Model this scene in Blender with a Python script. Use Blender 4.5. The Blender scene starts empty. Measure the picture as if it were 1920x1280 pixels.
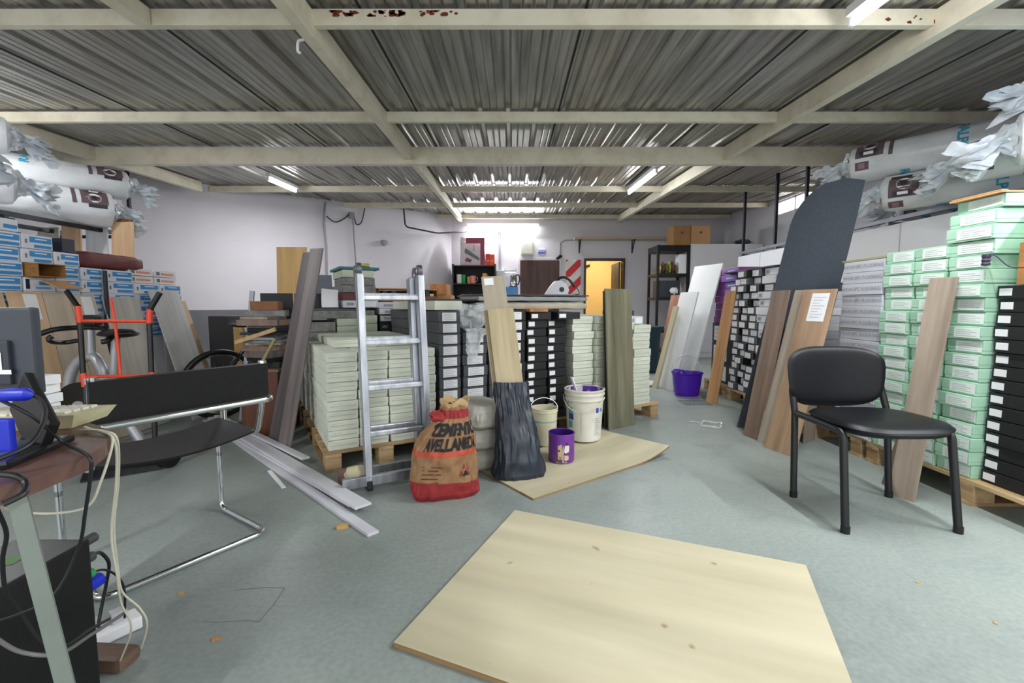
import bpy, bmesh, math, random
from mathutils import Vector, Matrix, noise
from math import sin, cos, pi, atan, sqrt
random.seed(7)
SC = bpy.context.scene
COL = SC.collection
R = math.radians

# ---------------------------------------------------------------- camera, world, exposure
F = 853.33          # focal length in pixels of the 1920 wide frame (16 mm on 36 mm)
TH = atan(70 / F)   # the camera looks down a little
CZ = 1.02
cam = bpy.data.objects.new('camera', bpy.data.cameras.new('camera'))
COL.objects.link(cam)
cam.data.lens = 16.0
cam.data.sensor_width = 36.0
cam.data.clip_start = 0.02
cam.location = (0, 0, CZ)
cam.rotation_euler = (R(90) - TH, 0, 0)
SC.camera = cam
SC.view_settings.view_transform = 'Standard'
SC.view_settings.look = 'None'
SC.view_settings.gamma = 1.0
SC.view_settings.exposure = 0.36
w = bpy.data.worlds.new('daylight'); SC.world = w
w.use_nodes = True
w.node_tree.nodes['Background'].inputs[0].default_value = (0.93, 0.97, 1.0, 1)
w.node_tree.nodes['Background'].inputs[1].default_value = 1.5
TUBE_EMIT = 22.0
TUBE_WATT = 33.0
# fluorescent tubes: (x, y0, y1) under the roof, plus one across the rear wall
TUBES = [(1.78, 5.75, 7.1, 'near the far right rafter'), (1.80, 1.25, 2.55, 'nearest the camera on the right'),
         (-3.22, 6.15, 6.95, 'over the far left corner'), (-4.22, 2.6, 3.75, 'over the left stacks'), (3.15, 0.45, 1.75, 'over the right aisle, just out of the picture')]

def ray(px, py):
    u = (px - 960) / F; v = (640 - py) / F
    return Vector((u, cos(TH) + v * sin(TH), v * cos(TH) - sin(TH)))
def fl(px, py, z=0.0):
    d = ray(px, py); t = (z - CZ) / d.z
    return Vector((0, 0, CZ)) + d * t
def at(px, py, Y):
    d = ray(px, py)
    return Vector((0, 0, CZ)) + d * (Y / d.y)
def roofz(y):
    return 2.52 + 0.044 * y

# ---------------------------------------------------------------- materials
def L(r, g, b):
    def f(c):
        c /= 255.0
        return c / 12.92 if c <= 0.04045 else ((c + 0.055) / 1.055) ** 2.4
    return (f(r), f(g), f(b), 1.0)
MATS = {}
def mat(name, rgb, rough=0.6, metal=0.0, var=0.10, scale=6.0, bump=0.0, rnd=0.0, rgb2=None, stretch=(1, 1, 1), spec=None, alpha=1.0, trans=0.0, detail=5.0, emit=0.0, thr=(0.3, 0.7), world=False):
    if name in MATS: return MATS[name]
    m = bpy.data.materials.new(name); m.use_nodes = True
    nt = m.node_tree; N = nt.nodes; K = nt.links
    b = N['Principled BSDF']
    b.inputs['Roughness'].default_value = rough
    b.inputs['Metallic'].default_value = metal
    if spec is not None: b.inputs['Specular IOR Level'].default_value = spec
    if alpha < 1: b.inputs['Alpha'].default_value = alpha
    if trans > 0: b.inputs['Transmission Weight'].default_value = trans
    c1 = L(*rgb)
    if rgb2 is None:
        c2 = tuple(x * (1 - var) for x in c1[:3]) + (1,)
        c1 = tuple(min(1, x * (1 + var * 0.6)) for x in c1[:3]) + (1,)
    else:
        c2 = L(*rgb2)
    tc = N.new('ShaderNodeTexCoord'); mp = N.new('ShaderNodeMapping')
    mp.inputs['Scale'].default_value = tuple(scale * s for s in stretch)
    no = N.new('ShaderNodeTexNoise'); no.inputs['Scale'].default_value = 1.0
    no.inputs['Detail'].default_value = detail; no.inputs['Roughness'].default_value = 0.6
    cr = N.new('ShaderNodeValToRGB')
    cr.color_ramp.elements[0].position = thr[0]; cr.color_ramp.elements[1].position = thr[1]
    cr.color_ramp.elements[0].color = c2; cr.color_ramp.elements[1].color = c1
    K.new(tc.outputs['Object'], mp.inputs['Vector'])
    src = mp.outputs['Vector']
    if rnd > 0:
        oi = N.new('ShaderNodeObjectInfo')
        ad = N.new('ShaderNodeVectorMath'); ad.operation = 'ADD'
        ml = N.new('ShaderNodeVectorMath'); ml.operation = 'SCALE'; ml.inputs['Scale'].default_value = 40.0
        cb = N.new('ShaderNodeCombineXYZ')
        for i in range(3): K.new(oi.outputs['Random'], cb.inputs[i])
        K.new(cb.outputs[0], ml.inputs[0]); K.new(src, ad.inputs[0]); K.new(ml.outputs[0], ad.inputs[1])
        src = ad.outputs[0]
    K.new(src, no.inputs['Vector']); K.new(no.outputs['Fac'], cr.inputs['Fac'])
    out = cr.outputs['Color']
    if rnd > 0:
        hs = N.new('ShaderNodeHueSaturation')
        mr = N.new('ShaderNodeMapRange'); mr.inputs['To Min'].default_value = 1 - rnd; mr.inputs['To Max'].default_value = 1 + rnd
        K.new(oi.outputs['Random'], mr.inputs['Value']); K.new(mr.outputs[0], hs.inputs['Value']); K.new(out, hs.inputs['Color'])
        out = hs.outputs['Color']
    K.new(out, b.inputs['Base Color'])
    if emit > 0:
        K.new(out, b.inputs['Emission Color']); b.inputs['Emission Strength'].default_value = emit
    if bump > 0:
        bp = N.new('ShaderNodeBump'); bp.inputs['Strength'].default_value = bump; bp.inputs['Distance'].default_value = 0.01
        K.new(no.outputs['Fac'], bp.inputs['Height']); K.new(bp.outputs[0], b.inputs['Normal'])
    MATS[name] = m
    return m

def wood(name, c1, c2, scale=1.0, axis=2, rough=0.55, knots=False, rnd=0.06, fine=14.0, bump=0.05):
    """Grain runs along the local axis; c1 light, c2 dark."""
    if name in MATS: return MATS[name]
    st = [fine, fine, fine]; st[axis] = 0.9
    m = mat(name, c1, rough=rough, rgb2=c2, scale=scale, stretch=tuple(st), rnd=rnd, bump=bump, detail=8, thr=(0.32, 0.66))
    nt = m.node_tree; N = nt.nodes; K = nt.links; b = N['Principled BSDF']
    prev = b.inputs['Base Color'].links[0].from_socket
    # broad bands across the width
    tc = N.new('ShaderNodeTexCoord'); mp = N.new('ShaderNodeMapping')
    s2 = [5.0, 5.0, 5.0]; s2[axis] = 0.35
    mp.inputs['Scale'].default_value = tuple(s2)
    no = N.new('ShaderNodeTexNoise'); no.inputs['Scale'].default_value = 1.2; no.inputs['Detail'].default_value = 2
    mx = N.new('ShaderNodeMix'); mx.data_type = 'RGBA'; mx.blend_type = 'MULTIPLY'
    cr = N.new('ShaderNodeValToRGB'); cr.color_ramp.elements[0].color = (0.84, 0.83, 0.82, 1); cr.color_ramp.elements[1].color = (1.06, 1.05, 1.04, 1)
    cr.color_ramp.elements[0].position = 0.35; cr.color_ramp.elements[1].position = 0.62
    mx.inputs[0].default_value = 0.8
    K.new(tc.outputs['Object'], mp.inputs[0]); K.new(mp.outputs[0], no.inputs['Vector']); K.new(no.outputs['Fac'], cr.inputs[0])
    K.new(prev, mx.inputs[6]); K.new(cr.outputs[0], mx.inputs[7]); K.new(mx.outputs[2], b.inputs['Base Color'])
    if knots:
        vo = N.new('ShaderNodeTexVoronoi'); vo.inputs['Scale'].default_value = 5.5
        c3 = N.new('ShaderNodeValToRGB'); c3.color_ramp.elements[0].position = 0.015; c3.color_ramp.elements[1].position = 0.085
        c3.color_ramp.elements[0].color = (0.45, 0.28, 0.12, 1); c3.color_ramp.elements[1].color = (1, 1, 1, 1)
        nw = N.new('ShaderNodeTexNoise'); nw.inputs['Scale'].default_value = 5; nw.inputs['Detail'].default_value = 3
        av = N.new('ShaderNodeVectorMath'); av.operation = 'MULTIPLY_ADD'; av.inputs[1].default_value = (0.16, 0.16, 0.16)
        K.new(tc.outputs['Object'], nw.inputs['Vector']); K.new(nw.outputs['Color'], av.inputs[0]); K.new(tc.outputs['Object'], av.inputs[2])
        K.new(av.outputs[0], vo.inputs['Vector']); K.new(vo.outputs['Distance'], c3.inputs[0])
        m2 = N.new('ShaderNodeMix'); m2.data_type = 'RGBA'; m2.blend_type = 'MULTIPLY'; m2.inputs[0].default_value = 0.75
        K.new(mx.outputs[2], m2.inputs[6]); K.new(c3.outputs[0], m2.inputs[7]); K.new(m2.outputs[2], b.inputs['Base Color'])
    return m

def emission(name, rgb, strength):
    m = bpy.data.materials.new(name); m.use_nodes = True
    b = m.node_tree.nodes['Principled BSDF']
    b.inputs['Base Color'].default_value = L(*rgb); b.inputs['Emission Color'].default_value = L(*rgb)
    b.inputs['Emission Strength'].default_value = strength
    MATS[name] = m
    return m

# ---------------------------------------------------------------- mesh builder
_boxes = {}
def unit_box(sx, sy, sz, bev):
    k = (round(sx, 5), round(sy, 5), round(sz, 5), round(bev, 5))
    if k not in _boxes:
        bm = bmesh.new(); bmesh.ops.create_cube(bm, size=1.0)
        bmesh.ops.scale(bm, vec=(sx, sy, sz), verts=bm.verts)
        if bev > 0:
            bmesh.ops.bevel(bm, geom=list(bm.edges), offset=min(bev, 0.45 * min(sx, sy, sz)), segments=2, profile=0.7, affect='EDGES')
        bm.verts.index_update()
        _boxes[k] = ([v.co.copy() for v in bm.verts], [[v.index for v in f.verts] for f in bm.faces])
        bm.free()
    return _boxes[k]
_texts = {}
def text_geo(s, size, extrude=0.0, align='CENTER', bold=0.0):
    k = (s, size, extrude, align, bold)
    if k not in _texts:
        cu = bpy.data.curves.new('lettering', 'FONT'); cu.body = s; cu.size = size; cu.extrude = extrude
        cu.align_x = align; cu.align_y = 'CENTER'; cu.resolution_u = 3; cu.offset = bold
        ob = bpy.data.objects.new('lettering', cu); COL.objects.link(ob)
        dg = bpy.context.evaluated_depsgraph_get(); dg.update()
        me = bpy.data.meshes.new_from_object(ob.evaluated_get(dg))
        _texts[k] = ([v.co.copy() for v in me.vertices], [list(p.vertices) for p in me.polygons])
        bpy.data.objects.remove(ob); bpy.data.curves.remove(cu); bpy.data.meshes.remove(me)
    return _texts[k]

def frame(o, x, y=None, z=None):
    """Matrix from an origin and axes."""
    m = Matrix.Identity(4)
    for i, a in enumerate((x, y, z)):
        for j in range(3): m[j][i] = a[j]
    for j in range(3): m[j][3] = o[j]
    return m
def Tm(x, y=0.0, z=0.0):
    return Matrix.Translation(x if hasattr(x, '__len__') else (x, y, z))
def Rz(d): return Matrix.Rotation(R(d), 4, 'Z')
def Rx(d): return Matrix.Rotation(R(d), 4, 'X')
def Ry(d): return Matrix.Rotation(R(d), 4, 'Y')

def smooth_path(pts, n=6):
    """Catmull-Rom through the points."""
    P = [Vector(p) for p in pts]
    if len(P) < 3: return P
    out = []
    for i in range(len(P) - 1):
        p0 = P[max(i - 1, 0)]; p1 = P[i]; p2 = P[i + 1]; p3 = P[min(i + 2, len(P) - 1)]
        for k in range(n):
            t = k / n
            out.append(0.5 * ((2 * p1) + (-p0 + p2) * t + (2 * p0 - 5 * p1 + 4 * p2 - p3) * t * t + (-p0 + 3 * p1 - 3 * p2 + p3) * t ** 3))
    out.append(P[-1])
    return out
def fillet(pts, r, n=6):
    P = [Vector(p) for p in pts]; out = [P[0]]
    for i in range(1, len(P) - 1):
        a = (P[i - 1] - P[i]); b = (P[i + 1] - P[i])
        rr = min(r, a.length * 0.49, b.length * 0.49)
        A = P[i] + a.normalized() * rr; B = P[i] + b.normalized() * rr
        for k in range(n + 1):
            t = k / n
            out.append((1 - t) ** 2 * A + 2 * t * (1 - t) * P[i] + t * t * B)
    out.append(P[-1])
    return out

class MB:
    def __init__(s): s.v = []; s.f = []; s.m = []; s.sm = []
    def add(s, vs, fs, mi=0, smooth=False, M=None):
        b = len(s.v)
        s.v += [(M @ Vector(p)) if M is not None else Vector(p) for p in vs]
        for f in fs:
            s.f.append([b + i for i in f]); s.m.append(mi); s.sm.append(smooth)
        return s
    def box(s, c, size, mi=0, bev=0.0, M=None, rz=0.0):
        vs, fs = unit_box(size[0], size[1], size[2], bev)
        m = Tm(c) @ Rz(rz)
        if M is not None: m = M @ m
        return s.add(vs, fs, mi, False, m)
    def bar(s, a, b, wx, wy, mi=0, bev=0.0, up=(0, 0, 1)):
        """Box between two points, wx across, wy along 'up'."""
        a = Vector(a); b = Vector(b); z = (b - a); ln = z.length; z.normalize()
        u = Vector(up)
        if abs(u.dot(z)) > 0.99: u = Vector((0, 1, 0))
        x = u.cross(z).normalized(); y = z.cross(x)
        vs, fs = unit_box(wx, wy, ln, bev)
        return s.add(vs, fs, mi, False, frame((a + b) / 2, x, y, z))
    def tube(s, pts, r, mi=0, n=8, caps=True, M=None, closed=False):
        P = [Vector(p) for p in pts]; k = len(P)
        rad = r if hasattr(r, '__len__') else [r] * k
        vs = []; fs = []
        def tan(i):
            if closed: return (P[(i + 1) % k] - P[i - 1]).normalized()
            return (P[min(i + 1, k - 1)] - P[max(i - 1, 0)]).normalized()
        t = tan(0); u = Vector((0, 0, 1)) if abs(t.z) < 0.9 else Vector((1, 0, 0))
        x = (u - t * u.dot(t)).normalized()
        for i in range(k):
            t = tan(i); x = (x - t * x.dot(t))
            if x.length < 1e-6: x = Vector((1, 0, 0)) - t * t.x
            x.normalize(); y = t.cross(x)
            for j in range(n):
                a = 2 * pi * j / n
                vs.append(P[i] + (x * cos(a) + y * sin(a)) * rad[i])
        for i in range(k if closed else k - 1):
            for j in range(n):
                i2 = (i + 1) % k
                fs.append([i * n + j, i * n + (j + 1) % n, i2 * n + (j + 1) % n, i2 * n + j])
        if caps and not closed:
            fs.append(list(range(n))[::-1]); fs.append([(k - 1) * n + j for j in range(n)])
        return s.add(vs, fs, mi, True, M)
    def lathe(s, prof, mi=0, n=24, M=None, cap0=False, cap1=False, mis=None):
        vs = []; k = len(prof)
        for r, z in prof:
            for j in range(n): vs.append(Vector((r * cos(2 * pi * j / n), r * sin(2 * pi * j / n), z)))
        for i in range(k - 1):
            fs = [[i * n + j, i * n + (j + 1) % n, (i + 1) * n + (j + 1) % n, (i + 1) * n + j] for j in range(n)]
            b = len(s.v) if i == 0 else b
            if i == 0: s.v += [(M @ p) if M is not None else p for p in vs]
            for f in fs:
                s.f.append([b + q for q in f]); s.m.append(mis[i] if mis else mi); s.sm.append(True)
        if cap0: s.f.append([b + j for j in range(n)][::-1]); s.m.append(mis[0] if mis else mi); s.sm.append(False)
        if cap1: s.f.append([b + (k - 1) * n + j for j in range(n)]); s.m.append(mis[-1] if mis else mi); s.sm.append(False)
        return s
    def prism(s, poly, z0, z1, mi=0, M=None):
        """Polygon (x,y list, counter-clockwise) from z0 to z1."""
        n = len(poly)
        vs = [(p[0], p[1], z0) for p in poly] + [(p[0], p[1], z1) for p in poly]
        fs = [list(range(n))[::-1], [n + i for i in range(n)]] + [[i, (i + 1) % n, n + (i + 1) % n, n + i] for i in range(n)]
        return s.add(vs, fs, mi, False, M)
    def quad(s, a, b, c, d, mi=0): return s.add([a, b, c, d], [[0, 1, 2, 3]], mi)
    def text(s, txt, size, M, mi=0, fn=None, extrude=0.0, align='CENTER', bold=0.0, sub=0):
        vs, fs = text_geo(txt, size, extrude, align, bold)
        if fn:
            return s.add([fn(p) for p in vs], fs, mi)
        return s.add(vs, fs, mi, False, M)
    def blob(s, c, r, mi=0, amp=0.3, freq=2.0, sub=3, seed=0.0, M=None, flat=None):
        bm = bmesh.new(); bmesh.ops.create_icosphere(bm, subdivisions=sub, radius=1.0)
        vs = []
        for v in bm.verts:
            d = v.co.normalized()
            k = 1 + amp * noise.noise(d * freq + Vector((seed, seed * 1.7, 3.1))) + 0.5 * amp * noise.noise(d * freq * 2.3 + Vector((seed, 9, 1)))
            p = Vector((d.x * r[0] * k, d.y * r[1] * k, d.z * r[2] * k))
            if flat is not None: p.z = max(p.z, flat)
            vs.append(Vector(c) + p)
        bm.verts.index_update(); fs = [[v.index for v in f.verts] for f in bm.faces]; bm.free()
        return s.add(vs, fs, mi, True, M)
    def grid(s, fn, nu, nv, mi=0, closed_u=False, smooth=True, M=None):
        vs = [fn(i / (nu if closed_u else nu - 1), j / (nv - 1)) for j in range(nv) for i in range(nu)]
        fs = []
        for j in range(nv - 1):
            for i in range(nu if closed_u else nu - 1):
                i2 = (i + 1) % nu
                fs.append([j * nu + i, j * nu + i2, (j + 1) * nu + i2, (j + 1) * nu + i])
        return s.add(vs, fs, mi, smooth, M)
    def mesh(s, name, mats, inv=None):
        me = bpy.data.meshes.new(name)
        me.from_pydata([(inv @ p) if inv is not None else p for p in s.v], [], s.f)
        for m in (mats if isinstance(mats, (list, tuple)) else [mats]): me.materials.append(m)
        me.polygons.foreach_set('material_index', s.m)
        me.polygons.foreach_set('use_smooth', s.sm)
        me.update()
        if any(s.sm): me.set_sharp_from_angle(angle=R(38))
        return me
    def build(s, name, mats, parent=None, M=None, local=False):
        """World-space vertices. parent: become its part. M: object matrix (vertices then in M's space if local)."""
        if parent is not None:
            inv = None if local else MW[parent.name].inverted()
            o = bpy.data.objects.new(name, s.mesh(name, mats, inv)); COL.objects.link(o)
            o.parent = parent; MW[o.name] = MW[parent.name].copy()
            return o
        if M is None:
            xs = [p.x for p in s.v]; ys = [p.y for p in s.v]
            M = Tm((min(xs) + max(xs)) / 2, (min(ys) + max(ys)) / 2, min(p.z for p in s.v)); local = False
        o = bpy.data.objects.new(name, s.mesh(name, mats, None if local else M.inverted())); COL.objects.link(o)
        o.matrix_world = M; MW[o.name] = M.copy()
        return o
MW = {}
def tag(o, label, cat, group=None, kind=None):
    o['label'] = label; o['category'] = cat
    if group: o['group'] = group
    if kind: o['kind'] = kind
    return o
def struct(o, label, cat):
    o['kind'] = 'structure'; o['label'] = label; o['category'] = cat
    return o
def thing(name, label, cat, M=None, group=None):
    M = M if M is not None else Matrix.Identity(4)
    if not isinstance(M, Matrix): M = Tm(M)
    o = bpy.data.objects.new(name, None); COL.objects.link(o)
    o.empty_display_size = 0.1; o.matrix_world = M; MW[o.name] = M.copy()
    return tag(o, label, cat, group)
KIDS = {}
def dup(root, M, label, group=None):
    """Copy of a thing, its parts and their sub-parts."""
    r = root.copy(); COL.objects.link(r); r.matrix_world = M; MW[r.name] = M.copy()
    r['label'] = label
    if group: r['group'] = group
    if root.name not in KIDS: KIDS[root.name] = [(c, list(c.children)) for c in root.children]
    for c, gs in KIDS[root.name]:
        q = c.copy(); COL.objects.link(q); q.parent = r
        for g in gs:
            h = g.copy(); COL.objects.link(h); h.parent = q
    return r
ORD = ['top', 'second from top', 'third from top', 'fourth from top', 'fifth from top', 'sixth from top', 'seventh from top', 'eighth from top',
       'ninth from top', 'tenth from top', 'eleventh from top', 'twelfth from top', 'thirteenth from top', 'fourteenth from top',
       'fifteenth from top', 'sixteenth from top', 'seventeenth from top', 'eighteenth from top', 'nineteenth from top', 'twentieth from top',
       '21st from top', '22nd from top']
# ---------------------------------------------------------------- palette
WHITE = mat('white_paint', (222, 218, 224), 0.85, var=0.05, scale=1.5)
CREAM = mat('cream_steel_paint', (228, 220, 198), 0.5, var=0.16, scale=5, rgb2=(204, 194, 170), thr=(0.25, 0.55))
RUST = mat('rust', (120, 52, 38), 0.9, var=0.3, scale=30)
GALV = mat('galvanised_steel', (190, 188, 182), 0.42, 0.85, rgb2=(128, 126, 120), scale=2.2, stretch=(9, 0.5, 1), detail=8)
ALU = mat('brushed_aluminium', (188, 190, 196), 0.34, 0.9, rgb2=(142, 146, 152), scale=8, stretch=(3, 3, 0.4))
CHROME = mat('chrome', (225, 228, 230), 0.08, 1.0, var=0.02)
DSTEEL = mat('dark_steel', (52, 54, 58), 0.5, 0.5, var=0.2)
BLACK = mat('black_plastic', (14, 15, 17), 0.42, var=0.15)
BLEATH = mat('black_vinyl', (10, 13, 17), 0.42, var=0.12, scale=40, bump=0.02, spec=0.28)
DGREY = mat('dark_grey_plastic', (58, 63, 72), 0.5, var=0.1)
PAPER = mat('white_paper', (238, 238, 240), 0.8, var=0.03)
INK = mat('grey_ink', (118, 120, 128), 0.8, var=0.05)
BLACKINK = mat('black_ink', (32, 30, 34), 0.8, var=0.05)
BLUEINK = mat('blue_ink', (62, 148, 214), 0.7, var=0.12, scale=10)
DBLUEINK = mat('navy_ink', (26, 32, 60), 0.7, var=0.1)
REDINK = mat('red_ink', (214, 70, 60), 0.7, var=0.1)
KRAFT = mat('kraft_cardboard', (196, 150, 104), 0.8, var=0.1, scale=4, rnd=0.06)
PALLET = wood('pallet_pine', (198, 170, 128), (146, 118, 82), scale=1.0, axis=0, rough=0.8)
PALLET_Y = wood('pallet_pine_cross', (198, 170, 128), (146, 118, 82), scale=1.0, axis=1, rough=0.8)

# ---------------------------------------------------------------- the room
FLOOR = mat('grey_floor_paint', (154, 163, 157), 0.42, rgb2=(138, 147, 143), scale=1.1, detail=9, thr=(0.3, 0.72), spec=0.35)
nt = FLOOR.node_tree; N = nt.nodes; K = nt.links; b = N['Principled BSDF']
prev = b.inputs['Base Color'].links[0].from_socket
tc = N.new('ShaderNodeTexCoord'); no = N.new('ShaderNodeTexNoise'); no.inputs['Scale'].default_value = 55; no.inputs['Detail'].default_value = 4
cr = N.new('ShaderNodeValToRGB'); cr.color_ramp.elements[0].position = 0.35; cr.color_ramp.elements[0].color = (0.90, 0.90, 0.91, 1); cr.color_ramp.elements[1].position = 0.66; cr.color_ramp.elements[1].color = (1.05, 1.05, 1.05, 1)
n2 = N.new('ShaderNodeTexNoise'); n2.inputs['Scale'].default_value = 2.6; n2.inputs['Detail'].default_value = 6; n2.inputs['Distortion'].default_value = 1.5
c2 = N.new('ShaderNodeValToRGB'); c2.color_ramp.elements[0].position = 0.28; c2.color_ramp.elements[0].color = (0.80, 0.81, 0.83, 1); c2.color_ramp.elements[1].position = 0.46; c2.color_ramp.elements[1].color = (1, 1, 1, 1)
m1 = N.new('ShaderNodeMix'); m1.data_type = 'RGBA'; m1.blend_type = 'MULTIPLY'; m1.inputs[0].default_value = 1
m2 = N.new('ShaderNodeMix'); m2.data_type = 'RGBA'; m2.blend_type = 'MULTIPLY'; m2.inputs[0].default_value = 0.7
K.new(tc.outputs['Object'], no.inputs['Vector']); K.new(tc.outputs['Object'], n2.inputs['Vector'])
K.new(no.outputs['Fac'], cr.inputs[0]); K.new(n2.outputs['Fac'], c2.inputs[0])
K.new(prev, m1.inputs[6]); K.new(cr.outputs[0], m1.inputs[7]); K.new(m1.outputs[2], m2.inputs[6]); K.new(c2.outputs[0], m2.inputs[7])
K.new(m2.outputs[2], b.inputs['Base Color'])

YB = 10.35; XR = 4.77; XL = -5.45; Y0 = -2.6
mb = MB(); mb.prism([(-6.2, Y0), (6, Y0), (6, 14.2), (-6.2, 14.2)], -0.15, 0.0)
struct(mb.build('floor', FLOOR, M=Matrix.Identity(4)), 'grey painted concrete floor of the storeroom', 'floor')

# rear wall with the open doorway cut out
DX0, DX1, DZ = 1.62, 2.53, 2.04
mb = MB()
for x0, x1, z0, z1 in ((-1.6, DX0, 0, 3.25), (DX0, DX1, DZ, 3.25), (DX1, 5.0, 0, 3.25)):
    mb.box(((x0 + x1) / 2, YB + 0.075, (z0 + z1) / 2), (x1 - x0, 0.15, z1 - z0))
struct(mb.build('wall_rear', WHITE, M=Matrix.Identity(4)), 'white painted rear wall with a brown door and an open doorway', 'wall')

# right wall with the strip window under the roof
WY0, WY1, WZ0, WZ1 = 7.35, 8.42, 2.60, 2.86
mb = MB()
for y0, y1, z0, z1 in ((Y0, WY0, 0, 3.25), (WY0, WY1, 0, WZ0), (WY0, WY1, WZ1, 3.25), (WY1, YB + 0.15, 0, 3.25)):
    mb.box((XR + 0.075, (y0 + y1) / 2, (z0 + z1) / 2), (0.15, y1 - y0, z1 - z0))
WR = mat('right_wall_paint', (214, 212, 218), 0.85, var=0.05, scale=1.5)
struct(mb.build('wall_right', WR, M=Matrix.Identity(4)), 'white painted right wall above the stacked cartons', 'wall')
mb = MB()
for y in (WY0 + 0.02, (WY0 + WY1) / 2, WY1 - 0.02): mb.box((XR + 0.06, y, (WZ0 + WZ1) / 2), (0.05, 0.03, WZ1 - WZ0))
for z in (WZ0 + 0.015, WZ1 - 0.015): mb.box((XR + 0.06, (WY0 + WY1) / 2, z), (0.05, WY1 - WY0, 0.03))
wi = struct(mb.build('window_1', WHITE), 'small bright strip window under the roof in the right wall', 'window')
mb = MB(); mb.box((XR + 0.07, (WY0 + WY1) / 2, (WZ0 + WZ1) / 2), (0.006, WY1 - WY0 - 0.03, WZ1 - WZ0 - 0.03))
mb.build('frosted_pane', emission('bright_daylight_pane', (255, 250, 240), 4.0), wi)

# half-height partition under the right rack
mb = MB(); mb.box((3.66, 4.1, 0.885), (0.10, 6.5, 1.77), bev=0.004)
for y in (1.9, 3.1, 4.3, 5.5, 6.7): mb.box((3.609, y, 0.885), (0.004, 0.012, 1.75), 1)
struct(mb.build('wall_right_low', [mat('low_wall_paint', (228, 230, 234), 0.8, var=0.04, scale=2), mat('panel_joint', (190, 190, 196), 0.8)], M=Matrix.Identity(4)), 'white half-height partition under the right rack, behind the cartons', 'wall')

# left wall, and the slanting wall that cuts the far left corner; grey dado on the slanting one
mb = MB(); mb.box((XL - 0.075, (Y0 + 6.5) / 2, 1.6), (0.15, 6.5 - Y0, 3.3))
struct(mb.build('wall_left', WHITE, M=Matrix.Identity(4)), 'white painted left wall behind the rolls of underlay', 'wall')
SA = Vector((XL, 6.5, 0)); SB = Vector((-1.25, 10.45, 0)); sd = (SB - SA).normalized(); sn = Vector((-sd.y, sd.x, 0))
mb = MB()
mb.prism([SA, SB, SB + sn * 0.15, SA + sn * 0.15], 0, 3.25)
struct(mb.build('wall_slanted', mat('slanted_wall_paint', (214, 209, 216), 0.85, var=0.06, scale=1.2), M=Matrix.Identity(4)), 'plain pinkish white wall slanting across the far left corner', 'wall')
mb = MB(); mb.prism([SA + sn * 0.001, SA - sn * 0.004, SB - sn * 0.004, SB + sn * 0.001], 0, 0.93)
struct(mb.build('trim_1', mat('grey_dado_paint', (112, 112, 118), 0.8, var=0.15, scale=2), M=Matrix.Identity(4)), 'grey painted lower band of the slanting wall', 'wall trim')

# corrugated roof: trapezoid ribs running front to back
mb = MB(); prof = []
x = -6.0; pitch = 0.25
while x < 5.2:
    prof += [(x, 0.0), (x + 0.05, 0.0), (x + 0.060, 0.008), (x + 0.070, 0.0), (x + 0.11, 0.0), (x + 0.120, 0.008), (x + 0.130, 0.0), (x + 0.18, 0.0), (x + 0.198, 0.028), (x + 0.232, 0.028), (x + 0.25, 0.0)]
    x += pitch
ys = [Y0, 1.1, 4.15, 7.25, 10.7]
vs = []; fs = []
for k in range(len(ys) - 1):
    for q, y in enumerate((ys[k], ys[k + 1] + 0.03)):
        for (px, pz) in prof: vs.append((px, y, roofz(y) + 0.02 + pz - (0.006 if (k % 2) else 0)))
n = len(prof)
for k in range(len(ys) - 1):
    b0 = k * 2 * n
    for i in range(n - 1): fs.append([b0 + i, b0 + n + i, b0 + n + i + 1, b0 + i + 1])
mb.add(vs, fs, 0)
for sx in (-3.32, -2.07, -0.84, 0.41, 1.77, 3.02):     # dark sealed laps between sheets
    mb.bar((sx, Y0, roofz(Y0) + 0.015), (sx, 10.3, roofz(10.3) + 0.015), 0.016 if sx > -1 else 0.012, 0.008, 1)
struct(mb.build('ceiling', [GALV, mat('dark_seam', (38, 36, 34), 0.8)], M=Matrix.Identity(4)), 'galvanised corrugated metal roof seen from below', 'ceiling')

# purlins across, rafters front to back, the deep beam
PUR = [2.66, 4.16, 7.22, 8.66, 10.12]
def rust_marks(mb, x0, y, z0, z1, n, seed):
    rnd = random.Random(seed)
    for i in range(n):
        xx = x0 + rnd.random() * 0.42; zz = z0 + rnd.random() * (z1 - z0); r = 0.006 + 0.014 * rnd.random()
        poly = [(xx + r * (0.6 + rnd.random() * .8) * cos(a * pi / 4), zz + 0.7 * r * (0.6 + rnd.random() * .8) * sin(a * pi / 4)) for a in range(8)]
        mb.add([(p[0], y, min(max(p[1], z0), z1)) for p in poly], [list(range(8))], 1)
names = ['nearest the camera, with rust spots', 'second from the camera', 'third from the rear wall', 'second from the rear wall', 'right above the rear wall']
for i, y in enumerate(PUR):
    mb = MB(); hgt = 0.085
    px0, px1 = ((-5.44, 4.76), (-5.44, 4.76), (-4.68, 4.76), (-3.14, 4.76), (-1.62, 4.76))[i]
    mb.box(((px0 + px1) / 2, y, roofz(y) - hgt / 2 - 0.002), (px1 - px0, 0.045, hgt), bev=0.004)
    if i == 0:
        rust_marks(mb, -1.02, y - 0.0235, roofz(y) - 0.045, roofz(y) - 0.01, 26, 3); rust_marks(mb, -0.72, y - 0.0235, roofz(y) - 0.045, roofz(y) - 0.01, 16, 5)
        rust_marks(mb, 2.05, y - 0.0235, roofz(y) - 0.08, roofz(y) - 0.02, 7, 9)
    struct(mb.build('roof_purlin', [CREAM, RUST], M=Matrix.Identity(4)), 'cream steel purlin under the roof, ' + names[i], 'beam')
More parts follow.
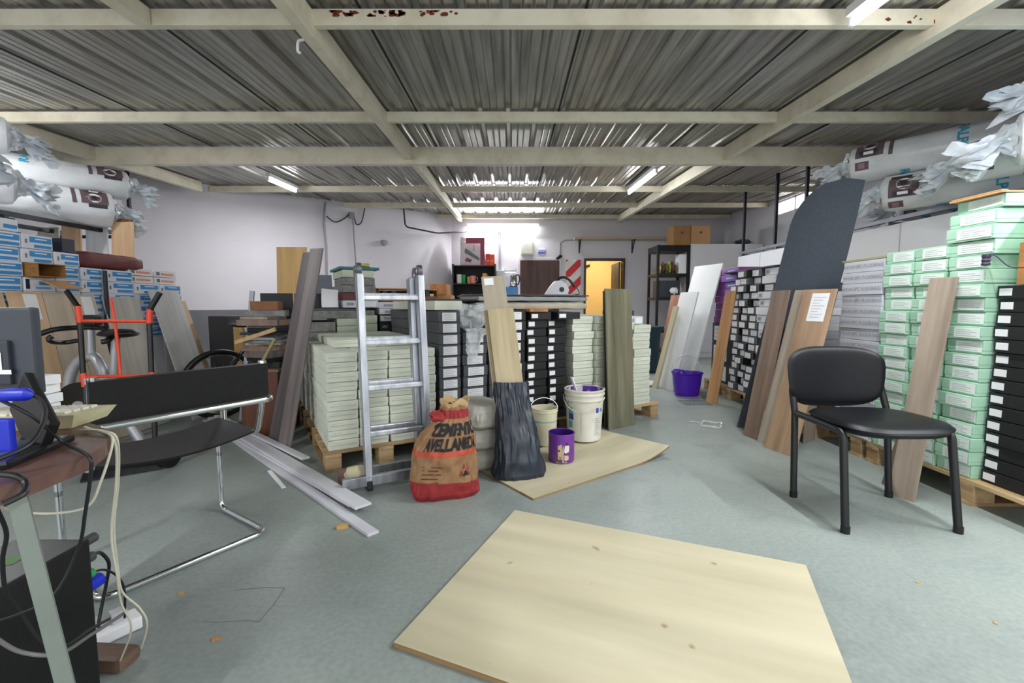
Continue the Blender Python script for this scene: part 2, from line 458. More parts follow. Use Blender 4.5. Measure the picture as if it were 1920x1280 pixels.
for x, nm in ((-1.13, 'left of the middle'), (2.36, 'right of the middle'), (-4.62, 'by the left wall')):
    mb = MB(); y0, y1 = Y0, 10.3
    if x < -4: y1 = 6.9
    a = Vector((x, y0, roofz(y0) - 0.075)); c = Vector((x, y1, roofz(y1) - 0.075))
    mb.bar(a, c, 0.07, 0.14, bev=0.006)
    struct(mb.build('roof_rafter', CREAM, M=Matrix.Identity(4)), 'long cream steel rafter running front to back, ' + nm, 'beam')
mb = MB(); mb.bar((-2.02, 0.4, roofz(0.4) - 0.05), (-2.02, 2.63, roofz(2.63) - 0.05), 0.08, 0.09, bev=0.004)
struct(mb.build('roof_rafter', CREAM, M=Matrix.Identity(4)), 'short dusty steel brace ending at the nearest purlin', 'beam')
mb = MB(); mb.box((-0.35, 5.2, roofz(5.2) - 0.098), (10.2, 0.08, 0.185), bev=0.006)
struct(mb.build('roof_beam', CREAM, M=Matrix.Identity(4)), 'deep cream steel beam crossing the whole room', 'beam')
# white hook bolted to the rafter
mb = MB(); mb.tube(smooth_path([(-1.17, 2.75, 2.55), (-1.20, 2.75, 2.535), (-1.225, 2.74, 2.52), (-1.23, 2.74, 2.47), (-1.215, 2.735, 2.455)]), 0.008)
tag(mb.build('cable_hook', PAPER), 'small white hook on the rafter left of the middle', 'hook')

# doors and the room behind
BROWN = wood('brown_door_wood', (92, 60, 52), (62, 38, 34), axis=2, rough=0.5, fine=10)
dx0, dx1 = 0.185, 1.06
mb = MB(); mb.box(((dx0 + dx1) / 2, YB - 0.02, 1.0), (dx1 - dx0, 0.04, 2.0), bev=0.003)
for zz, hh in ((1.5, 0.75), (0.55, 0.8)):
    for xx in (0.42, 0.83): mb.box((xx, YB - 0.042, zz), (0.30, 0.012, hh), bev=0.005)
dr = struct(mb.build('door_1', BROWN), 'closed dark brown panelled wooden door in the rear wall', 'door')
mb = MB(); mb.tube([(0.98, YB - 0.06, 0.98), (0.98, YB - 0.085, 0.98)], 0.02); mb.tube([(0.98, YB - 0.085, 0.98), (0.89, YB - 0.085, 0.98)], 0.009)
mb.build('door_handle', CHROME, dr)
mb = MB()
for xx in (dx0 - 0.025, dx1 + 0.025): mb.box((xx, YB - 0.015, 1.0), (0.045, 0.03, 2.0))
mb.box(((dx0 + dx1) / 2, YB - 0.015, 2.022), (dx1 - dx0 + 0.095, 0.03, 0.045))
struct(mb.build('trim_2', WHITE), 'white frame around the brown door', 'door frame')
mb = MB()
for xx in (DX0 + 0.02, DX1 - 0.02): mb.box((xx, YB + 0.05, DZ / 2), (0.04, 0.24, DZ))
mb.box(((DX0 + DX1) / 2, YB + 0.05, DZ - 0.02), (DX1 - DX0 - 0.08, 0.24, 0.04))
struct(mb.build('trim_3', wood('dark_door_frame_wood', (72, 62, 54), (48, 40, 34), axis=2)), 'dark wooden frame of the open doorway', 'door frame')
mb = MB(); mb.box((DX1 - 0.07, YB + 0.55, 1.0), (0.04, 0.78, 1.96), bev=0.003, rz=0)
d2 = struct(mb.build('door_2', wood('grey_door_wood', (96, 92, 84), (70, 66, 58), axis=2)), 'dark door swung open into the yellow back room', 'door')
YEL = mat('yellow_plaster', (238, 214, 160), 0.8, var=0.05, scale=1.0)
mb = MB()
mb.box((2.2, 13.5, 1.4), (4.6, 0.1, 2.8)); mb.box((-0.05, 12.0, 1.4), (0.1, 3.0, 2.8)); mb.box((4.45, 12.0, 1.4), (0.1, 3.0, 2.8))
mb.box((2.2, 12.0, 2.75), (4.6, 3.2, 0.1))
struct(mb.build('wall_back_room', YEL, M=Matrix.Identity(4)), 'yellow plastered walls of the room beyond the doorway', 'wall')
mb = MB(); mb.box((3.35, 13.1, 1.02), (0.7, 0.6, 2.04), bev=0.01)
cb = tag(mb.build('tall_cupboard', YEL), 'yellowish tall cupboard seen through the open doorway', 'cupboard')
mb = MB(); mb.box((3.45, 12.795, 0.98), (0.3, 0.012, 1.8)); mb.build('cupboard_door', wood('dark_cupboard_wood', (70, 58, 36), (48, 38, 24)), cb)
mb = MB(); c = Vector((2.2, 12.0, 2.62)); mb.lathe([(0.001, 0), (0.10, 0.01), (0.13, 0.06), (0.06, 0.08)], n=16, M=Tm(c))
cl = tag(mb.build('ceiling_lamp', emission('warm_lamp_glass', (255, 226, 170), 6.0)), 'warm round lamp on the ceiling of the back room', 'lamp')
ld = bpy.data.lights.new('warm_bulb', 'POINT'); ld.energy = 55; ld.color = (1.0, 0.86, 0.62); ld.shadow_soft_size = 0.12
lo = bpy.data.objects.new('warm_bulb', ld); COL.objects.link(lo); lo.parent = cl; lo.location = (0, 0, -0.2)
# slow ceiling fan blade shape seen through the doorway
fn = thing('wall_fan', 'dark blades of a fan on the far yellow wall', 'fan', Tm(2.0, 13.38, 2.05))
mb = MB(); mb.lathe([(0.05, 0), (0.05, 0.08), (0.001, 0.1)], n=12, M=Tm(2.0, 13.45, 2.05) @ Rx(90)); mb.build('hub', DSTEEL, fn)
for a in (20, 140, 260):
    mb = MB(); mb.box((0.16, 0, 0), (0.24, 0.07, 0.006), bev=0.003, M=Tm(2.0, 13.36, 2.05) @ Rx(90) @ Rz(a) @ Rx(15)); mb.build('blade', DSTEEL, fn)

# ---------------------------------------------------------------- fluorescent lamps
GLOW = emission('fluorescent_glass', (250, 252, 255), TUBE_EMIT)
def tube_lamp(a, c, label, down=(0, 0, -1), watt=None):
    a = Vector(a); c = Vector(c); d = (c - a).normalized()
    t = thing('fluorescent_lamp', label, 'lamp', Tm((a + c) / 2), 'fluorescent tubes under the roof')
    mb = MB(); off = Vector(down) * -0.06
    mb.bar(a + off, c + off, 0.06, 0.05, bev=0.006); mb.build('lamp_housing', PAPER, t)
    mb = MB()
    for e, s in ((a, 1), (c, -1)): mb.bar(e + d * s * 0.01 + off * 0.8, e + d * s * 0.01 + off * -0.25, 0.025, 0.03, bev=0.004)
    mb.build('tube_socket', PAPER, t)
    mb = MB(); mb.tube([a + d * 0.025, c - d * 0.025], 0.019, n=12); mb.build('glass_tube', GLOW, t)
    al = bpy.data.lights.new('tube_light', 'AREA'); al.shape = 'RECTANGLE'; al.size = (c - a).length; al.size_y = 0.05
    al.energy = watt or TUBE_WATT; al.color = (0.97, 0.985, 1.0)
    o = bpy.data.objects.new('tube_light', al); COL.objects.link(o); o.parent = t
    z = -Vector(down); x = d; y = z.cross(x)
    o.matrix_local = frame(Vector(down) * 0.03, x, y, z)
    return t
for x, y0, y1, nm in TUBES:
    tube_lamp((x, y0, roofz(y0) - 0.13), (x, y1, roofz(y1) - 0.13), 'lit white fluorescent tube under the roof, ' + nm, watt=52 if x > 3 else (46 if x < -4 else None))
tube_lamp((-1.0, YB - 0.14, 2.735), (0.60, YB - 0.14, 2.735), 'lit white fluorescent tube high on the rear wall', down=(0, -0.8, -0.6), watt=58)
# the same tubes carry on behind the camera
for x, y0, nm in ((1.8, -1.6, 'behind the camera on the right'), (-2.4, -1.2, 'behind the camera on the left')):
    tube_lamp((x, y0, roofz(y0) - 0.13), (x, y0 + 1.3, roofz(y0 + 1.3) - 0.13), 'lit white fluorescent tube ' + nm, watt=50 if x < 0 else None)
# ---------------------------------------------------------------- pallets
def pallet(name_label, M, wx, wy, group='wooden pallets under the cartons', nblk=3):
    """Local x along the front, y into the stack, origin at the front left corner on the floor; 0.13 m high."""
    t = thing('wooden_pallet', name_label, 'pallet', M, group)
    mb = MB(); n = max(4, int(wy / 0.16))
    for i in range(n): mb.box((wx / 2, 0.05 + (wy - 0.10) * i / (n - 1), 0.119), (wx, 0.095, 0.02), bev=0.002)
    mb.build('deck_boards', PALLET, t, local=True)
    for i in range(nblk):
        x = 0.05 + (wx - 0.10) * i / (nblk - 1)
        mb = MB(); mb.box((x, wy / 2, 0.1), (0.095, wy, 0.018), bev=0.002); mb.build('stringer_board', PALLET_Y, t, local=True)
        mb = MB(); mb.box((x, wy / 2, 0.009), (0.095, wy, 0.018), bev=0.002); mb.build('bottom_board', PALLET_Y, t, local=True)
        for yy in (0.06, wy / 2, wy - 0.06):
            mb = MB(); mb.box((x, yy, 0.0545), (0.095, 0.11, 0.073), bev=0.003); mb.build('block', PALLET, t, local=True)
    return t

# ---------------------------------------------------------------- cartons
CART_WHITE = mat('white_carton', (222, 226, 210), 0.7, rgb2=(206, 210, 194), scale=5, rnd=0.05)
CART_GREEN = mat('mint_carton', (178, 218, 192), 0.65, rgb2=(154, 200, 172), scale=5, rnd=0.07)
CART_GREY = mat('grey_carton', (74, 77, 82), 0.65, var=0.12, scale=8, rnd=0.08)
CART_BLACK = mat('black_carton', (26, 26, 28), 0.55, var=0.12, scale=8, rnd=0.10)
CART_PALE = mat('pale_grey_carton', (206, 208, 216), 0.65, var=0.05, scale=6, rnd=0.04)
CART_BLUE = mat('white_blue_carton', (226, 228, 236), 0.6, var=0.04, scale=6, rnd=0.03)
CART_SAGE = mat('sage_carton', (200, 210, 186), 0.7, var=0.08, scale=6, rnd=0.05)
CART_MARB = mat('marbled_grey_carton', (146, 146, 142), 0.7, rgb2=(104, 104, 102), scale=26, rnd=0.03)
CART_PURP = mat('magenta_carton', (150, 46, 122), 0.5, rgb2=(70, 44, 148), scale=3, rnd=0.10)
CART_RED = mat('maroon_carton', (122, 52, 54), 0.6, rgb2=(92, 44, 44), scale=9)
CART_WPLAIN = mat('plain_white_carton', (232, 230, 232), 0.65, var=0.05, scale=5, rnd=0.03)

_protos = {}
def carton_meshes(kind, w, L_, h, side=False):
    """(body mesh, label mesh or None): front face at y=0, centred on x, base at z=0."""
    k = (kind, round(w, 3), round(L_, 3), round(h, 3))
    if k in _protos: return _protos[k]
    body = MB()
    mats = {'white': CART_WHITE, 'green': CART_GREEN, 'grey': CART_GREY, 'black': CART_BLACK, 'slim': CART_BLACK, 'text': CART_PALE, 'blue': CART_BLUE, 'blue2': CART_BLUE, 'sage': CART_SAGE,
            'marble': CART_MARB, 'purple': CART_PURP, 'darktext': CART_BLACK, 'darktext2': CART_BLACK, 'red': CART_RED, 'orange': CART_WPLAIN, 'plain': CART_WPLAIN, 'pale': CART_PALE, 'mixed': CART_GREY, 'greylid': CART_GREY}[kind]
    body.box((0, L_ / 2, h / 2), (w, L_, h), bev=0.004)
    # telescoping lid: a slightly larger upper half
    if kind in ('white', 'green', 'sage', 'grey', 'pale'):
        body.box((0, L_ / 2, h * 0.62), (w + 0.003, L_ + 0.003, h * 0.7), bev=0.003)
    lab = None; y = -0.0025
    def plate(x0, x1, z0, z1, mi=0, yy=None):
        yy = y if yy is None else yy
        lab.box(((x0 + x1) / 2, yy / 2, (z0 + z1) / 2), (x1 - x0, -yy, z1 - z0), mi)
    def lines(x0, x1, z0, z1, n, mi=1):
        for i in range(n):
            z = z0 + (z1 - z0) * (i + 0.5) / n; t_ = (z1 - z0) / n * 0.30
            lab.box(((x0 + x1) / 2 - (x1 - x0) * (0.12 if i % 2 else 0.02), y - 0.0004, z), ((x1 - x0) * (0.66 if i % 2 else 0.9), 0.0008, t_), mi)
    if kind == 'white':
        lab = MB(); lab.box((0.0, y / 2, h * 0.5), (w * 0.86, 0.0025, h * 0.12), 1)
        lab.box((-w * 0.2, y / 2, h * 0.74), (w * 0.3, 0.0025, h * 0.07), 1)
        lm = [PAPER, mat('faint_sage_print', (196, 200, 178), 0.7)]
    elif kind == 'green':
        lab = MB(); plate(-w * 0.26, w * 0.46, h * 0.14, h * 0.88); lines(-w * 0.20, w * 0.40, h * 0.22, h * 0.80, 4); lm = [mat('pale_label_paper', (232, 240, 236), 0.7, var=0.03), mat('faint_label_print', (196, 212, 204), 0.7)]
    elif kind == 'grey':
        lab = MB(); plate(-w * 0.32, w * 0.34, h * 0.06, h * 0.84); lines(-w * 0.28, w * 0.30, h * 0.12, h * 0.78, 4, 1); lm = [PAPER, mat('faint_grey_print', (196, 198, 208), 0.8)]
    elif kind == 'black':
        lab = MB(); plate(-w * 0.46, -w * (0.16 if w < 0.25 else 0.27), h * 0.22, h * 0.78); lm = [PAPER, INK]
    elif kind == 'slim':
        lab = MB(); plate(-w * 0.40, w * 0.20, h * 0.10, h * 0.84); lines(-w * 0.36, w * 0.16, h * 0.16, h * 0.78, 3, 1); lm = [PAPER, mat('faint_grey_print', (196, 198, 208), 0.8)]
    elif kind == 'text':
        lab = MB(); lab.text('SPC FLOORING', h * 0.46, Tm(w * 0.16, -0.003, h * 0.52) @ Rx(90), 1); lab.text('NATURE', h * 0.36, Tm(-w * 0.34, -0.003, h * 0.52) @ Rx(90), 1)
        lm = [PAPER, mat('soft_grey_print', (150, 152, 162), 0.7)]
    elif kind in ('darktext', 'darktext2'):
        lab = MB()
        if kind == 'darktext2':
            plate(-w * 0.48, w * 0.48, h * 0.25, h * 0.92); lab.text('Roble 7 mm', h * 0.42, Tm(0, -0.0032, h * 0.58) @ Rx(90), 1)
        else:
            lab.text('SPC', h * 0.4, Tm(-w * 0.3, -0.003, h * 0.55) @ Rx(90), 0); lab.text('7 mm', h * 0.3, Tm(w * 0.12, -0.003, h * 0.55) @ Rx(90), 0)
        lm = [mat('light_print', (205, 205, 212), 0.7), BLACKINK]
    elif kind == 'blue':
        lab = MB(); lab.box((w * 0.10, y / 2, h * 0.66), (w * 0.72, 0.0025, h * 0.40), 1); lab.box((w * 0.16, y / 2, h * 0.20), (w * 0.58, 0.0025, h * 0.22), 1)
        lab.box((-w * 0.38, y / 2, h * 0.5), (w * 0.05, 0.0025, h * 0.3), 2); lab.box((w * 0.1, y / 2 - 0.001, h * 0.72), (w * 0.4, 0.001, h * 0.08), 0)
        lm = [PAPER, BLUEINK, INK]
    elif kind == 'blue2':
        lab = MB(); lab.box((w * 0.18, y / 2, h * 0.60), (w * 0.46, 0.0025, h * 0.26), 1); lab.box((w * 0.08, y / 2, h * 0.24), (w * 0.5, 0.0025, h * 0.14), 2)
        lab.box((-w * 0.42, y / 2, h * 0.5), (w * 0.12, 0.0025, h * 0.7), 3)
        lm = [PAPER, BLUEINK, mat('light_blue_ink', (120, 178, 224), 0.7), DBLUEINK]
    elif kind == 'orange':
        lab = MB(); lab.box((w * 0.08, y / 2, h * 0.45), (w * 0.56, 0.0025, h * 0.3), 1); lab.box((-w * 0.34, y / 2, h * 0.5), (w * 0.14, 0.0025, h * 0.5), 2); lm = [PAPER, mat('orange_ink', (234, 150, 120), 0.7), INK]
    elif kind == 'purple':
        lab = MB(); lab.box((w * 0.2, y / 2, h * 0.5), (w * 0.5, 0.0025, h * 0.62), 1); lab.box((w * 0.2, y / 2 - 0.001, h * 0.5), (w * 0.3, 0.001, h * 0.2), 2); lm = [PAPER, mat('violet_ink', (78, 66, 168), 0.5), mat('sky_ink', (168, 196, 226), 0.6)]
    elif kind == 'mixed':
        lab = MB(); plate(-w * 0.38, w * 0.22, h * 0.12, h * 0.88); lines(-w * 0.34, w * 0.18, h * 0.18, h * 0.82, 3, 1); lm = [PAPER, mat('faint_grey_print', (196, 198, 208), 0.8)]
    elif kind == 'pale':
        lab = MB(); plate(-w * 0.1, w * 0.44, h * 0.14, h * 0.86); lab.box((-w * 0.3, y / 2, h * 0.5), (w * 0.2, 0.0025, h * 0.4), 1); lm = [PAPER, mat('soft_grey_print', (150, 152, 162), 0.7)]
    bme = body.mesh('flooring_carton', mats)
    lme = lab.mesh('end_label', lm) if lab else None
    _protos[k] = (bme, lme)
    return _protos[k]

CNAME = {'white': 'white_carton', 'green': 'mint_carton', 'grey': 'grey_carton', 'mixed': 'grey_carton', 'slim': 'dark_carton', 'black': 'black_carton', 'text': 'printed_carton', 'pale': 'pale_carton', 'purple': 'magenta_carton', 'plain': 'plain_carton', 'sage': 'sage_carton', 'marble': 'speckled_carton', 'darktext': 'black_carton', 'darktext2': 'black_carton'}
def carton(kind, M, w, L_, h, label, group, nolabel=False, name=None):
    name = name or CNAME.get(kind, 'flooring_carton')
    bme, lme = carton_meshes(kind, w, L_, h)
    o = bpy.data.objects.new(name, bme); COL.objects.link(o); o.matrix_world = M; MW[o.name] = M
    tag(o, label, 'carton', group)
    if lme and not nolabel:
        c = bpy.data.objects.new('end_label', lme); COL.objects.link(c); c.parent = o
    return o

def column(M, n, w, L_, h, kind, desc, where, group, z0=0.13, jit=0.006, rot=0.5, gap=0.0025, lean=0.0, kinds=None, seed=0):
    """A column of cartons; M: frame at the front left bottom of the row, returns the top z."""
    rnd = random.Random(seed * 31 + n)
    z = z0
    for i in range(n):
        k = kinds[i] if kinds else kind
        d = desc[k] if isinstance(desc, dict) else desc
        m = M @ Tm(rnd.uniform(-jit, jit) * 0.5, rnd.uniform(-jit, jit) * 2 + lean * (z - z0), z) @ Rz(rnd.uniform(-1, 1) * min(rot, 0.13))
        carton(k, m, w - 0.011, L_, h, '%s carton, %s, %s' % (d, ORD[n - 1 - i], where), group)
        z += h + gap
    return z

# ================ the slanted row of pallets in the middle of the room
P0 = Vector((-1.12, 2.70, 0)); AD = 30.0
ROW = Tm(P0) @ Rz(AD)
def row(t, s=0.0, z=0.0): return ROW @ Vector((t, s, z))
pallet('pallet under the pale white cartons behind the ladder', ROW @ Tm(-0.02, -0.02, 0), 0.74, 1.22)
G = 'white cartons behind the ladder'
edges = [0.0, 0.19, 0.38, 0.55, 0.70]
wh = ['leftmost column behind the ladder', 'second column behind the ladder', 'third column behind the ladder', 'rightmost column behind the ladder']
for i in range(4):
    wd = edges[i + 1] - edges[i]
    column(ROW @ Tm((edges[i] + edges[i + 1]) / 2, 0, 0), 10, wd, 1.18, 0.0575, 'white', 'pale white flooring', wh[i], G, jit=0.007, rot=0.6, seed=i + 1)
# a second, shorter layer set back on top, flat and white
ztop = 0.13 + 10 * 0.06
for i, (t0, t1) in enumerate(((0.10, 0.40), (0.405, 0.70))):
    carton('white', ROW @ Tm((t0 + t1) / 2, 0.30, ztop) @ Rz(0.6), t1 - t0, 0.88, 0.05, 'flat white carton lying set back on top of the white stack, ' + ('left one' if i == 0 else 'right one'), G)

# the taller stack behind it, cartons lying crosswise
RB = ROW @ Tm(0, 1.26, 0)
pallet('pallet at the back behind the white stack', RB @ Tm(-0.02, -0.02, 0), 1.14, 0.66)
G = 'cartons in the tall stack behind the ladder'
def block(M, t0, t1, z, h, kind, label, L_=0.60, grp=G, rz=0.0):
    carton(kind, M @ Tm((t0 + t1) / 2, 0, z) @ Rz(rz), t1 - t0 - 0.004, L_, h - 0.003, label, grp)
z = 0.13
block(RB, 0, 0.56, z, 0.57, 'plain', 'big plain white carton at the base of the rear stack, left one'); block(RB, 0.56, 1.1, z, 0.57, 'plain', 'big plain white carton at the base of the rear stack, right one'); z += 0.57
zb = z
for i in range(2): block(RB, -0.02, 0.265, zb + i * 0.085, 0.085, 'marble', 'speckled grey carton at the left of the rear stack, %s' % ('upper' if i else 'lower'))
for i in range(3): block(RB, 0.275, 0.50, zb + i * 0.066, 0.066, 'sage', 'sage green carton beside the speckled grey ones, %s' % ORD[2 - i], rz=0.15 * (i - 1))
for i in range(3): block(RB, 0.505, 0.62, zb + i * 0.075, 0.075, 'sage', 'narrow sage green carton left of the black printed ones, %s' % ORD[2 - i])
for i in range(3):
    block(RB, 0.64, 0.87, zb + i * 0.075, 0.075, 'darktext2' if i == 2 else 'darktext', 'black carton with pale printing behind the ladder, left, %s' % ORD[2 - i])
    block(RB, 0.872, 1.10, zb + i * 0.075, 0.075, 'darktext' if i == 2 else 'darktext2', 'black carton with white printed strip behind the ladder, right, %s' % ORD[2 - i])
z2 = zb + 0.228
block(RB, -0.03, 0.60, z2 - 0.03, 0.07, 'marble', 'long grey carton lying over the sage green cartons')
block(RB, 0.64, 1.12, z2, 0.055, 'pale', 'long pale carton over the black printed cartons, lower'); block(RB, 0.63, 1.11, z2 + 0.055, 0.055, 'pale', 'long pale carton over the black printed cartons, upper')
zt = z2 + 0.12
# dark sheet on top, then the loose things
mb = MB(); mb.box((0.27, 0.38, z2 + 0.055), (0.66, 0.62, 0.014), bev=0.002, M=RB)
tag(mb.build('dark_board', mat('dark_board_paint', (58, 58, 62), 0.7)), 'dark thin board on top of the grey cartons behind the ladder', 'board')
zb2 = z2 + 0.062
TEAL = mat('teal_carton', (50, 112, 120), 0.6, var=0.15, scale=8)
for i, (k, d) in enumerate((('pale', 'greyish carton lowest in the pile under the teal lid'), ('red', 'brownish carton second from the bottom under the teal lid'), ('marble', 'grey carton third in the pile under the teal lid'), ('marble', 'grey carton fourth in the pile under the teal lid'), ('sage', 'pale green carton just below the teal lid'))):
    block(RB, 0.33, 0.632 - 0.008 * i, zb2 + i * 0.066, 0.066, k, d, L_=0.5, rz=(i % 3 - 1) * 1.4, grp='pile of cartons left of the ladder top')
mb = MB(); mb.box((0.475, 0.24, zb2 + 5 * 0.066 + 0.012), (0.34, 0.52, 0.022), bev=0.004, M=RB)
tag(mb.build('carton_lid', TEAL), 'teal flat lid on top of the pile left of the ladder', 'lid')
mb = MB(); mb.blob((0.52, 0.05, zb2 + 0.37), (0.05, 0.06, 0.022), amp=0.5, sub=3, M=RB)
tag(mb.build('yellow_rag', mat('yellow_cloth', (206, 190, 110), 0.9)), 'crumpled yellowish rag on the teal lid', 'rag')
carton('darktext', RB @ Tm(0.10, 0.10, zb2), 0.26, 0.18, 0.12, 'small black carton on the dark board beside the leaning grey planks', 'pile of cartons left of the ladder top', nolabel=True)
mb = MB(); mb.grid(lambda u, v: RB @ Vector((0.165 + 0.135 * u, 0.06 + 0.02 * sin(3 * v) - 0.03 * v, zb2 + 0.002 + 0.15 * v + 0.012 * (1 - u) * v)), 8, 8)
for q in range(len(mb.v)): pass
tag(mb.build('paper_sheet', PAPER), 'white paper propped on the dark board left of the ladder', 'paper')
# open brown trays of samples on the pale cartons
OB = wood('brown_tray_card', (176, 122, 74), (120, 78, 46), axis=0, rough=0.8)
def open_tray(M, w, d, h, label, fills):
    t = thing('sample_tray', label, 'tray', M, 'brown cardboard trays behind the ladder')
    mb = MB(); mb.box((0, d / 2, 0.004), (w, d, 0.008)); mb.box((0, 0.003, h / 4), (w, 0.006, h / 2)); mb.box((0, d - 0.003, h / 2), (w, 0.006, h))
    for s in (-1, 1): mb.box((s * (w / 2 - 0.003), d / 2, h / 2), (0.006, d, h))
    mb.build('tray', OB, t, local=True)
    mb = MB(); mb.box((0, d * 0.52, h + 0.008), (w * 1.04, d * 0.98, 0.012), bev=0.002, M=Rz(2)); mb.build('lid_flap', KRAFT, t, local=True)
    mb = MB()
    rnd = random.Random(int(w * 1000))
    for i in range(fills):
        x = -w * 0.4 + w * 0.8 * (i + 0.5) / fills; hh = h * rnd.uniform(0.55, 0.85)
        mb.box((x, d * 0.4, 0.008 + hh / 2), (w * 0.7 / fills, d * 0.6, hh), i % 2)
    mb.build('samples', [CART_GREY, CREAM], t, local=True)
open_tray(RB @ Tm(0.845, 0.08, z2 + 0.112) @ Rz(-8), 0.36, 0.34, 0.115, 'brown open cardboard tray with dark samples, left of the ladder head', 7)
open_tray(RB @ Tm(1.19, 0.30, z2 + 0.112) @ Rz(4), 0.24, 0.28, 0.12, 'brown cardboard tray just left of the right ladder stile', 4)
mb = MB(); mb.box((1.02, 0.42, z2 + 0.111 + 0.006 - 0.012), (0.62, 0.7, 0.01), bev=0.001, M=RB)
# ---------------- second pallet: grey and black cartons with white end labels
pallet('pallet under the grey and black cartons behind the cement bags', ROW @ Tm(0.73, -0.02, 0), 1.16, 1.24)
G = 'grey and black cartons with white end labels'
rc = [(0.72, 0.885, 11, 'grey', 'dark grey flooring'), (0.895, 1.09, 11, 'grey', 'dark grey flooring'), (1.10, 1.27, 11, 'grey', 'dark grey flooring'), (1.275, 1.415, 11, 'slim', 'slim dark flooring')]
wh = ['first column right of the ladder', 'second column right of the ladder', 'column hidden behind the beige planks', 'column right of the beige planks']
for i, (t0, t1, n, k, d) in enumerate(rc):
    hh = 0.0745
    M_ = ROW @ Tm((t0 + t1) / 2, 0, 0)
    column(M_, n if i != 1 else 9, t1 - t0, 1.18, hh, k, d + ' white labelled', wh[i], G, jit=0.004, rot=0.35, seed=20 + i)
wh = ['left black column behind the white pail', 'right black column behind the white pail']
for i, (t0, t1) in enumerate(((1.42, 1.61), (1.615, 1.80))):
    column(ROW @ Tm((t0 + t1) / 2, 0.0, 0), 12, t1 - t0, 1.18, 0.062, 'black', 'black flooring', wh[i], G, jit=0.010, rot=1.0, seed=30 + i)
ztop2 = 0.13 + 11 * 0.077
G2 = 'white cartons at the right end of the middle row'
pallet('pallet at the right end of the middle row, beside the bin', ROW @ Tm(1.93, -0.02, 0), 0.90, 1.24)
for i, (t0, t1) in enumerate(((1.875, 2.09), (2.10, 2.30), (2.31, 2.51), (2.52, 2.73))):
    column(ROW @ Tm((t0 + t1) / 2, 0.03 if i == 0 else 0.0, 0), 13 if i < 3 else 10, t1 - t0, 1.18, 0.0585 if i < 3 else 0.0685, 'white', 'pale white',
           ['first column right of the black cartons', 'second column right of the black cartons', 'column behind the green planks', 'end column beside the bin'][i], G2, jit=0.006, rot=0.5, seed=40 + i)
zs = 0.13 + 10 * 0.071
carton('pale', ROW @ Tm(2.60, 0.05, zs + 0.003) @ Rz(3), 0.16, 0.5, 0.07, 'small pale carton lying loose on the end column beside the bin', G2)
carton('greylid', ROW @ Tm(2.60, 0.15, zs + 0.076) @ Rz(-4), 0.13, 0.3, 0.045, 'small dark carton on top of the end column beside the bin', G2)
# odd black cartons and a brown one lying skew on the black columns
zk = 0.13 + 12 * 0.0645
carton('black', ROW @ Tm(1.53, -0.03, zk) @ Rz(-2), 0.18, 0.9, 0.055, 'black carton lying skewed on top of the left black column', G)
carton('black', ROW @ Tm(1.765, -0.07, zk) @ Rz(-3.5), 0.20, 0.9, 0.055, 'black carton jutting out over the right black column', G)
mb = MB(); mb.box((1.50, 0.2, zk + 0.070), (0.16, 0.5, 0.022), bev=0.002, M=ROW @ Rz(0))
tag(mb.build('wood_sample', wood('orange_oak', (196, 140, 82), (150, 98, 52), axis=1)), 'short orange brown board lying on the black cartons', 'board')
# crushed clear plastic on the second grey column
WRAP = mat('clear_wrap', (232, 236, 240), 0.2, var=0.2, scale=22, bump=0.9, alpha=0.6, spec=0.7)
mb = MB()
zw = 0.13 + 9 * 0.077
def wrapfn(u, v):
    a = 2 * pi * u; rr = 0.115 * (1 + 0.55 * noise.noise(Vector((3 * cos(a), 3 * sin(a), v * 4)))) * (0.35 + 1.3 * v * (1.25 - v))
    return row(1.0 + rr * cos(a) * 1.1, 0.06 + rr * sin(a) * 1.15, zw + 0.006 + 0.19 * v + 0.02 * noise.noise(Vector((5 * u, 7 * v, 2))))
mb.grid(wrapfn, 40, 20, closed_u=True)
mb.grid(lambda u, v: row(0.91 + 0.20 * u + 0.03 * noise.noise(Vector((v * 6, u * 4, 1))), -0.03 - 0.012 * sin(9 * u + 5 * v) - 0.01 * noise.noise(Vector((9 * u, 9 * v, 4))), zw + 0.03 - 0.24 * v * (0.6 + 0.4 * sin(6 * u))), 18, 14)
tag(mb.build('plastic_wrap', WRAP), 'crumpled clear plastic wrap spilling over the grey cartons', 'plastic wrap')

# long wrapped packs lying along the row on top of the columns
PACKG = mat('grey_pack_film', (150, 156, 156), 0.5, var=0.15, scale=8)
PACKW = mat('dirty_white_film', (214, 214, 202), 0.55, rgb2=(176, 172, 158), scale=5)
PKT = ROW @ Tm(0, 0.10, 0)
def pack(t0, t1, s, z, d, h, m, label, rz=0.0, sag=0.0, torn=False):
    """Long flat wrapped bundle with folded ends, along the row."""
    L_ = t1 - t0; M = PKT @ Tm((t0 + t1) / 2, s, z) @ Rz(rz)
    t = thing('wrapped_plank_pack', label, 'pack', M, 'long wrapped packs on the middle row')
    mb = MB()
    def fn(u, v):
        a = 2 * pi * u; c, s_ = cos(a), sin(a)
        e = 0.28
        x = (abs(c) ** e) * (1 if c >= 0 else -1); zz = (abs(s_) ** e) * (1 if s_ >= 0 else -1)
        k = min(1.0, 6 * v, 6 * (1 - v)) ; k = 0.72 + 0.28 * min(1, k * 4)
        return Vector((-L_ / 2 + L_ * v, x * d / 2, h / 2 + zz * h / 2 * k + 0.004 * noise.noise(Vector((x * 2, zz * 2, v * 14))) - sag * sin(pi * v)))
    mb.grid(fn, 24, 40, closed_u=True)
    mb.build('film', m, t, local=True)
    for s_ in (-1, 1):
        mb = MB(); mb.box((s_ * (L_ / 2 - 0.004), 0, h * 0.5), (0.012, d * 0.9, h * 0.62), bev=0.003); mb.build('end_fold', m, t, local=True)
    return t
zp = ztop2 + 0.004
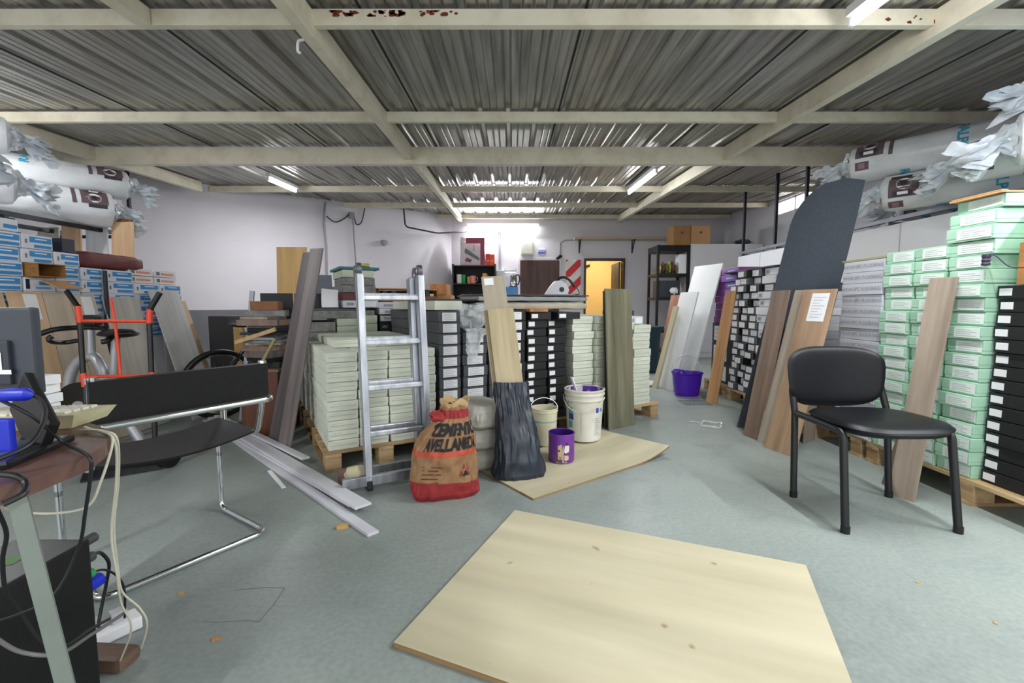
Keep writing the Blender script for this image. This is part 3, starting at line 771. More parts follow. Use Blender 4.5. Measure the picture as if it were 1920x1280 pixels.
pack(1.12, 2.12, 0.28, zp, 0.30, 0.058, PACKW, 'long white wrapped pack, lower one, between beige and green planks', rz=-1.5)
pack(1.16, 2.02, 0.0, zp - 0.002, 0.15, 0.05, mat('beige_pack_film', (188, 178, 160), 0.55, rgb2=(160, 150, 132), scale=5), 'long dirty beige pack at the front edge between beige and green planks', rz=1.0)
pack(1.12, 2.16, 0.28, zp + 0.060, 0.36, 0.044, PACKG, 'long grey wrapped pack, upper one, under the circular saw')
mb = MB(); mb.box((1.66, 0.30, zp + 0.110), (1.02, 0.42, 0.010), bev=0.002, M=PKT)
tag(mb.build('thin_dark_board', mat('dark_edge_board', (92, 78, 72), 0.7, rgb2=(70, 60, 58))), 'thin dark board right under the circular saw', 'board')
carton('white', ROW @ Tm(0.80, 0.01, ztop2 + 0.004) @ Rz(2), 0.20, 0.9, 0.062, 'white carton with a greenish stain topping the first grey column', G, nolabel=True)
mb = MB(); mb.box((0.98, 0.42, ztop2 + 0.075), (0.62, 0.30, 0.012), bev=0.002, M=ROW @ Rz(-2))
tag(mb.build('dark_board', mat('dark_board_paint', (58, 58, 62), 0.7)), 'dark thin board over the first grey columns right of the ladder', 'board')

# circular saw
SZ = zp + 0.117
sw = thing('circular_saw', 'grey and yellow hand-held circular saw lying on the boards', 'saw', PKT @ Tm(1.93, 0.20, SZ) @ Rz(-26) @ Matrix.Scale(0.72, 4), None)
SAWG = mat('saw_grey', (176, 178, 182), 0.4, 0.3, var=0.1); SAWY = mat('saw_yellow', (214, 168, 52), 0.45, var=0.1)
mb = MB(); mb.box((0, 0, 0.004), (0.36, 0.15, 0.004), bev=0.001); mb.build('base_plate', SAWG, sw, local=True)
mb = MB(); prof = [(-0.17, 0.008), (0.10, 0.008), (0.12, 0.06), (0.085, 0.13), (0.02, 0.17), (-0.05, 0.165), (-0.11, 0.10)]
mb.add([(p[0], -0.03, p[1]) for p in prof] + [(p[0], 0.03, p[1]) for p in prof], [list(range(7)), [13, 12, 11, 10, 9, 8, 7]] + [[i, 7 + i, 7 + (i + 1) % 7, (i + 1) % 7] for i in range(7)])
mb.build('blade_guard', SAWG, sw, local=True)
mb = MB(); mb.tube([(0.03, -0.03, 0.065), (0.03, -0.036, 0.065)], 0.03, n=14); mb.tube([(0.03, -0.036, 0.065), (0.03, -0.05, 0.065)], 0.012, n=8); mb.build('arbor_bolt', BLACK, sw, local=True)
mb = MB(); mb.tube([(0.05, 0.03, 0.085), (0.05, 0.10, 0.085), (0.05, 0.125, 0.085)], [0.05, 0.05, 0.035], n=16); mb.build('motor_housing', SAWY, sw, local=True)
mb = MB(); mb.tube(smooth_path([(-0.02, 0.0, 0.16), (0.02, 0.0, 0.205), (0.10, 0.0, 0.20), (0.16, 0.0, 0.14), (0.19, 0, 0.10)]), [0.016] * 25 if False else 0.016, n=8); mb.build('handle', BLACK, sw, local=True)
mb = MB(); mb.tube(smooth_path([(0.19, 0, 0.10), (0.24, 0.03, 0.06), (0.26, 0.08, 0.012), (0.20, 0.15, 0.012)]), 0.005, n=6); mb.build('cord', BLACK, sw, local=True)
# ================ stacks along the right wall; front faces towards the aisle (-x)
XF = 2.33
def RW(y, x=XF): return frame((x, y, 0), (0, -1, 0), (1, 0, 0), (0, 0, 1))
pallet('pallet under the black and mint cartons nearest the camera', RW(2.92, XF - 0.01), 1.30, 1.24)
pallet('pallet behind the leaning laminate boards on the right', RW(3.98, XF - 0.01), 1.02, 1.24)
pallet('pallet under the dark labelled cartons far on the right', RW(4.88, XF - 0.01), 0.84, 1.24)
G = 'mint green cartons on the right'
NG = 17; HG = 0.0685
for i, (y1, y0, n) in enumerate(((2.87, 2.66, 17), (2.655, 2.45, 17), (2.445, 2.25, 16))):
    wn = ['left mint column beside the printed pale cartons', 'middle mint column behind the lone plank', 'right mint column beside the black cartons'][i]
    column(RW((y0 + y1) / 2), n, y1 - y0, 1.2, HG, 'green', 'mint green flooring', wn, G, jit=0.009, rot=0.9, seed=50 + i)
zg = 0.13 + 17 * 0.071
ztr = 0.13 + 16 * 0.071
for i in range(3):
    carton('green', RW(2.345, XF - 0.012 * (i % 2)) @ Tm(0, 0, ztr + i * 0.073) @ Rz(1.5 - i), 0.235, 1.15, 0.070, 'wide mint green carton, %s, crowning the right mint column' % ['lowest', 'middle', 'uppermost'][i], G)
carton('green', RW(2.33, XF - 0.0) @ Tm(0, 0.02, ztr + 0.222) @ Rz(-2), 0.24, 1.1, 0.06, 'mint green carton with torn flap on the very top of the right mint column', G)
mb = MB(); mb.box((2.34, 2.335, ztr + 0.222 + 0.075), (0.03, 0.25, 0.004)); mb.box((2.42, 2.335, ztr + 0.222 + 0.066), (0.2, 0.26, 0.008))
tag(mb.build('torn_cardboard', KRAFT), 'torn brown cardboard flap on the tallest mint column', 'cardboard')
# mint cartons behind and above the black ones
carton('plain', RW(2.10, 2.50) @ Tm(0, 0, 0.13), 0.24, 1.0, 0.712, 'tall plain carton under the mint cartons behind the black ones', G)
for i in range(10, 18):
    carton('green', RW(2.10, 2.50) @ Tm(0, 0, 0.13 + i * 0.0715) @ Rz(0.4 * (i % 3 - 1)), 0.24, 1.0, 0.069, 'mint green carton, %s, column behind the black cartons' % ORD[17 - i], G)
carton('green', RW(2.09, 2.47) @ Tm(0, 0.02, 0.13 + 18 * 0.0715) @ Rz(2), 0.26, 1.0, 0.075, 'topmost mint green carton near the blue tarpaulin', G)
G = 'black cartons at the right edge'
for i in range(15):
    rnd = random.Random(i + 400)
    m = RW(2.098, XF + 0.050 + rnd.uniform(-0.006, 0.012)) @ Tm(rnd.uniform(-0.006, 0.006), 0, 0.13 + i * 0.0655) @ Rz(rnd.uniform(-0.6, 0.6))
    bme, lme = carton_meshes('black', 0.29, 0.10, 0.062)
    carton('black', m, 0.29, 0.10, 0.062, 'black carton with white end label, %s, at right edge beside the mint cartons' % ORD[14 - i], G)
mb = MB(); mb.box((2.43, 2.13, 0.13 + 15 * 0.0655 + 0.10), (0.018, 0.14, 0.20), bev=0.002)
tag(mb.build('board_offcut', wood('orange_oak', (196, 140, 82), (150, 98, 52), axis=2)), 'orange brown board standing on the black cartons at the right edge', 'board')
# blue tarpaulin bits on top
mb = MB(); zt_ = 0.13 + 19 * 0.0722 + 0.0
mb.grid(lambda u, v: Vector((2.62 + 0.5 * u, 2.45 - 0.62 * v, zt_ + 0.035 + 0.05 * abs(noise.noise(Vector((3 * u, 4 * v, 8)))) + 0.03 * u + 0.035 * v)), 16, 18)
mb.grid(lambda u, v: Vector((2.62 + 0.5 * u, 2.45 - 0.62 * v, zt_ + 0.03 + 0.05 * abs(noise.noise(Vector((3 * u, 4 * v, 8)))) + 0.03 * u + 0.035 * v)), 16, 18)
tag(mb.build('blue_tarpaulin', mat('blue_tarp', (40, 120, 214), 0.45, var=0.2, scale=12, bump=0.3)), 'crumpled bright blue tarpaulin on top of the mint cartons', 'tarpaulin')
# white tag with dark cable end hanging on the green boxes
mb = MB(); mb.lathe([(0.001, -0.03), (0.016, -0.028), (0.018, -0.02), (0.014, -0.012), (0.018, -0.004), (0.014, 0.006), (0.018, 0.014), (0.016, 0.026), (0.001, 0.028)], n=12, M=Tm(2.302, 2.235, 1.235))
mb.tube(smooth_path([(2.302, 2.235, 1.262), (2.31, 2.20, 1.25), (2.33, 2.16, 1.20), (2.37, 2.14, 1.19), (2.46, 2.10, 1.19)]), 0.003, n=6)
tag(mb.build('hanging_cable', mat('violet_grey_rubber', (62, 54, 78), 0.6)), 'dark ribbed plug hanging from a cable on the mint cartons', 'cable')

# pale cartons with printing
G = 'pale printed cartons right of the dark carpet'
for i in range(9):
    carton('text', RW(3.06) @ Tm(0, 0.004 * (i % 3), 0.13 + 0.50 + i * 0.0755) @ Rz(0.2 * (i % 2)), 0.35, 1.2, 0.073, 'pale grey carton with grey printed words, %s, beside the mint stack' % ORD[8 - i], G)
G3 = 'cartons below the printed pale ones'
for i in range(6):
    carton('pale', RW(3.06) @ Tm(0.01 * (i % 2), 0.015 * ((i * 7) % 3) - 0.01, 0.13 + i * 0.0815) @ Rz(0.8 * (i % 3 - 1)), 0.35, 1.2, 0.078, 'pale carton without printing, %s, under the printed pale ones' % ORD[5 - i], G3)
mb = MB(); mb.box((2.95, 3.0, 0.13 + 0.5 + 9 * 0.0755 + 0.008), (1.2, 0.55, 0.012), bev=0.002)
tag(mb.build('cover_sheet', mat('olive_sheet', (170, 166, 120), 0.7, var=0.2, scale=9)), 'thin olive sheet covering the printed pale cartons', 'sheet')
# columns hidden behind carpet and boards
for i in range(2):
    carton('plain', RW(3.50, 2.66) @ Tm(0, 0.0, 0.13 + i * 0.405), 0.40, 0.85, 0.40, 'big plain carton, %s, column hidden behind the dark carpet' % ORD[1 - i], G3)
# dark labelled cartons further back
G = 'dark cartons with white labels far on the right'
mixk = {'mixed': 'dark grey white-labelled', 'slim': 'black white-labelled', 'pale': 'pale grey', 'plain': 'plain white'}
rnd = random.Random(11)
for i, (y1, y0, n) in enumerate(((4.86, 4.68, 16), (4.675, 4.49, 17), (4.485, 4.30, 17), (4.295, 4.06, 17))):
    ks = [rnd.choice(['mixed', 'mixed', 'slim']) for _ in range(n)] if i < 3 else (['slim'] * 5 + ['pale', 'plain', 'pale', 'pale', 'plain', 'pale', 'plain', 'pale', 'pale', 'mixed', 'plain', 'pale'])
    column(RW((y0 + y1) / 2), n, y1 - y0, 1.2, 0.0695, None, mixk, ['first column left of the orange plank', 'second far column, behind the orange plank', 'third far column, right of orange plank', 'fourth far column, beside the dark carpet'][i], G, jit=0.02, rot=2.0, seed=60 + i, kinds=ks)
ztf = 0.13 + 17 * 0.072
mb = MB(); mb.box((2.95, 4.6, ztf + 0.008), (1.22, 1.0, 0.014), bev=0.002)
tag(mb.build('cover_sheet', mat('dark_sheet', (62, 62, 64), 0.7)), 'dark sheet covering the far dark labelled cartons', 'sheet')
mb = MB(); mb.box((3.0, 4.55, ztf + 0.024), (1.1, 1.2, 0.012), bev=0.002)
tag(mb.build('cover_sheet', mat('olive_sheet', (170, 166, 120), 0.7, var=0.2, scale=9)), 'thin olive board on the far right stack below the window', 'sheet')
# magenta cartons behind the white panels
G = 'magenta and violet cartons behind the white panel'
pallet('pallet under the magenta cartons behind the white panels', RW(5.47, XF + 0.0), 0.56, 1.0)
for i in range(3):
    carton('slim', RW(5.17, 2.40) @ Tm(0, 0, 0.13 + i * 0.225), 0.54, 0.95, 0.222, 'dark carton, %s, under the magenta cartons' % ORD[2 - i], G)
for i in range(8):
    carton('purple', RW(5.16, 2.40) @ Tm(0.01 * (i % 2), 0.01 * (i % 3), 0.13 + 9 * 0.075 + i * 0.077) @ Rz(0.5 * (i % 3 - 1)), 0.52, 0.9, 0.074, 'magenta and violet carton, %s, behind the white panel' % ORD[7 - i], G)

# ---------------------------------------------------------------- planks leaning about
def plank(name, label, cat, base_l, base_r, top_l, th, m, group=None, mb_extra=None):
    """A flat board: lower left / lower right / upper left corners of its visible face (seen from the camera)."""
    bl, br, tl = Vector(base_l), Vector(base_r), Vector(top_l)
    x = (br - bl).normalized(); z = (tl - bl); z = (z - x * z.dot(x)); h = z.length; z.normalize(); y = z.cross(x)
    w_ = (br - bl).length
    M = frame(bl, x, y, z)
    mb = MB(); mb.box((w_ / 2, th / 2, h / 2), (w_, th, h), bev=min(0.002, th * 0.3))
    if mb_extra: mb_extra(mb, w_, h)
    o = mb.build(name, m, M=M, local=True)
    tag(o, label, cat, group)
    return o, M, w_, h
OAK = wood('warm_oak_laminate', (186, 156, 128), (150, 120, 94), rough=0.45)
GREYOAK = wood('grey_oak_laminate', (172, 158, 142), (134, 120, 106), rough=0.45)
DARKOAK = wood('dusky_oak_laminate', (146, 122, 106), (104, 84, 74), rough=0.45)
MIXOAK = wood('pale_stripe_laminate', (182, 172, 156), (150, 134, 118), rough=0.45)
BEIGEOAK = wood('beige_oak_laminate', (196, 180, 146), (158, 142, 108), rough=0.5)
GREENOAK = wood('olive_grey_laminate', (136, 134, 112), (88, 88, 68), rough=0.5)
SMOKE = wood('smoky_grey_laminate', (132, 122, 120), (88, 80, 80), rough=0.5)
PINE = wood('orange_pine', (206, 158, 112), (170, 122, 80), rough=0.55)
YPINE = wood('yellow_pine_panel', (226, 188, 124), (200, 156, 92), rough=0.55)
WMELA = mat('white_melamine', (228, 230, 230), 0.35, var=0.03, scale=3)
GB = 'laminate planks leaning in the storeroom'
# three wide laminate boards in front of the dark carpet
def face(px, py, Y): return at(px, py, Y)
b1, b2 = fl(1394, 818), fl(1440, 840)
plank('laminate_plank', 'dusky brown laminate plank, leftmost of the three before the dark carpet', 'plank', fl(1393, 815), fl(1423, 827), at(1470, 544, 3.42), 0.010, DARKOAK, GB)
plank('laminate_plank', 'pale striped laminate plank between the dusky and warm brown ones', 'plank', fl(1419, 827), fl(1444, 836.5), at(1494, 544, 3.38), 0.010, MIXOAK, GB)
o, M, w_, h_ = plank('laminate_plank', 'warm brown laminate plank with a white paper taped near its top', 'plank', fl(1432, 838), fl(1488, 858), at(1503, 543, 3.30), 0.012, OAK, GB)
mb = MB(); mb.box((w_ * 0.58, -0.0015, h_ - 0.13), (0.125, 0.002, 0.20), 0, M=M)
for k in range(8): mb.box((w_ * 0.58 - 0.01 * (k % 3), -0.003, h_ - 0.06 - 0.02 * k), (0.09 - 0.02 * (k % 3), 0.0006, 0.005), 1, M=M)
tag(mb.build('taped_note', [PAPER, mat('faint_grey_print', (196, 198, 208), 0.8)]), 'white printed paper taped to the warm brown laminate plank', 'paper')
plank('laminate_plank', 'grey oak laminate plank peeping out right behind the warm brown one', 'plank', fl(1508, 832), fl(1528, 825), at(1590, 545, 3.58), 0.010, GREYOAK, GB)
# dark carpet curved and standing behind the boards
CARPET = mat('dark_grey_carpet', (66, 73, 82), 0.95, rgb2=(50, 56, 64), scale=120, bump=0.5)
QBL, QBR, QTL, QTR = Vector((1.875, 3.72, 0.003)), Vector((2.29, 3.56, 0.003)), at(1503, 334, 3.82), at(1623, 337, 3.60)
def carpet(u, v):
    um = 0.0
    if v > 0.80: q = (v - 0.80) / 0.20; um = 0.66 * (1 - sqrt(max(0.0, 1 - q * q)))
    u = um + (1 - um) * u
    p = (QBL * (1 - u) + QBR * u) * (1 - v) + (QTL * (1 - u) + QTR * u) * v
    bow = 0.05 * sin(pi * u) + 0.04 * sin(pi * v)
    return p + Vector((-0.35 * bow * (1 - v), -bow * 0.8, 0.0))
mb = MB(); nu, nv = 22, 44
mb.grid(carpet, nu, nv)
def carpet2(u, v): return carpet(u, v) + Vector((0.002, 0.010, 0.0))
mb.grid(carpet2, nu, nv)
for j in range(nv - 1):
    for i in (0, nu - 1):
        a = j * nu + i; c = a + nu; mb.f.append([a, c, c + nu * nv, a + nu * nv]); mb.m.append(0); mb.sm.append(False)
for i in range(nu - 1):
    for j in (0, nv - 1):
        a = j * nu + i; mb.f.append([a, a + 1, a + 1 + nu * nv, a + nu * nv]); mb.m.append(0); mb.sm.append(False)
tag(mb.build('carpet_sheet', CARPET), 'tall dark grey carpet sheet standing curved behind the laminate boards', 'carpet')
# single plank by the chair
plank('laminate_plank', 'single grey brown laminate plank leaning behind the black chair', 'plank', fl(1664, 925), fl(1714, 942), at(1768, 520, 2.42), 0.010, GREYOAK, GB)
mb = MB()
plank('laminate_plank', 'narrow laminate strip lying half hidden behind the black chair leg', 'plank', fl(1652, 906), fl(1662, 912), at(1700, 752, 2.52), 0.008, DARKOAK, GB)
# thin orange plank in front of dark labelled cartons
plank('pine_plank', 'narrow orange brown plank leaning on the far dark labelled cartons', 'plank', fl(1323, 754), fl(1343, 758), at(1366, 545, 4.80), 0.016, PINE)
# white panels and bits by the purple bucket
plank('melamine_board', 'tall white panel, largest one leaning by the purple bucket', 'panel', fl(1243, 722), fl(1290, 736), at(1284, 502, 5.98), 0.018, WMELA, 'white panels by the purple bucket')
plank('melamine_board', 'narrower white panel with a dark edge leaning before the tallest one', 'panel', fl(1232, 724), fl(1262, 733), at(1279, 548, 5.66), 0.018, WMELA, 'white panels by the purple bucket')
plank('pine_plank', 'reddish brown board leaning on the black rack beside the bin', 'plank', fl(1230, 697), fl(1246, 700), at(1256, 553, 6.95), 0.016, wood('reddish_wood', (160, 114, 86), (122, 82, 58)))
plank('batten', 'pale batten leaning left of the white panels', 'batten', fl(1222, 726), fl(1230, 728), at(1274, 574, 5.55), 0.03, wood('pale_batten', (222, 214, 180), (190, 180, 146)))
# olive planks leaning on the right end of the middle row
plank('laminate_plank', 'olive grey laminate plank, front one of two leaning at the row end', 'plank', fl(1142, 807), fl(1190, 796), at(1106, 540, 3.57), 0.012, GREENOAK, GB)
plank('laminate_plank', 'olive grey laminate plank behind its twin, left edge showing', 'plank', fl(1135, 802), fl(1181, 791), at(1099, 544, 3.605), 0.012, wood('dark_olive_laminate', (92, 92, 78), (60, 60, 48), rough=0.5), GB)
# tall smoky planks leaning left of the white stack
plank('laminate_plank', 'tall smoky grey laminate plank, right one of the leaning pair', 'plank', fl(519, 846), fl(543, 850), at(584, 466, 3.42), 0.012, SMOKE, GB)
plank('laminate_plank', 'tall smoky grey laminate plank, left one of the leaning pair', 'plank', fl(502, 830), fl(520, 838), at(566, 474, 3.54), 0.012, wood('dark_smoky_laminate', (112, 104, 106), (74, 66, 68), rough=0.5), GB)
# ================ foreground floor things
PLY = wood('pale_plywood', (206, 199, 172), (190, 182, 152), axis=0, rough=0.55, knots=True, rnd=0.0, fine=5.0)
PLYE = wood('plywood_edge', (170, 138, 96), (116, 88, 56), axis=0, rough=0.7)
A = fl(970, 963); B = fl(1518, 1068); D = fl(738, 1214)
x = (B - A).normalized(); d_ = (D - A); yv = (d_ - x * d_.dot(x)).normalized()
M = frame(A, x, -yv * -1, x.cross(yv)) if x.cross(yv).z > 0 else frame(D, x, -yv, x.cross(-yv))
wx = (B - A).length; wy = (d_ - x * d_.dot(x)).length
def ply_sheet(M, wx, wy, th, warp, label):
    n = 24
    mb = MB()
    def top(u, v): return Vector((wx * u, wy * v, th + warp(u, v)))
    def bot(u, v): return Vector((wx * u, wy * v, warp(u, v)))
    mb.grid(top, n, n, 0); mb.grid(lambda u, v: bot(1 - u, v), n, n, 1)
    for (f1, f2) in ((lambda t: (t, 0), 0), (lambda t: (1, t), 0), (lambda t: (1 - t, 1), 0), (lambda t: (0, 1 - t), 0)):
        mb.grid(lambda u, v, f1=f1: (top if v > 0.5 else bot)(*f1(u)), n, 2, 1, smooth=False)
    return tag(mb.build('plywood_sheet', [PLY, PLYE], M=M, local=True), label, 'plywood')
ply_sheet(M, wx, wy, 0.016, lambda u, v: 0.001, 'large pale plywood sheet lying in the foreground')
A2 = fl(1000, 938); B2 = fl(1255, 853)
x = (B2 - A2).normalized(); y = Vector((-x.y, x.x, 0))
M2 = frame(A2, x, y, Vector((0, 0, 1)))
W2 = (B2 - A2).length
ply_sheet(M2, W2, 0.62, 0.010, lambda u, v: 0.001 + 0.055 * max(0, (u - 0.7) / 0.3) ** 2 * (1 - 0.5 * v), 'smaller pale plywood sheet under the paint pails, its right corner curling up')
PLYZ = 0.0115

# ---------------------------------------------------------------- loft helper for bags
class Loft:
    """Rings (z, cx, cy, a, b, e): superellipse sections, noise wrinkles."""
    def __init__(s, rings, M, amp=0.01, freq=8.0, seed=0.0, vamp=0.0):
        s.r = rings; s.M = M; s.amp = amp; s.freq = freq; s.seed = seed; s.vamp = vamp
    def pt(s, t, ang, off=0.0):
        k = t * (len(s.r) - 1); i = min(int(k), len(s.r) - 2); f = k - i; f = f * f * (3 - 2 * f) * 0.5 + f * 0.5
        a = [s.r[i][q] * (1 - f) + s.r[i + 1][q] * f for q in range(6)]
        e = a[5]; c, s_ = cos(ang), sin(ang)
        x = abs(c) ** e * (1 if c >= 0 else -1); y = abs(s_) ** e * (1 if s_ >= 0 else -1)
        n = noise.noise(Vector((c * s.freq * 0.5, s_ * s.freq * 0.5, a[0] * s.freq * 2 + s.seed)))
        n2 = noise.noise(Vector((c * s.freq * 1.4, s_ * s.freq * 1.4, a[0] * s.freq * 1.2 + s.seed + 7)))
        k_ = s.amp * (n + 0.6 * n2) + s.vamp * noise.noise(Vector((c * 9, s_ * 9, s.seed))) + off
        d = Vector((c, s_, 0))
        return s.M @ (Vector((a[1] + x * a[3], a[2] + y * a[4], a[0])) + d * k_)
    def mesh(s, mb, nu=56, nv=40, mi=0, fmat=None, cap0=True, cap1=False):
        b = len(s_v) if False else len(mb.v)
        for j in range(nv):
            for i in range(nu): mb.v.append(s.pt(j / (nv - 1), 2 * pi * i / nu))
        for j in range(nv - 1):
            for i in range(nu):
                i2 = (i + 1) % nu
                mb.f.append([b + j * nu + i, b + j * nu + i2, b + (j + 1) * nu + i2, b + (j + 1) * nu + i])
                mb.m.append(fmat((j + 0.5) / (nv - 1), 2 * pi * (i + 0.5) / nu) if fmat else mi); mb.sm.append(True)
        if cap0: mb.f.append([b + i for i in range(nu)][::-1]); mb.m.append(mi); mb.sm.append(False)
        if cap1: mb.f.append([b + (nv - 1) * nu + i for i in range(nu)]); mb.m.append(mi); mb.sm.append(False)

# ---------------------------------------------------------------- open brown cement bag with red bands
BAGK = mat('cement_bag_paper', (160, 122, 84), 0.75, rgb2=(130, 96, 64), scale=14, bump=0.25)
BAGR = mat('cement_bag_red', (160, 44, 46), 0.65, rgb2=(132, 34, 38), scale=12, bump=0.25)
BAGO = mat('cement_bag_orange', (190, 84, 56), 0.65, rgb2=(166, 68, 46), scale=12)
BAGI = mat('cement_bag_inside', (190, 160, 116), 0.85)
c = fl(833, 930); cb_ = Vector((c.x, c.y + 0.02, 0))
MBG = Tm(cb_) @ Rz(14)
rings = [(0.0, 0, 0, 0.158, 0.070, 0.55), (0.03, 0, 0, 0.178, 0.090, 0.6), (0.10, 0.0, 0, 0.178, 0.105, 0.7), (0.20, 0.0, 0, 0.168, 0.110, 0.8), (0.28, 0.005, 0, 0.160, 0.105, 0.85),
         (0.34, 0.02, 0.0, 0.140, 0.095, 0.9), (0.39, 0.04, 0.0, 0.105, 0.080, 0.95), (0.43, 0.052, 0.0, 0.078, 0.066, 1.0), (0.49, 0.056, 0.0, 0.070, 0.056, 1.0)]
bag = thing('cement_bag', 'open brown paper cement bag with red bottom and black lettering', 'cement bag', Tm(cb_))
lf = Loft(rings, MBG, amp=0.012, freq=9, seed=3)
def bagmat(t, a):
    z = t * 8
    k = int(t * 8); f = t * 8 - k
    zz = rings[min(k, 8)][0] * (1 - f) + rings[min(k + 1, 8)][0] * f
    if zz < 0.105 + 0.012 * sin(a * 2): return 1
    if 0.235 < zz < 0.262 and sin(a) < 0.35: return 2
    if 0.425 < zz < 0.47: return 1
    return 0
mb = MB(); lf.mesh(mb, 96, 72, 0, bagmat); sk_ = mb.build('sack', [BAGK, BAGR, BAGO], bag)
def wrap_text(mb, lf, rings, s, size, z0, a0, mi, bold=0.0, off=0.004, squeeze=1.0, slant=0.0):
    zs = [r[0] for r in rings]
    def t_of(z):
        for i in range(len(zs) - 1):
            if zs[i] <= z <= zs[i + 1]:
                lo, hi = 0.0, 1.0
                for _ in range(16):
                    f = (lo + hi) / 2; g = f * f * (3 - 2 * f) * 0.5 + f * 0.5
                    if zs[i] * (1 - g) + zs[i + 1] * g < z: lo = f
                    else: hi = f
                return (i + lo) / (len(zs) - 1)
        return 1.0
    def fn(p):
        z = z0 + p.y + slant * p.x; t = t_of(min(max(z, 0), zs[-1]))
        k = int(min(t * (len(rings) - 1), len(rings) - 2)); rad = 0.5 * (rings[k][3] + rings[k][4])
        return lf.pt(t, a0 + p.x / rad * squeeze, off)
    mb.text(s, size, None, mi, fn=fn, bold=bold)
mb = MB()
wrap_text(mb, lf, rings, 'CEMENTO', 0.080, 0.372, -1.35, 0, bold=0.004, squeeze=0.62)
wrap_text(mb, lf, rings, 'AVELLANEDA', 0.080, 0.300, -1.40, 0, bold=0.004, squeeze=0.52)
mb.build('lettering', [BLACKINK], sk_)
mb = MB()
def onbag(px, pz, off=0.004):
    lo = [r[0] for r in rings]
    for i in range(8):
        if lo[i] <= pz <= lo[i + 1]: t = (i + (pz - lo[i]) / (lo[i + 1] - lo[i])) / 8
    return lf.pt(t, -1.30 + px / 0.14, off)
def tri_mark(pts, mi, off): mb.add([onbag(p[0], p[1], off) for p in pts], [list(range(len(pts)))], mi)
tri_mark([(0.0, 0.14), (0.06, 0.14), (0.03, 0.195)], 0, 0.005); tri_mark([(0.014, 0.137), (0.046, 0.137), (0.03, 0.165)], 1, 0.007)
for i in range(4): tri_mark([(-0.13, 0.135 + 0.018 * i), (-0.06 + 0.01 * (i % 2), 0.13 + 0.018 * i), (-0.06 + 0.01 * (i % 2), 0.134 + 0.018 * i), (-0.13, 0.139 + 0.018 * i)], 2, 0.005)
mb.build('printed_emblem', [BAGR, BLACKINK, mat('dark_brown_print', (70, 50, 34), 0.8)], sk_)
mb = MB()
top = [lf.pt(1.0, 2 * pi * i / 40) for i in range(40)]
vs = []; 
for j in range(6):
    for i in range(40):
        p = top[i]; q = MBG @ Vector((0.056, 0, 0.49)); d = (p - q); k = 1 + (0.10 * sin(j * 0.7) if j < 5 else -0.05)
        vs.append(q + Vector((d.x * (k - 0.02), d.y * (k - 0.02), 0)) + Vector((0, 0, (0.004 + 0.008 * j) * (1 + 0.5 * sin(i * 0.63)) - (0.03 * max(0, j - 3)))))
mb.add(vs, [[j * 40 + i, j * 40 + (i + 1) % 40, (j + 1) * 40 + (i + 1) % 40, (j + 1) * 40 + i] for j in range(5) for i in range(40)], 0, True)
mb.blob(MBG @ Vector((-0.02, -0.02, 0.435)), (0.05, 0.03, 0.03), 1, amp=0.5, seed=4)
mb.build('torn_rim', [BAGI, BAGR], bag)

# ---------------------------------------------------------------- three grey bags in a pile
GBAG = mat('grey_bag_paper', (186, 184, 174), 0.8, rgb2=(160, 158, 148), scale=7, bump=0.25)
cc = fl(908, 872)
for i in range(3):
    Mg = Tm(cc.x + 0.005 * i - 0.045, cc.y + 0.05 + 0.005 * i, 0.002 + i * 0.125 + (0.012 if i == 0 else 0.012)) @ Rz(28 + 2 * i)
    hw, dp, hh = 0.165 - 0.008 * i, 0.20, 0.118 + (0.02 if i == 2 else 0)
    rr = [(0.0, 0, 0, hw * 0.86, dp * 0.86, 0.5), (0.02, 0, 0, hw * 0.97, dp * 0.97, 0.5), (hh * 0.5, 0, 0, hw, dp, 0.5), (hh * 0.8, 0, 0, hw * 0.94, dp * 0.95, 0.5), (hh, 0, 0, hw * 0.72, dp * 0.78, 0.55), (hh + 0.003, 0, 0, hw * 0.2, dp * 0.2, 0.8)]
    g = Loft(rr, Mg, amp=0.010, freq=11, seed=20 + i * 5)
    mb = MB(); g.mesh(mb, 64, 30, 0, cap1=True)
    tag(mb.build('cement_sack', GBAG), ['flattened grey cement sack, lowest of the pile', 'grey cement sack in the middle of the pile', 'plump grey cement sack on top of the pile'][i] + ' behind the dark bag', 'cement bag', 'grey cement sacks')

# ---------------------------------------------------------------- dark bag with beige planks standing in it
DKB = mat('dark_blue_sack', (40, 49, 63), 0.38, rgb2=(22, 27, 38), scale=7, bump=0.25, stretch=(1, 1, 0.3))
cd = fl(973, 905); cd = Vector((cd.x, cd.y + 0.09, PLYZ + 0.002))
rr = [(0.0, 0.0, 0, 0.150, 0.085, 0.8), (0.02, 0.0, 0, 0.158, 0.09, 0.8), (0.10, 0.0, 0.005, 0.145, 0.088, 0.85), (0.22, -0.005, 0.035, 0.128, 0.08, 0.9), (0.34, -0.012, 0.07, 0.112, 0.07, 0.95), (0.44, -0.02, 0.10, 0.104, 0.062, 0.95), (0.53, -0.02, 0.128, 0.108, 0.060, 0.9)]
dl = Loft(rr, Tm(cd) @ Rz(12), amp=0.013, freq=6, seed=2, vamp=0.004)
mb = MB(); dl.mesh(mb, 110, 60, 0)
inner = Loft([(r[0] + 0.01, r[1], r[2], r[3] - 0.005, r[4] - 0.005, r[5]) for r in rr[3:]], Tm(cd) @ Rz(12), amp=0.013, freq=6, seed=2, vamp=0.004)
inner.mesh(mb, 110, 20, 0, cap0=False)
tag(mb.build('dark_sack', DKB), 'dark blue plastic sack standing around the beige planks', 'sack')
def pl_at(px0, px1, pyb, pyt, Yb, Yt, label, m, pt0=None):
    bl = at(px0, pyb, Yb); br = at(px1, pyb, Yb + 0.02); tl = at(pt0 if pt0 else px0, pyt, Yt)
    return bl, br, tl
z0p = 0.05
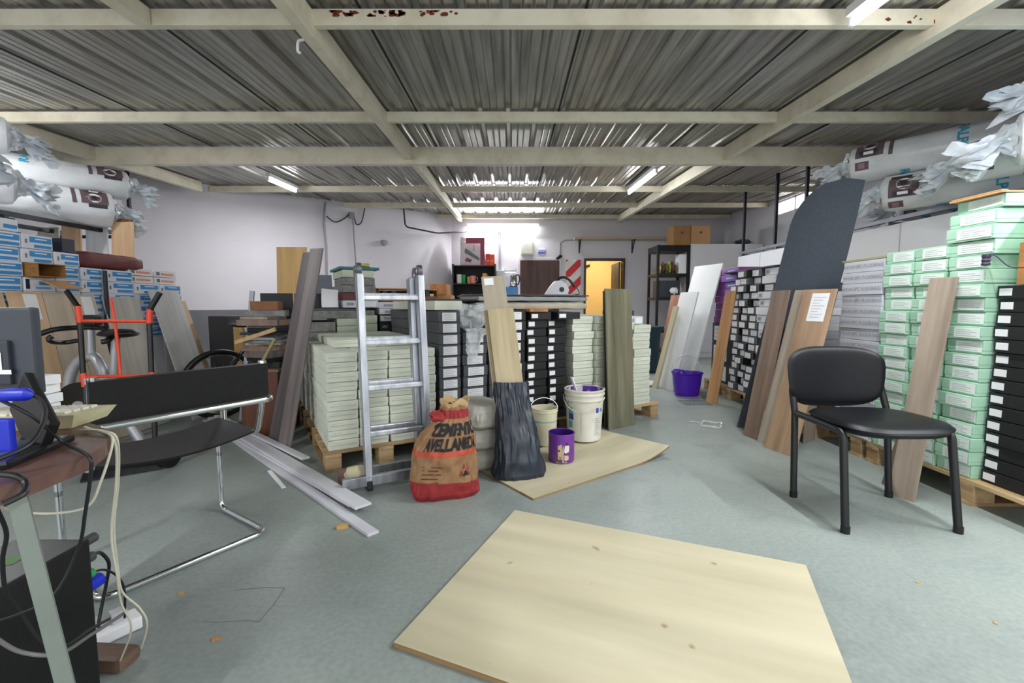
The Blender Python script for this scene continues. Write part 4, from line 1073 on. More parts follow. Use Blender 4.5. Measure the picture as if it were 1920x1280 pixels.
for k, (xo, yo, hh, w_, m, lb) in enumerate(((0.0, 0.0, 0.985, 0.165, BEIGEOAK, 'front beige oak plank standing in the dark blue sack'),
                                           (-0.012, 0.014, 0.98, 0.165, wood('beige_oak_laminate_dark', (176, 158, 124), (138, 120, 88), rough=0.5), 'second beige oak plank right behind the front one in the dark sack'),
                                           (-0.022, 0.028, 0.975, 0.165, BEIGEOAK, 'third beige oak plank in the dark sack, only its left edge showing'),
                                           (-0.010, 0.045, 1.20, 0.150, wood('grey_beige_laminate', (178, 168, 148), (150, 140, 122), rough=0.5), 'taller grey beige plank with a white sticker behind the beige ones'))):
    base = Tm(cd) @ Rz(10) @ Tm(-0.075 + xo, -0.025 + yo, 0.03) @ Rx(-16) @ Ry(-4.5)
    mb = MB(); mb.box((w_ / 2, 0.005, hh / 2), (w_, 0.010, hh), bev=0.0015)
    o = mb.build('laminate_plank', m, M=base, local=True); tag(o, lb, 'plank', 'planks standing in the dark sack')
    if k == 3:
        mb = MB(); mb.box((0.045, -0.001, hh - 0.035), (0.06, 0.002, 0.045)); mb.build('white_sticker', PAPER, o, local=True)

# ---------------------------------------------------------------- pails and paint can on the small plywood
PAIL = mat('white_pail_plastic', (226, 224, 214), 0.4, rgb2=(204, 200, 184), scale=5)
PURP = mat('purple_paint', (92, 40, 158), 0.4, rgb2=(74, 26, 132), scale=9)
def cyl_patch(mb, R0, R1, z0, z1, a0, a1, mi, n=10, H0=0.0, H1=1.0, off=0.0015):
    """Patch on a conical wall: radius R0 at H0, R1 at H1."""
    def fn(u, v):
        z = z0 + (z1 - z0) * v; r = R0 + (R1 - R0) * (z - H0) / (H1 - H0) + off; a = a0 + (a1 - a0) * u
        return Vector((r * cos(a), r * sin(a), z))
    return fn
cp = fl(1100, 836); cp = Vector((cp.x, cp.y + 0.13, PLYZ + 0.012))
pail = thing('paint_pail', 'big white paint pail with purple drips and blue print', 'pail', Tm(cp))
Mp = Tm(cp)
mb = MB(); H = 0.375; r0, r1 = 0.123, 0.142
mb.lathe([(0.02, 0.0), (r0 - 0.006, 0.0), (r0, 0.006), (r1 - 0.004, H - 0.085), (r1 + 0.002, H - 0.08), (r1 + 0.004, H - 0.07), (r1 - 0.002, H - 0.065), (r1, H - 0.045), (r1 + 0.006, H - 0.04), (r1 + 0.007, H - 0.03), (r1 + 0.001, H - 0.025), (r1 + 0.004, H - 0.012), (r1 + 0.009, H - 0.006), (r1 + 0.009, H), (r1, H + 0.003), (r1 - 0.006, H - 0.004), (r1 - 0.014, H - 0.2), (r0 - 0.02, 0.12), (0.001, 0.12)], n=48, M=Mp, mis=[0] * 15 + [1, 1, 2])
mb.build('tub', [PAIL, mat('dirty_pail_inside', (206, 200, 206), 0.5, rgb2=(92, 44, 150), scale=14, thr=(0.42, 0.5)), BLACK], pail)
tub_ = [o for o in pail.children if o.name.startswith('tub')][0]
mb = MB()
def wallR(z): return r0 + (r1 - 0.004 - r0) * z / (H - 0.085) + 0.002
def pp(a, z, o=0.0): return Mp @ Vector(((wallR(z) + o) * cos(a), (wallR(z) + o) * sin(a), z))
def patch(a0, a1, z0, z1, mi): mb.grid(lambda u, v: pp(a0 + (a1 - a0) * u, z0 + (z1 - z0) * v), 8, 4, mi, smooth=False)
FA = -pi / 2 - 0.15
patch(FA - 0.98, FA - 0.62, 0.16, 0.205, 0); patch(FA - 0.98, FA - 0.66, 0.205, 0.235, 1); patch(FA - 1.0, FA - 0.70, 0.10, 0.15, 1)
patch(FA + 0.66, FA + 0.84, 0.215, 0.25, 2); patch(FA + 0.95, FA + 1.15, 0.22, 0.245, 1)
patch(FA - 0.18, FA - 0.16, 0.05, 0.23, 3)
for i in range(9): patch(FA + 0.62, FA + 1.02 - 0.08 * (i % 3), 0.05 + 0.015 * i, 0.054 + 0.015 * i, 3)
vs, fs = [], []
for j in range(13):
    a = j / 12 * 1.6 * pi + 0.6
    for q in (0.024, 0.034): vs.append(pp(FA - 0.84 + q * cos(a) / wallR(0.25), 0.268 + q * sin(a), 0.0005))
mb.add(vs, [[2 * j, 2 * j + 1, 2 * j + 3, 2 * j + 2] for j in range(12)], 4)
mb.build('printed_label', [mat('navy_label', (44, 66, 128), 0.5), mat('cyan_label', (74, 160, 190), 0.5), mat('violet_label', (70, 60, 170), 0.5), mat('grey_label_print', (150, 154, 172), 0.6), mat('steel_blue_label', (120, 140, 165), 0.5)], tub_)
mb = MB()
for a0, a1, d in ((0.6, 1.5, 0.05), (-0.2, 0.35, 0.06), (1.9, 2.3, 0.03)):
    mb.grid(lambda u, v: Mp @ Vector(((r1 - 0.0085 - 0.004 * v) * cos(a0 + (a1 - a0) * u), (r1 - 0.0085 - 0.004 * v) * sin(a0 + (a1 - a0) * u), H - 0.006 - v * d * (0.5 + 0.5 * abs(sin(5 * u))))), 14, 4, 0)
for a0, a1 in ((0.05, 0.5), (0.9, 1.5)):
    mb.grid(lambda u, v: Mp @ Vector(((r1 - 0.006 + 0.012 * v) * cos(a0 + (a1 - a0) * u), (r1 - 0.006 + 0.012 * v) * sin(a0 + (a1 - a0) * u), H + 0.0045)), 10, 2, 0)
mb.build('paint_splash', PURP, tub_)
mb = MB()
pts = [Mp @ Vector(((r1 + 0.012) * cos(a), (r1 + 0.012) * sin(a), H - 0.055 - 0.095 * sin(k * pi / 16) ** 1.2)) for k, a in [(k, FA + 1.25 - (2.9 * k / 16)) for k in range(17)]]
mb.tube(pts, 0.0035, n=6); mb.build('wire_handle', PAIL, pail)
mb = MB(); mb.bar(Mp @ Vector((0.02, 0.02, 0.13)), Mp @ Vector((-0.10, -0.02, 0.46)), 0.035, 0.008, bev=0.002)
tag(mb.build('paint_stirrer', PAPER), 'white paint stirring stick standing in the big pail', 'stirring stick')
# small white pail
cs = fl(1022, 842); cs = Vector((cs.x, cs.y + 0.10, PLYZ + 0.003)); Ms = Tm(cs)
sp = thing('small_pail', 'small white pail with wire handle half behind the dark sack', 'pail', Ms)
mb = MB(); H2 = 0.265
mb.lathe([(0.02, 0), (0.083, 0), (0.086, 0.005), (0.094, H2 - 0.03), (0.098, H2 - 0.028), (0.098, H2 - 0.016), (0.095, H2 - 0.014), (0.098, H2 - 0.004), (0.096, H2), (0.09, H2 - 0.004), (0.082, 0.05), (0.001, 0.05)], n=36, M=Ms, mis=[0] * 9 + [0, 1])
mb.build('tub', [mat('cream_pail_plastic', (224, 220, 196), 0.45, rgb2=(206, 200, 170), scale=6), PAIL], sp)
mb = MB(); mb.lathe([(0.0915, 0.165), (0.0925, 0.18)], n=36, M=Ms); mb.build('label_stripe', mat('mint_stripe', (150, 186, 172), 0.5), sp)
mb = MB(); mb.tube([Ms @ Vector((0.1 * cos(a), 0.02 + 0.02 * sin(a), H2 - 0.015 + 0.075 * sin(a))) for a in [pi * k / 14 for k in range(15)]], 0.003, n=6); mb.build('wire_handle', CHROME, sp)
# purple paint can
cq = fl(1055, 874); cq = Vector((cq.x, cq.y + 0.085, PLYZ + 0.003)); Mq = Tm(cq)
pc = thing('paint_can', 'purple spattered paint can, open, in front of the white pails', 'paint can', Mq)
mb = MB(); hc = 0.185
mb.lathe([(0.02, 0.0), (0.080, 0.0), (0.083, 0.004), (0.083, hc - 0.006), (0.086, hc - 0.003), (0.084, hc), (0.079, hc - 0.002), (0.079, 0.03), (0.001, 0.03)], n=40, M=Mq, mis=[0] * 6 + [1, 1])
mb.build('tin', [mat('purple_tin', (122, 62, 158), 0.45, rgb2=(98, 40, 138), scale=18), mat('purple_tin_inside', (54, 26, 112), 0.3, var=0.2)], pc)
tin_ = list(pc.children)[0]
mb = MB()
def qq(a, z, o=0.0006): return Mq @ Vector(((0.083 + o) * cos(a), (0.083 + o) * sin(a), z))
rnd = random.Random(5)
for (a0, a1, z0, z1, mi) in ((-1.45, -1.05, 0.07, 0.115, 0), (-1.45, -1.10, 0.02, 0.055, 1), (-1.95, -1.62, 0.03, 0.12, 1), (-2.1, -1.7, 0.012, 0.05, 2), (-2.0, -1.8, 0.075, 0.09, 3), (-1.6, -1.5, 0.01, 0.11, 1), (-1.3, -1.2, 0.12, 0.135, 3), (-2.05, -1.2, 0.004, 0.012, 1)):
    k = 14; vs = []
    for i in range(k):
        a = 2 * pi * i / k; rr_ = 0.85 + 0.3 * rnd.random(); e = 0.5
        cx = abs(cos(a)) ** e * (1 if cos(a) >= 0 else -1); cy = abs(sin(a)) ** e * (1 if sin(a) >= 0 else -1)
        vs.append(qq((a0 + a1) / 2 + (a1 - a0) / 2 * cx * rr_, max(0.004, (z0 + z1) / 2 + (z1 - z0) / 2 * cy * rr_), 0.0012))
    mb.add(vs, [list(range(k))], mi)
mb.build('torn_label', [mat('label_white', (218, 214, 200), 0.6), mat('label_beige', (196, 178, 140), 0.6), mat('label_brown', (110, 76, 62), 0.6), BLACKINK], tin_)

# ---------------------------------------------------------------- aluminium ladder
lb_ = fl(692, 917); lr_ = 27.5
ML = Tm(lb_) @ Rz(lr_) @ Rx(-7)
lad = thing('step_ladder', 'folded aluminium ladder standing before the white cartons', 'ladder', Tm(lb_) @ Rz(lr_))
HL = 1.255; WL = 0.345
def ladder_section(y0, x0, x1, z0, z1, rungs, nm):
    for x in (x0, x1):
        mb = MB(); mb.box((x, y0, (z0 + z1) / 2), (0.036, 0.072, z1 - z0), bev=0.004, M=ML)
        for s in (-1, 1): mb.box((x + s * 0.0185, y0, (z0 + z1) / 2), (0.003, 0.012, z1 - z0 - 0.01), M=ML)
        st = mb.build('stile', ALU, lad)
    for z in rungs:
        mb = MB(); mb.box(((x0 + x1) / 2, y0, z), (x1 - x0 - 0.026, 0.034, 0.030), bev=0.006, M=ML)
        for k in (-0.01, 0, 0.01): mb.box(((x0 + x1) / 2, y0 + k, z + 0.0155), (x1 - x0 - 0.028, 0.004, 0.003), M=ML)
        mb.build('rung', ALU, lad)
ladder_section(0.0, 0.0, WL, 0.05, HL - 0.06, (0.30, 0.555, 0.81, 1.065), 'front')
ladder_section(0.085, -0.014 + 0.03, WL - 0.03, 0.03, HL - 0.06, (0.32, 0.575, 0.83, 1.085), 'rear')
for x in (0.0, WL):
    mb = MB()
    for y in (0.0, 0.085):
        mb.tube([(x - 0.012, y, HL - 0.03), (x + 0.012, y, HL - 0.03)], 0.036, n=16, M=ML); mb.box((x, y, HL - 0.09), (0.022, 0.05, 0.12), bev=0.004, M=ML)
    hg_ = mb.build('hinge', mat('dull_hinge_steel', (112, 114, 122), 0.45, 0.7), lad)
    mb = MB(); mb.tube([(x - 0.02, 0.04, HL - 0.05), (x + 0.02, 0.04, HL - 0.05)], 0.012, n=10, M=ML); mb.tube([(x - 0.016, 0.0, HL - 0.03), (x + 0.016, 0.0, HL - 0.03)], 0.012, n=10, M=ML); mb.build('hinge_pin', CHROME, hg_)
    mb = MB(); mb.box((x, 0.0, 0.03), (0.032, 0.068, 0.06), bev=0.006, M=ML); mb.build('rubber_foot', BLACK, lad)
# stabiliser bars
mb = MB(); Mst = Tm(lb_) @ Rz(lr_)
mb.box((0.14, -0.012, 0.055), (0.56, 0.03, 0.055), bev=0.003, M=Mst); mb.build('stabiliser_bar', ALU, lad)
mb = MB(); mb.box((0.20, 0.16, 0.05), (0.60, 0.03, 0.05), bev=0.003, M=Mst); mb.build('stabiliser_bar', ALU, lad)
for x, y in ((-0.11, 0.16), (0.42, -0.012)):
    mb = MB(); mb.box((x, y, 0.04), (0.06, 0.04, 0.08), bev=0.006, M=Mst); mb.build('bar_end_cap', mat('dull_red_cap', (140, 104, 100), 0.6), lad)
mb = MB(); mb.blob(fl(664, 912) + Vector((0, 0.06, 0.048)), (0.075, 0.06, 0.05), amp=0.25, freq=2.5, sub=3, seed=2, flat=-0.047)
tag(mb.build('foam_lump', mat('cream_foam', (226, 216, 176), 0.9, var=0.1, scale=20, bump=0.4)), 'cream lump of foam by the ladder foot', 'foam')

# ---------------------------------------------------------------- black visitor chair
CX, CY = 1.745, 2.15
ch = thing('visitor_chair', 'black padded visitor chair with black tube legs', 'chair', Tm(CX, CY, 0))
def pad(fn, nr=14, na=64, e=0.55):
    """Closed cushion: fn(x,y,side,r) with x,y in [-1,1] superellipse disc."""
    mb = MB()
    def P(r, a, side):
        c, s = cos(a), sin(a); x = abs(c) ** e * (1 if c >= 0 else -1); y = abs(s) ** e * (1 if s >= 0 else -1)
        return fn(x * r, y * r, side, r)
    for side in (1, -1):
        vs = [P(0.0, 0, side)] + [P((k / nr) ** 0.8, 2 * pi * i / na, side) for k in range(1, nr + 1) for i in range(na)]
        fs = []
        for i in range(na):
            t = [0, 1 + i, 1 + (i + 1) % na]; fs.append(t if side > 0 else t[::-1])
        for k in range(nr - 1):
            for i in range(na):
                a = 1 + k * na + i; b2 = 1 + k * na + (i + 1) % na; q = [a, a + na, b2 + na, b2]; fs.append(q if side > 0 else q[::-1])
        mb.add(vs, fs, 0, True)
    return mb
def seatf(x, y, side, r):
    h = (1 - r ** 5) ** 0.5 if r < 1 else 0
    w_ = 0.255 - 0.02 * y * 0 + 0.012 * (-y)
    z = 0.468 + (0.030 * h if side > 0 else -0.050 * h) - 0.02 * max(0, -y - 0.5) ** 2 * 2 - 0.012 * (1 - x * x) * (1 if side > 0 else 0) * 0.6
    return Vector((CX + 0.005 + w_ * x, 2.155 + 0.225 * y, z))
pad(seatf, e=0.62).build('seat', BLEATH, ch)
def backf(x, y, side, r):
    h = (1 - r ** 5) ** 0.5 if r < 1 else 0
    px = CX - 0.02 + (0.258 + 0.014 * y) * x; pz = 0.632 + 0.162 * y + 0.012 * x * x * (-y)
    py = 2.435 - 0.055 * x * x + 0.09 * (pz - 0.48) - (0.022 * h if side > 0 else -0.020 * h)
    return Vector((px, py, pz))
def backf2(x, y, side, r): return backf(-x, y, side, r) if False else backf(x, y, side, r)
pad(backf, e=0.52).build('backrest', BLEATH, ch)
for s, xb in ((-1, 1.492), (1, 1.998)):
    xs = CX + s * 0.245
    front = [Vector((xb, 1.962, 0.012)), Vector((xs, 2.02, 0.443)), Vector((xs, 2.10, 0.445)), Vector((xs, 2.36, 0.447))]
    mb = MB(); mb.tube(fillet(front, 0.07), 0.0165, n=12); mb.build('leg', BLACK, ch)
    mb = MB(); mb.tube([Vector((xb + 0.004, 2.345, 0.012)), Vector((xs, 2.375, 0.447)), Vector((xs - s * 0.005, 2.415, 0.56)), Vector((xs - s * 0.03, 2.438, 0.68))], 0.0165, n=12); mb.build('leg', BLACK, ch)
    for p in ((xb, 1.962), (xb + 0.004, 2.345)):
        mb = MB(); mb.tube([(p[0], p[1], 0.0), (p[0], p[1], 0.03)], 0.019, n=12); mb.build('foot_cap', BLACK, ch)
mb = MB()
for y in (2.08, 2.30): mb.tube([(CX - 0.245, y, 0.44), (CX + 0.245, y, 0.44)], 0.010, n=10)
mb.build('seat_frame', BLACK, ch)

# ---------------------------------------------------------------- mop bucket, bin
cbk = fl(1291, 742); cbk = Vector((cbk.x, cbk.y + 0.06, 0)); Mk = Tm(cbk)
VIO = mat('violet_plastic', (78, 24, 178), 0.35, var=0.15, scale=3)
bk = thing('mop_bucket', 'bright purple mop bucket with a pale handle', 'bucket', Mk)
rk = [(0.0, 0.0, 0, 0.125, 0.10, 0.85), (0.01, 0.0, 0, 0.13, 0.105, 0.85), (0.14, 0.0, 0, 0.148, 0.118, 0.85), (0.24, 0, 0, 0.160, 0.128, 0.85), (0.248, 0, 0, 0.170, 0.138, 0.85), (0.258, 0, 0, 0.170, 0.138, 0.85)]
mb = MB(); Loft(rk, Mk, amp=0).mesh(mb, 56, 24)
Loft([(0.258, 0, 0, 0.162, 0.130, 0.85), (0.2, 0, 0, 0.150, 0.120, 0.85), (0.06, 0, 0, 0.128, 0.10, 0.85), (0.058, 0, 0, 0.02, 0.02, 1)], Mk, amp=0).mesh(mb, 56, 20, cap0=False)
mb.build('tub', VIO, bk)
mb = MB(); Loft([(0.257, -0.085, 0, 0.075, 0.10, 0.9), (0.285, -0.088, 0, 0.06, 0.085, 0.9), (0.280, -0.088, 0, 0.05, 0.07, 0.9), (0.20, -0.08, 0, 0.03, 0.045, 0.9)], Mk, amp=0).mesh(mb, 36, 16, cap0=False); mb.build('wringer', VIO, bk)
mb = MB(); mb.tube([Mk @ Vector((-0.168 + 0.336 * (0.5 - 0.5 * cos(a)), 0.04 + 0.0 * a, 0.25 + 0.20 * sin(a))) for a in [pi * k / 20 for k in range(21)]], 0.006, n=8); mb.build('handle', mat('pale_plastic', (226, 222, 220), 0.4), bk)
cbn = Vector((fl(1219, 700).x, fl(1219, 700).y + 0.12, 0)); Mn = Tm(cbn) @ Rz(8)
BIN = mat('teal_bin_plastic', (42, 68, 84), 0.45, var=0.12, scale=3)
bn = thing('wheeled_bin', 'dark teal plastic bin at the end of the middle row', 'bin', Mn)
mb = MB(); Loft([(0.02, 0, 0, 0.105, 0.13, 0.35), (0.05, 0, 0, 0.11, 0.135, 0.35), (0.62, 0, 0, 0.13, 0.165, 0.3), (0.64, 0, 0, 0.145, 0.18, 0.3), (0.665, 0, 0, 0.145, 0.18, 0.3)], Mn, amp=0).mesh(mb, 48, 16, cap1=False); mb.build('bin_body', BIN, bn)
mb = MB(); mb.box((0, 0, 0.68), (0.30, 0.38, 0.03), bev=0.01, M=Mn); mb.build('lid', BIN, bn)
for s in (-1, 1):
    mb = MB(); mb.tube([Mn @ Vector((s * 0.085 - 0.012, -0.10, 0.035)), Mn @ Vector((s * 0.085 + 0.012, -0.10, 0.035))], 0.035, n=14); mb.build('wheel', BLACK, bn)

# ---------------------------------------------------------------- skirting strips lying on the floor
WSK = mat('white_skirting_foil', (222, 222, 228), 0.45, rgb2=(202, 202, 210), scale=3, stretch=(1, 1, 6))
for i, (a, b_, wv, z, lb) in enumerate((((400, 797), (700, 1003), 0.055, 0.007, 'long pale skirting strip, nearest the chrome chair, reaching farthest forward'),
                                     ((390, 792), (668, 952), 0.075, 0.022, 'long pale skirting strip in the middle of the floor bundle'),
                                     ((408, 790), (574, 874), 0.05, 0.052, 'shorter pale skirting strip on top of the bundle, ending early'),
                                     ((400, 790), (682, 962), 0.085, 0.037, 'long pale skirting strip on the far side of the bundle'))):
    p, q = fl(*a), fl(*b_); p.z = q.z = z
    mb = MB(); d_ = (q - p).normalized(); s_ = Vector((-d_.y, d_.x, 0))
    prof_ = [(-wv / 2, -0.006), (wv / 2, -0.006), (wv / 2, 0.004), (wv * 0.2, 0.0055), (-wv * 0.2, 0.008), (-wv / 2, 0.008)]
    vs = [e + s_ * u + Vector((0, 0, zz + 0.0)) for e in (p, q) for (u, zz) in prof_]
    mb.add(vs, [list(range(6)), [11, 10, 9, 8, 7, 6]] + [[i2, 6 + i2, 6 + (i2 + 1) % 6, (i2 + 1) % 6] for i2 in range(6)])
    tag(mb.build('skirting_strip', WSK), lb, 'skirting', 'pale skirting strips on the floor')
p, q = fl(505, 882, 0.003), fl(532, 914, 0.003)
mb = MB(); mb.bar(p, q, 0.022, 0.005); tag(mb.build('plastic_strip', PAPER), 'short white plastic strip beside the skirting bundle', 'strip')
# scraps on the floor
SCR = mat('yellow_wood_scrap', (196, 160, 96), 0.8, var=0.2, scale=30)
mb = MB(); c = fl(642, 990); mb.box((c.x, c.y, 0.009), (0.05, 0.022, 0.018), bev=0.002, rz=20); tag(mb.build('wood_scrap', SCR), 'small yellow wood offcut beside the skirting ends', 'scrap')
mb = MB(); c = fl(405, 1198); mb.box((c.x, c.y, 0.002), (0.022, 0.013, 0.003), rz=30); tag(mb.build('wood_chip', mat('orange_chip', (206, 132, 70), 0.8)), 'tiny orange wood chip in front of the desk', 'scrap')
mb = MB(); c = fl(340, 1113); mb.box((c.x, c.y, 0.003), (0.016, 0.013, 0.005), rz=10); tag(mb.build('wood_chip', SCR), 'tiny pale chip under the chrome chair', 'scrap')
mb = MB(); c = fl(1721, 1092); mb.box((c.x, c.y, 0.002), (0.014, 0.008, 0.003), rz=10); tag(mb.build('wood_chip', SCR), 'tiny pale chip in front of the black chair', 'scrap')
mb = MB(); c = fl(1866, 1168); mb.box((c.x, c.y, 0.002), (0.012, 0.008, 0.003), rz=50); tag(mb.build('wood_chip', SCR), 'tiny orange chip at the lower right of the floor', 'scrap')
mb = MB(); c = fl(1334, 797)
mb.tube([c + Vector((0.085 * cos(a) + 0.02 * sin(3 * a), 0.09 * sin(a), 0.007 + 0.004 * sin(5 * a))) for a in [2 * pi * k / 28 for k in range(28)]], [0.006 + 0.003 * (k % 3) for k in range(28)], n=6, closed=True)
mb.tube(smooth_path([c + Vector((-0.07, 0.02, 0.006)), c + Vector((-0.11, 0.10, 0.006)), c + Vector((-0.16, 0.08, 0.006))]), 0.006, n=6)
tag(mb.build('plastic_strap', WRAP), 'loose loop of clear plastic on the floor beyond the plywood', 'plastic')
# floor drain before the purple bucket
mb = MB(); c = fl(1303, 755)
for i in range(9): mb.box((c.x - 0.13 + 0.0325 * i, c.y, 0.003), (0.012, 0.20, 0.006))
for s in (-1, 1): mb.box((c.x, c.y + s * 0.10, 0.003), (0.28, 0.012, 0.006))
tag(mb.build('drain_grate', mat('worn_iron', (120, 122, 126), 0.6, 0.5)), 'small grey drain grate in the floor before the purple bucket', 'drain')
# white rag pile by the bin
mb = MB(); mb.blob(fl(1222, 722) + Vector((0, 0.0, 0.02)), (0.16, 0.10, 0.03), amp=0.5, freq=2.5, seed=8, flat=-0.019); tag(mb.build('white_rag', mat('dirty_white_cloth', (214, 208, 206), 0.9)), 'dirty white rag on the floor before the bin', 'rag')
# hairline crack of a repaired floor patch
mb = MB()
pts = [fl(380, 1165), fl(405, 1166), fl(468, 1163), fl(485, 1166), fl(512, 1135), fl(534, 1102), fl(500, 1101), fl(440, 1106)]
for i in range(len(pts) - 1): mb.bar(pts[i] + Vector((0, 0, 0.0004)), pts[i + 1] + Vector((0, 0, 0.0004)), 0.003, 0.0006)
struct(mb.build('floor_crack', mat('crack_dark', (118, 124, 122), 0.9)), 'thin crack outlining a patch in the floor', 'floor crack')
# ================ left side: blue and white cartons, boards in front of them
XLF = -3.22
def LW(y, x=XLF): return frame((x, y, 0), (0, 1, 0), (-1, 0, 0), (0, 0, 1))
pallet('pallet under the blue and white cartons nearest the desk', LW(2.34, XLF), 1.2, 1.2)
pallet('pallet under the blue and white cartons behind the hand truck', LW(3.56, XLF), 1.06, 1.2)
G = 'blue and white cartons on the left'
lcol = [(2.55, 2.79, 1.46), (2.795, 3.02, 1.46), (3.025, 3.23, 1.45), (3.235, 3.42, 1.37), (3.425, 3.60, 1.28), (3.64, 3.90, 1.28), (3.905, 4.18, 1.20), (4.185, 4.46, 1.20)]
lname = ['first column at left edge', 'second column from the desk', 'third column from the desk', 'fourth column from the desk', 'fifth column, under the maroon pack', 'sixth column, behind the hand truck', 'seventh column, behind the white boards', 'last column before the bare wall']
rnd = random.Random(21)
for i, (y0, y1, zt_) in enumerate(lcol):
    M_ = LW((y0 + y1) / 2)
    mb = MB(); mb.box((0, 0.55, 0.13 + 0.30), (y1 - y0 - 0.006, 1.1, 0.598), bev=0.004)
    o = mb.build('shipping_carton', CART_BLUE, M=M_, local=True); tag(o, 'tall plain white carton standing low, %s' % lname[i], 'carton', 'tall white cartons low in the left stack')
    z = 0.732; hb = 0.092; n = max(1, round((zt_ - z) / (hb + 0.002)))
    for k in range(n):
        if i == 2 and k == 5: z += hb + 0.002; rnd.random(); continue
        kk = rnd.choice(['blue', 'blue', 'blue2']) if i != 6 else rnd.choice(['blue2', 'blue'])
        carton(kk, M_ @ Tm(rnd.uniform(-.003, .003), rnd.uniform(-.012, .012), z), y1 - y0 - 0.006, 1.1, hb, '%s, %s, %s' % ('blue banded white carton' if kk == 'blue' else 'white carton with blue bars', ORD[n - 1 - k], lname[i]), G, name='tile_carton')
        if k == n - 1: zt = z + hb
        z += hb + 0.002
    lcol[i] = (y0, y1, z)
# things on top of them
t = thing('maroon_pack', 'long maroon shrink-wrapped pack lying on the blue and white cartons', 'pack', LW(3.60) @ Tm(0, 0.0, lcol[5][2] + 0.002))
mb = MB(); mb.grid(lambda u, v: LW(3.42) @ Vector((0.62 * v, 0.09 + 0.085 * abs(cos(2 * pi * u)) ** 0.5 * (1 if cos(2 * pi * u) > 0 else -1) * (0.8 + 0.2 * min(1, 8 * v, 8 * (1 - v))), lcol[4][2] + 0.066 + 0.062 * abs(sin(2 * pi * u)) ** 0.5 * (1 if sin(2 * pi * u) > 0 else -1) * (0.75 + 0.25 * min(1, 8 * v, 8 * (1 - v))) + 0.004 * noise.noise(Vector((u * 9, v * 9, 1))))), 28, 24, closed_u=True)
for e in (0.004, 0.616): mb.box((e, 0.09, 0.066), (0.006, 0.12, 0.09), bev=0.002, M=LW(3.42) @ Tm(0, 0, lcol[4][2]))
mb.build('film', CART_RED, t)
for i, (y, z, d) in enumerate(((3.99, 0, 'lower left'), (3.99, 1, 'upper left'), (4.27, 0, 'lower right'), (4.27, 1, 'upper right'))):
    carton('orange', LW(y + 0.02) @ Tm(0, 0.02, lcol[6][2] + 0.064 * z + 0.002), 0.265, 0.9, 0.06, 'white carton with orange print, %s of four beside the maroon pack' % d, 'white cartons with orange print', name='tile_carton')
# open cardboard box end sticking out, and a dark box
mb = MB(); Mo = LW(3.1275, XLF + 0.02) @ Tm(0, -0.07, 0.732 + 5 * 0.094 + 0.003) @ Rz(0.5)
ob = thing('open_carton', 'brown open carton tilting out between the blue and white cartons', 'carton', Mo)
mb.box((0, 0.25, 0.0), (0.19, 0.5, 0.006), M=Mo); mb.box((0, 0.25, 0.084), (0.19, 0.5, 0.006), M=Mo)
for s in (-1, 1): mb.box((s * 0.092, 0.25, 0.044), (0.006, 0.5, 0.084), M=Mo)
mb.box((0, 0.30, 0.044), (0.186, 0.006, 0.08), M=Mo)
mb.build('body', mat('brown_corrugated', (168, 120, 62), 0.85, rgb2=(136, 92, 44), scale=20, stretch=(1, 1, 5)), ob)
mb = MB(); mb.box((0.02, -0.06, -0.03), (0.18, 0.13, 0.005), M=Mo @ Rx(24)); mb.build('flap', KRAFT, ob)
mb = MB(); mb.box((0, 0.4, 0.05), (0.10, 0.8, 0.10), bev=0.004)
tag(mb.build('dark_carton', mat('ink_blue_box', (30, 30, 52), 0.5), M=LW(3.52) @ Tm(0, 0.02, lcol[4][2] - 0.094 + 0.096 if False else lcol[4][2] + 0.002) if False else LW(3.36) @ Tm(0, 0.01, lcol[3][2] + 0.002), local=True), 'small dark blue carton on top of the fourth column from the desk', 'carton')
mb = MB(); mb.box((0, 0.4, 0.04), (0.20, 0.8, 0.08), bev=0.012)
o = mb.build('white_pack', mat('black_white_box', (232, 232, 238), 0.5), M=LW(2.92) @ Tm(0, 0.0, lcol[1][2] + 0.002), local=True); tag(o, 'white rounded pack with blue mark on top of second column from the desk', 'pack')
mb = MB(); mb.box((-0.055, -0.0015, 0.042), (0.08, 0.002, 0.07), 0); mb.box((0.05, -0.0015, 0.03), (0.08, 0.002, 0.025), 1); mb.build('printed_end', [BLACK, BLUEINK], o, local=True)

# boards leaning against the left cartons (tops at 1.1 m)
LTAN = wood('tan_laminate', (214, 182, 146), (190, 154, 116), rough=0.5)
LPALE = wood('pale_sand_laminate', (208, 194, 172), (184, 168, 146), rough=0.5)
LGREY = wood('pale_grey_laminate', (200, 196, 186), (176, 172, 162), rough=0.5)
LWHT = wood('whitewashed_laminate', (208, 208, 208), (182, 182, 184), rough=0.5)
def lboard(y0, y1, ztop, m, label, off=0.24, lean=0.0, top=0.03, note=False, yl=0.0):
    bl = Vector((XLF + off, y0, 0.004)); br = Vector((XLF + off, y1, 0.004)); tl = Vector((XLF + top, y0 + yl, ztop))
    o, M, w_, h_ = plank('laminate_board', label, 'board', bl, br, tl, 0.010, m, 'laminate boards leaning on the left cartons')
    if note:
        mb = MB(); mb.box((w_ * 0.62, -0.0015, h_ - 0.10), (0.085, 0.002, 0.17), M=M)
        tag(mb.build('taped_note', PAPER), 'white note taped to the ' + note, 'paper')
lboard(2.62, 2.865, 1.09, LTAN, 'tan laminate board at the left edge, beside the monitor')
lboard(2.885, 3.10, 1.10, LTAN, 'tan laminate board with a white note, second from the monitor', note='tan laminate board near the monitor')
lboard(3.105, 3.29, 1.10, LPALE, 'pale sand laminate board without a note, behind the exercise bike')
lboard(3.295, 3.49, 1.09, LPALE, 'pale sand laminate board with a white note, behind the hand truck', note='pale sand board behind the hand truck')
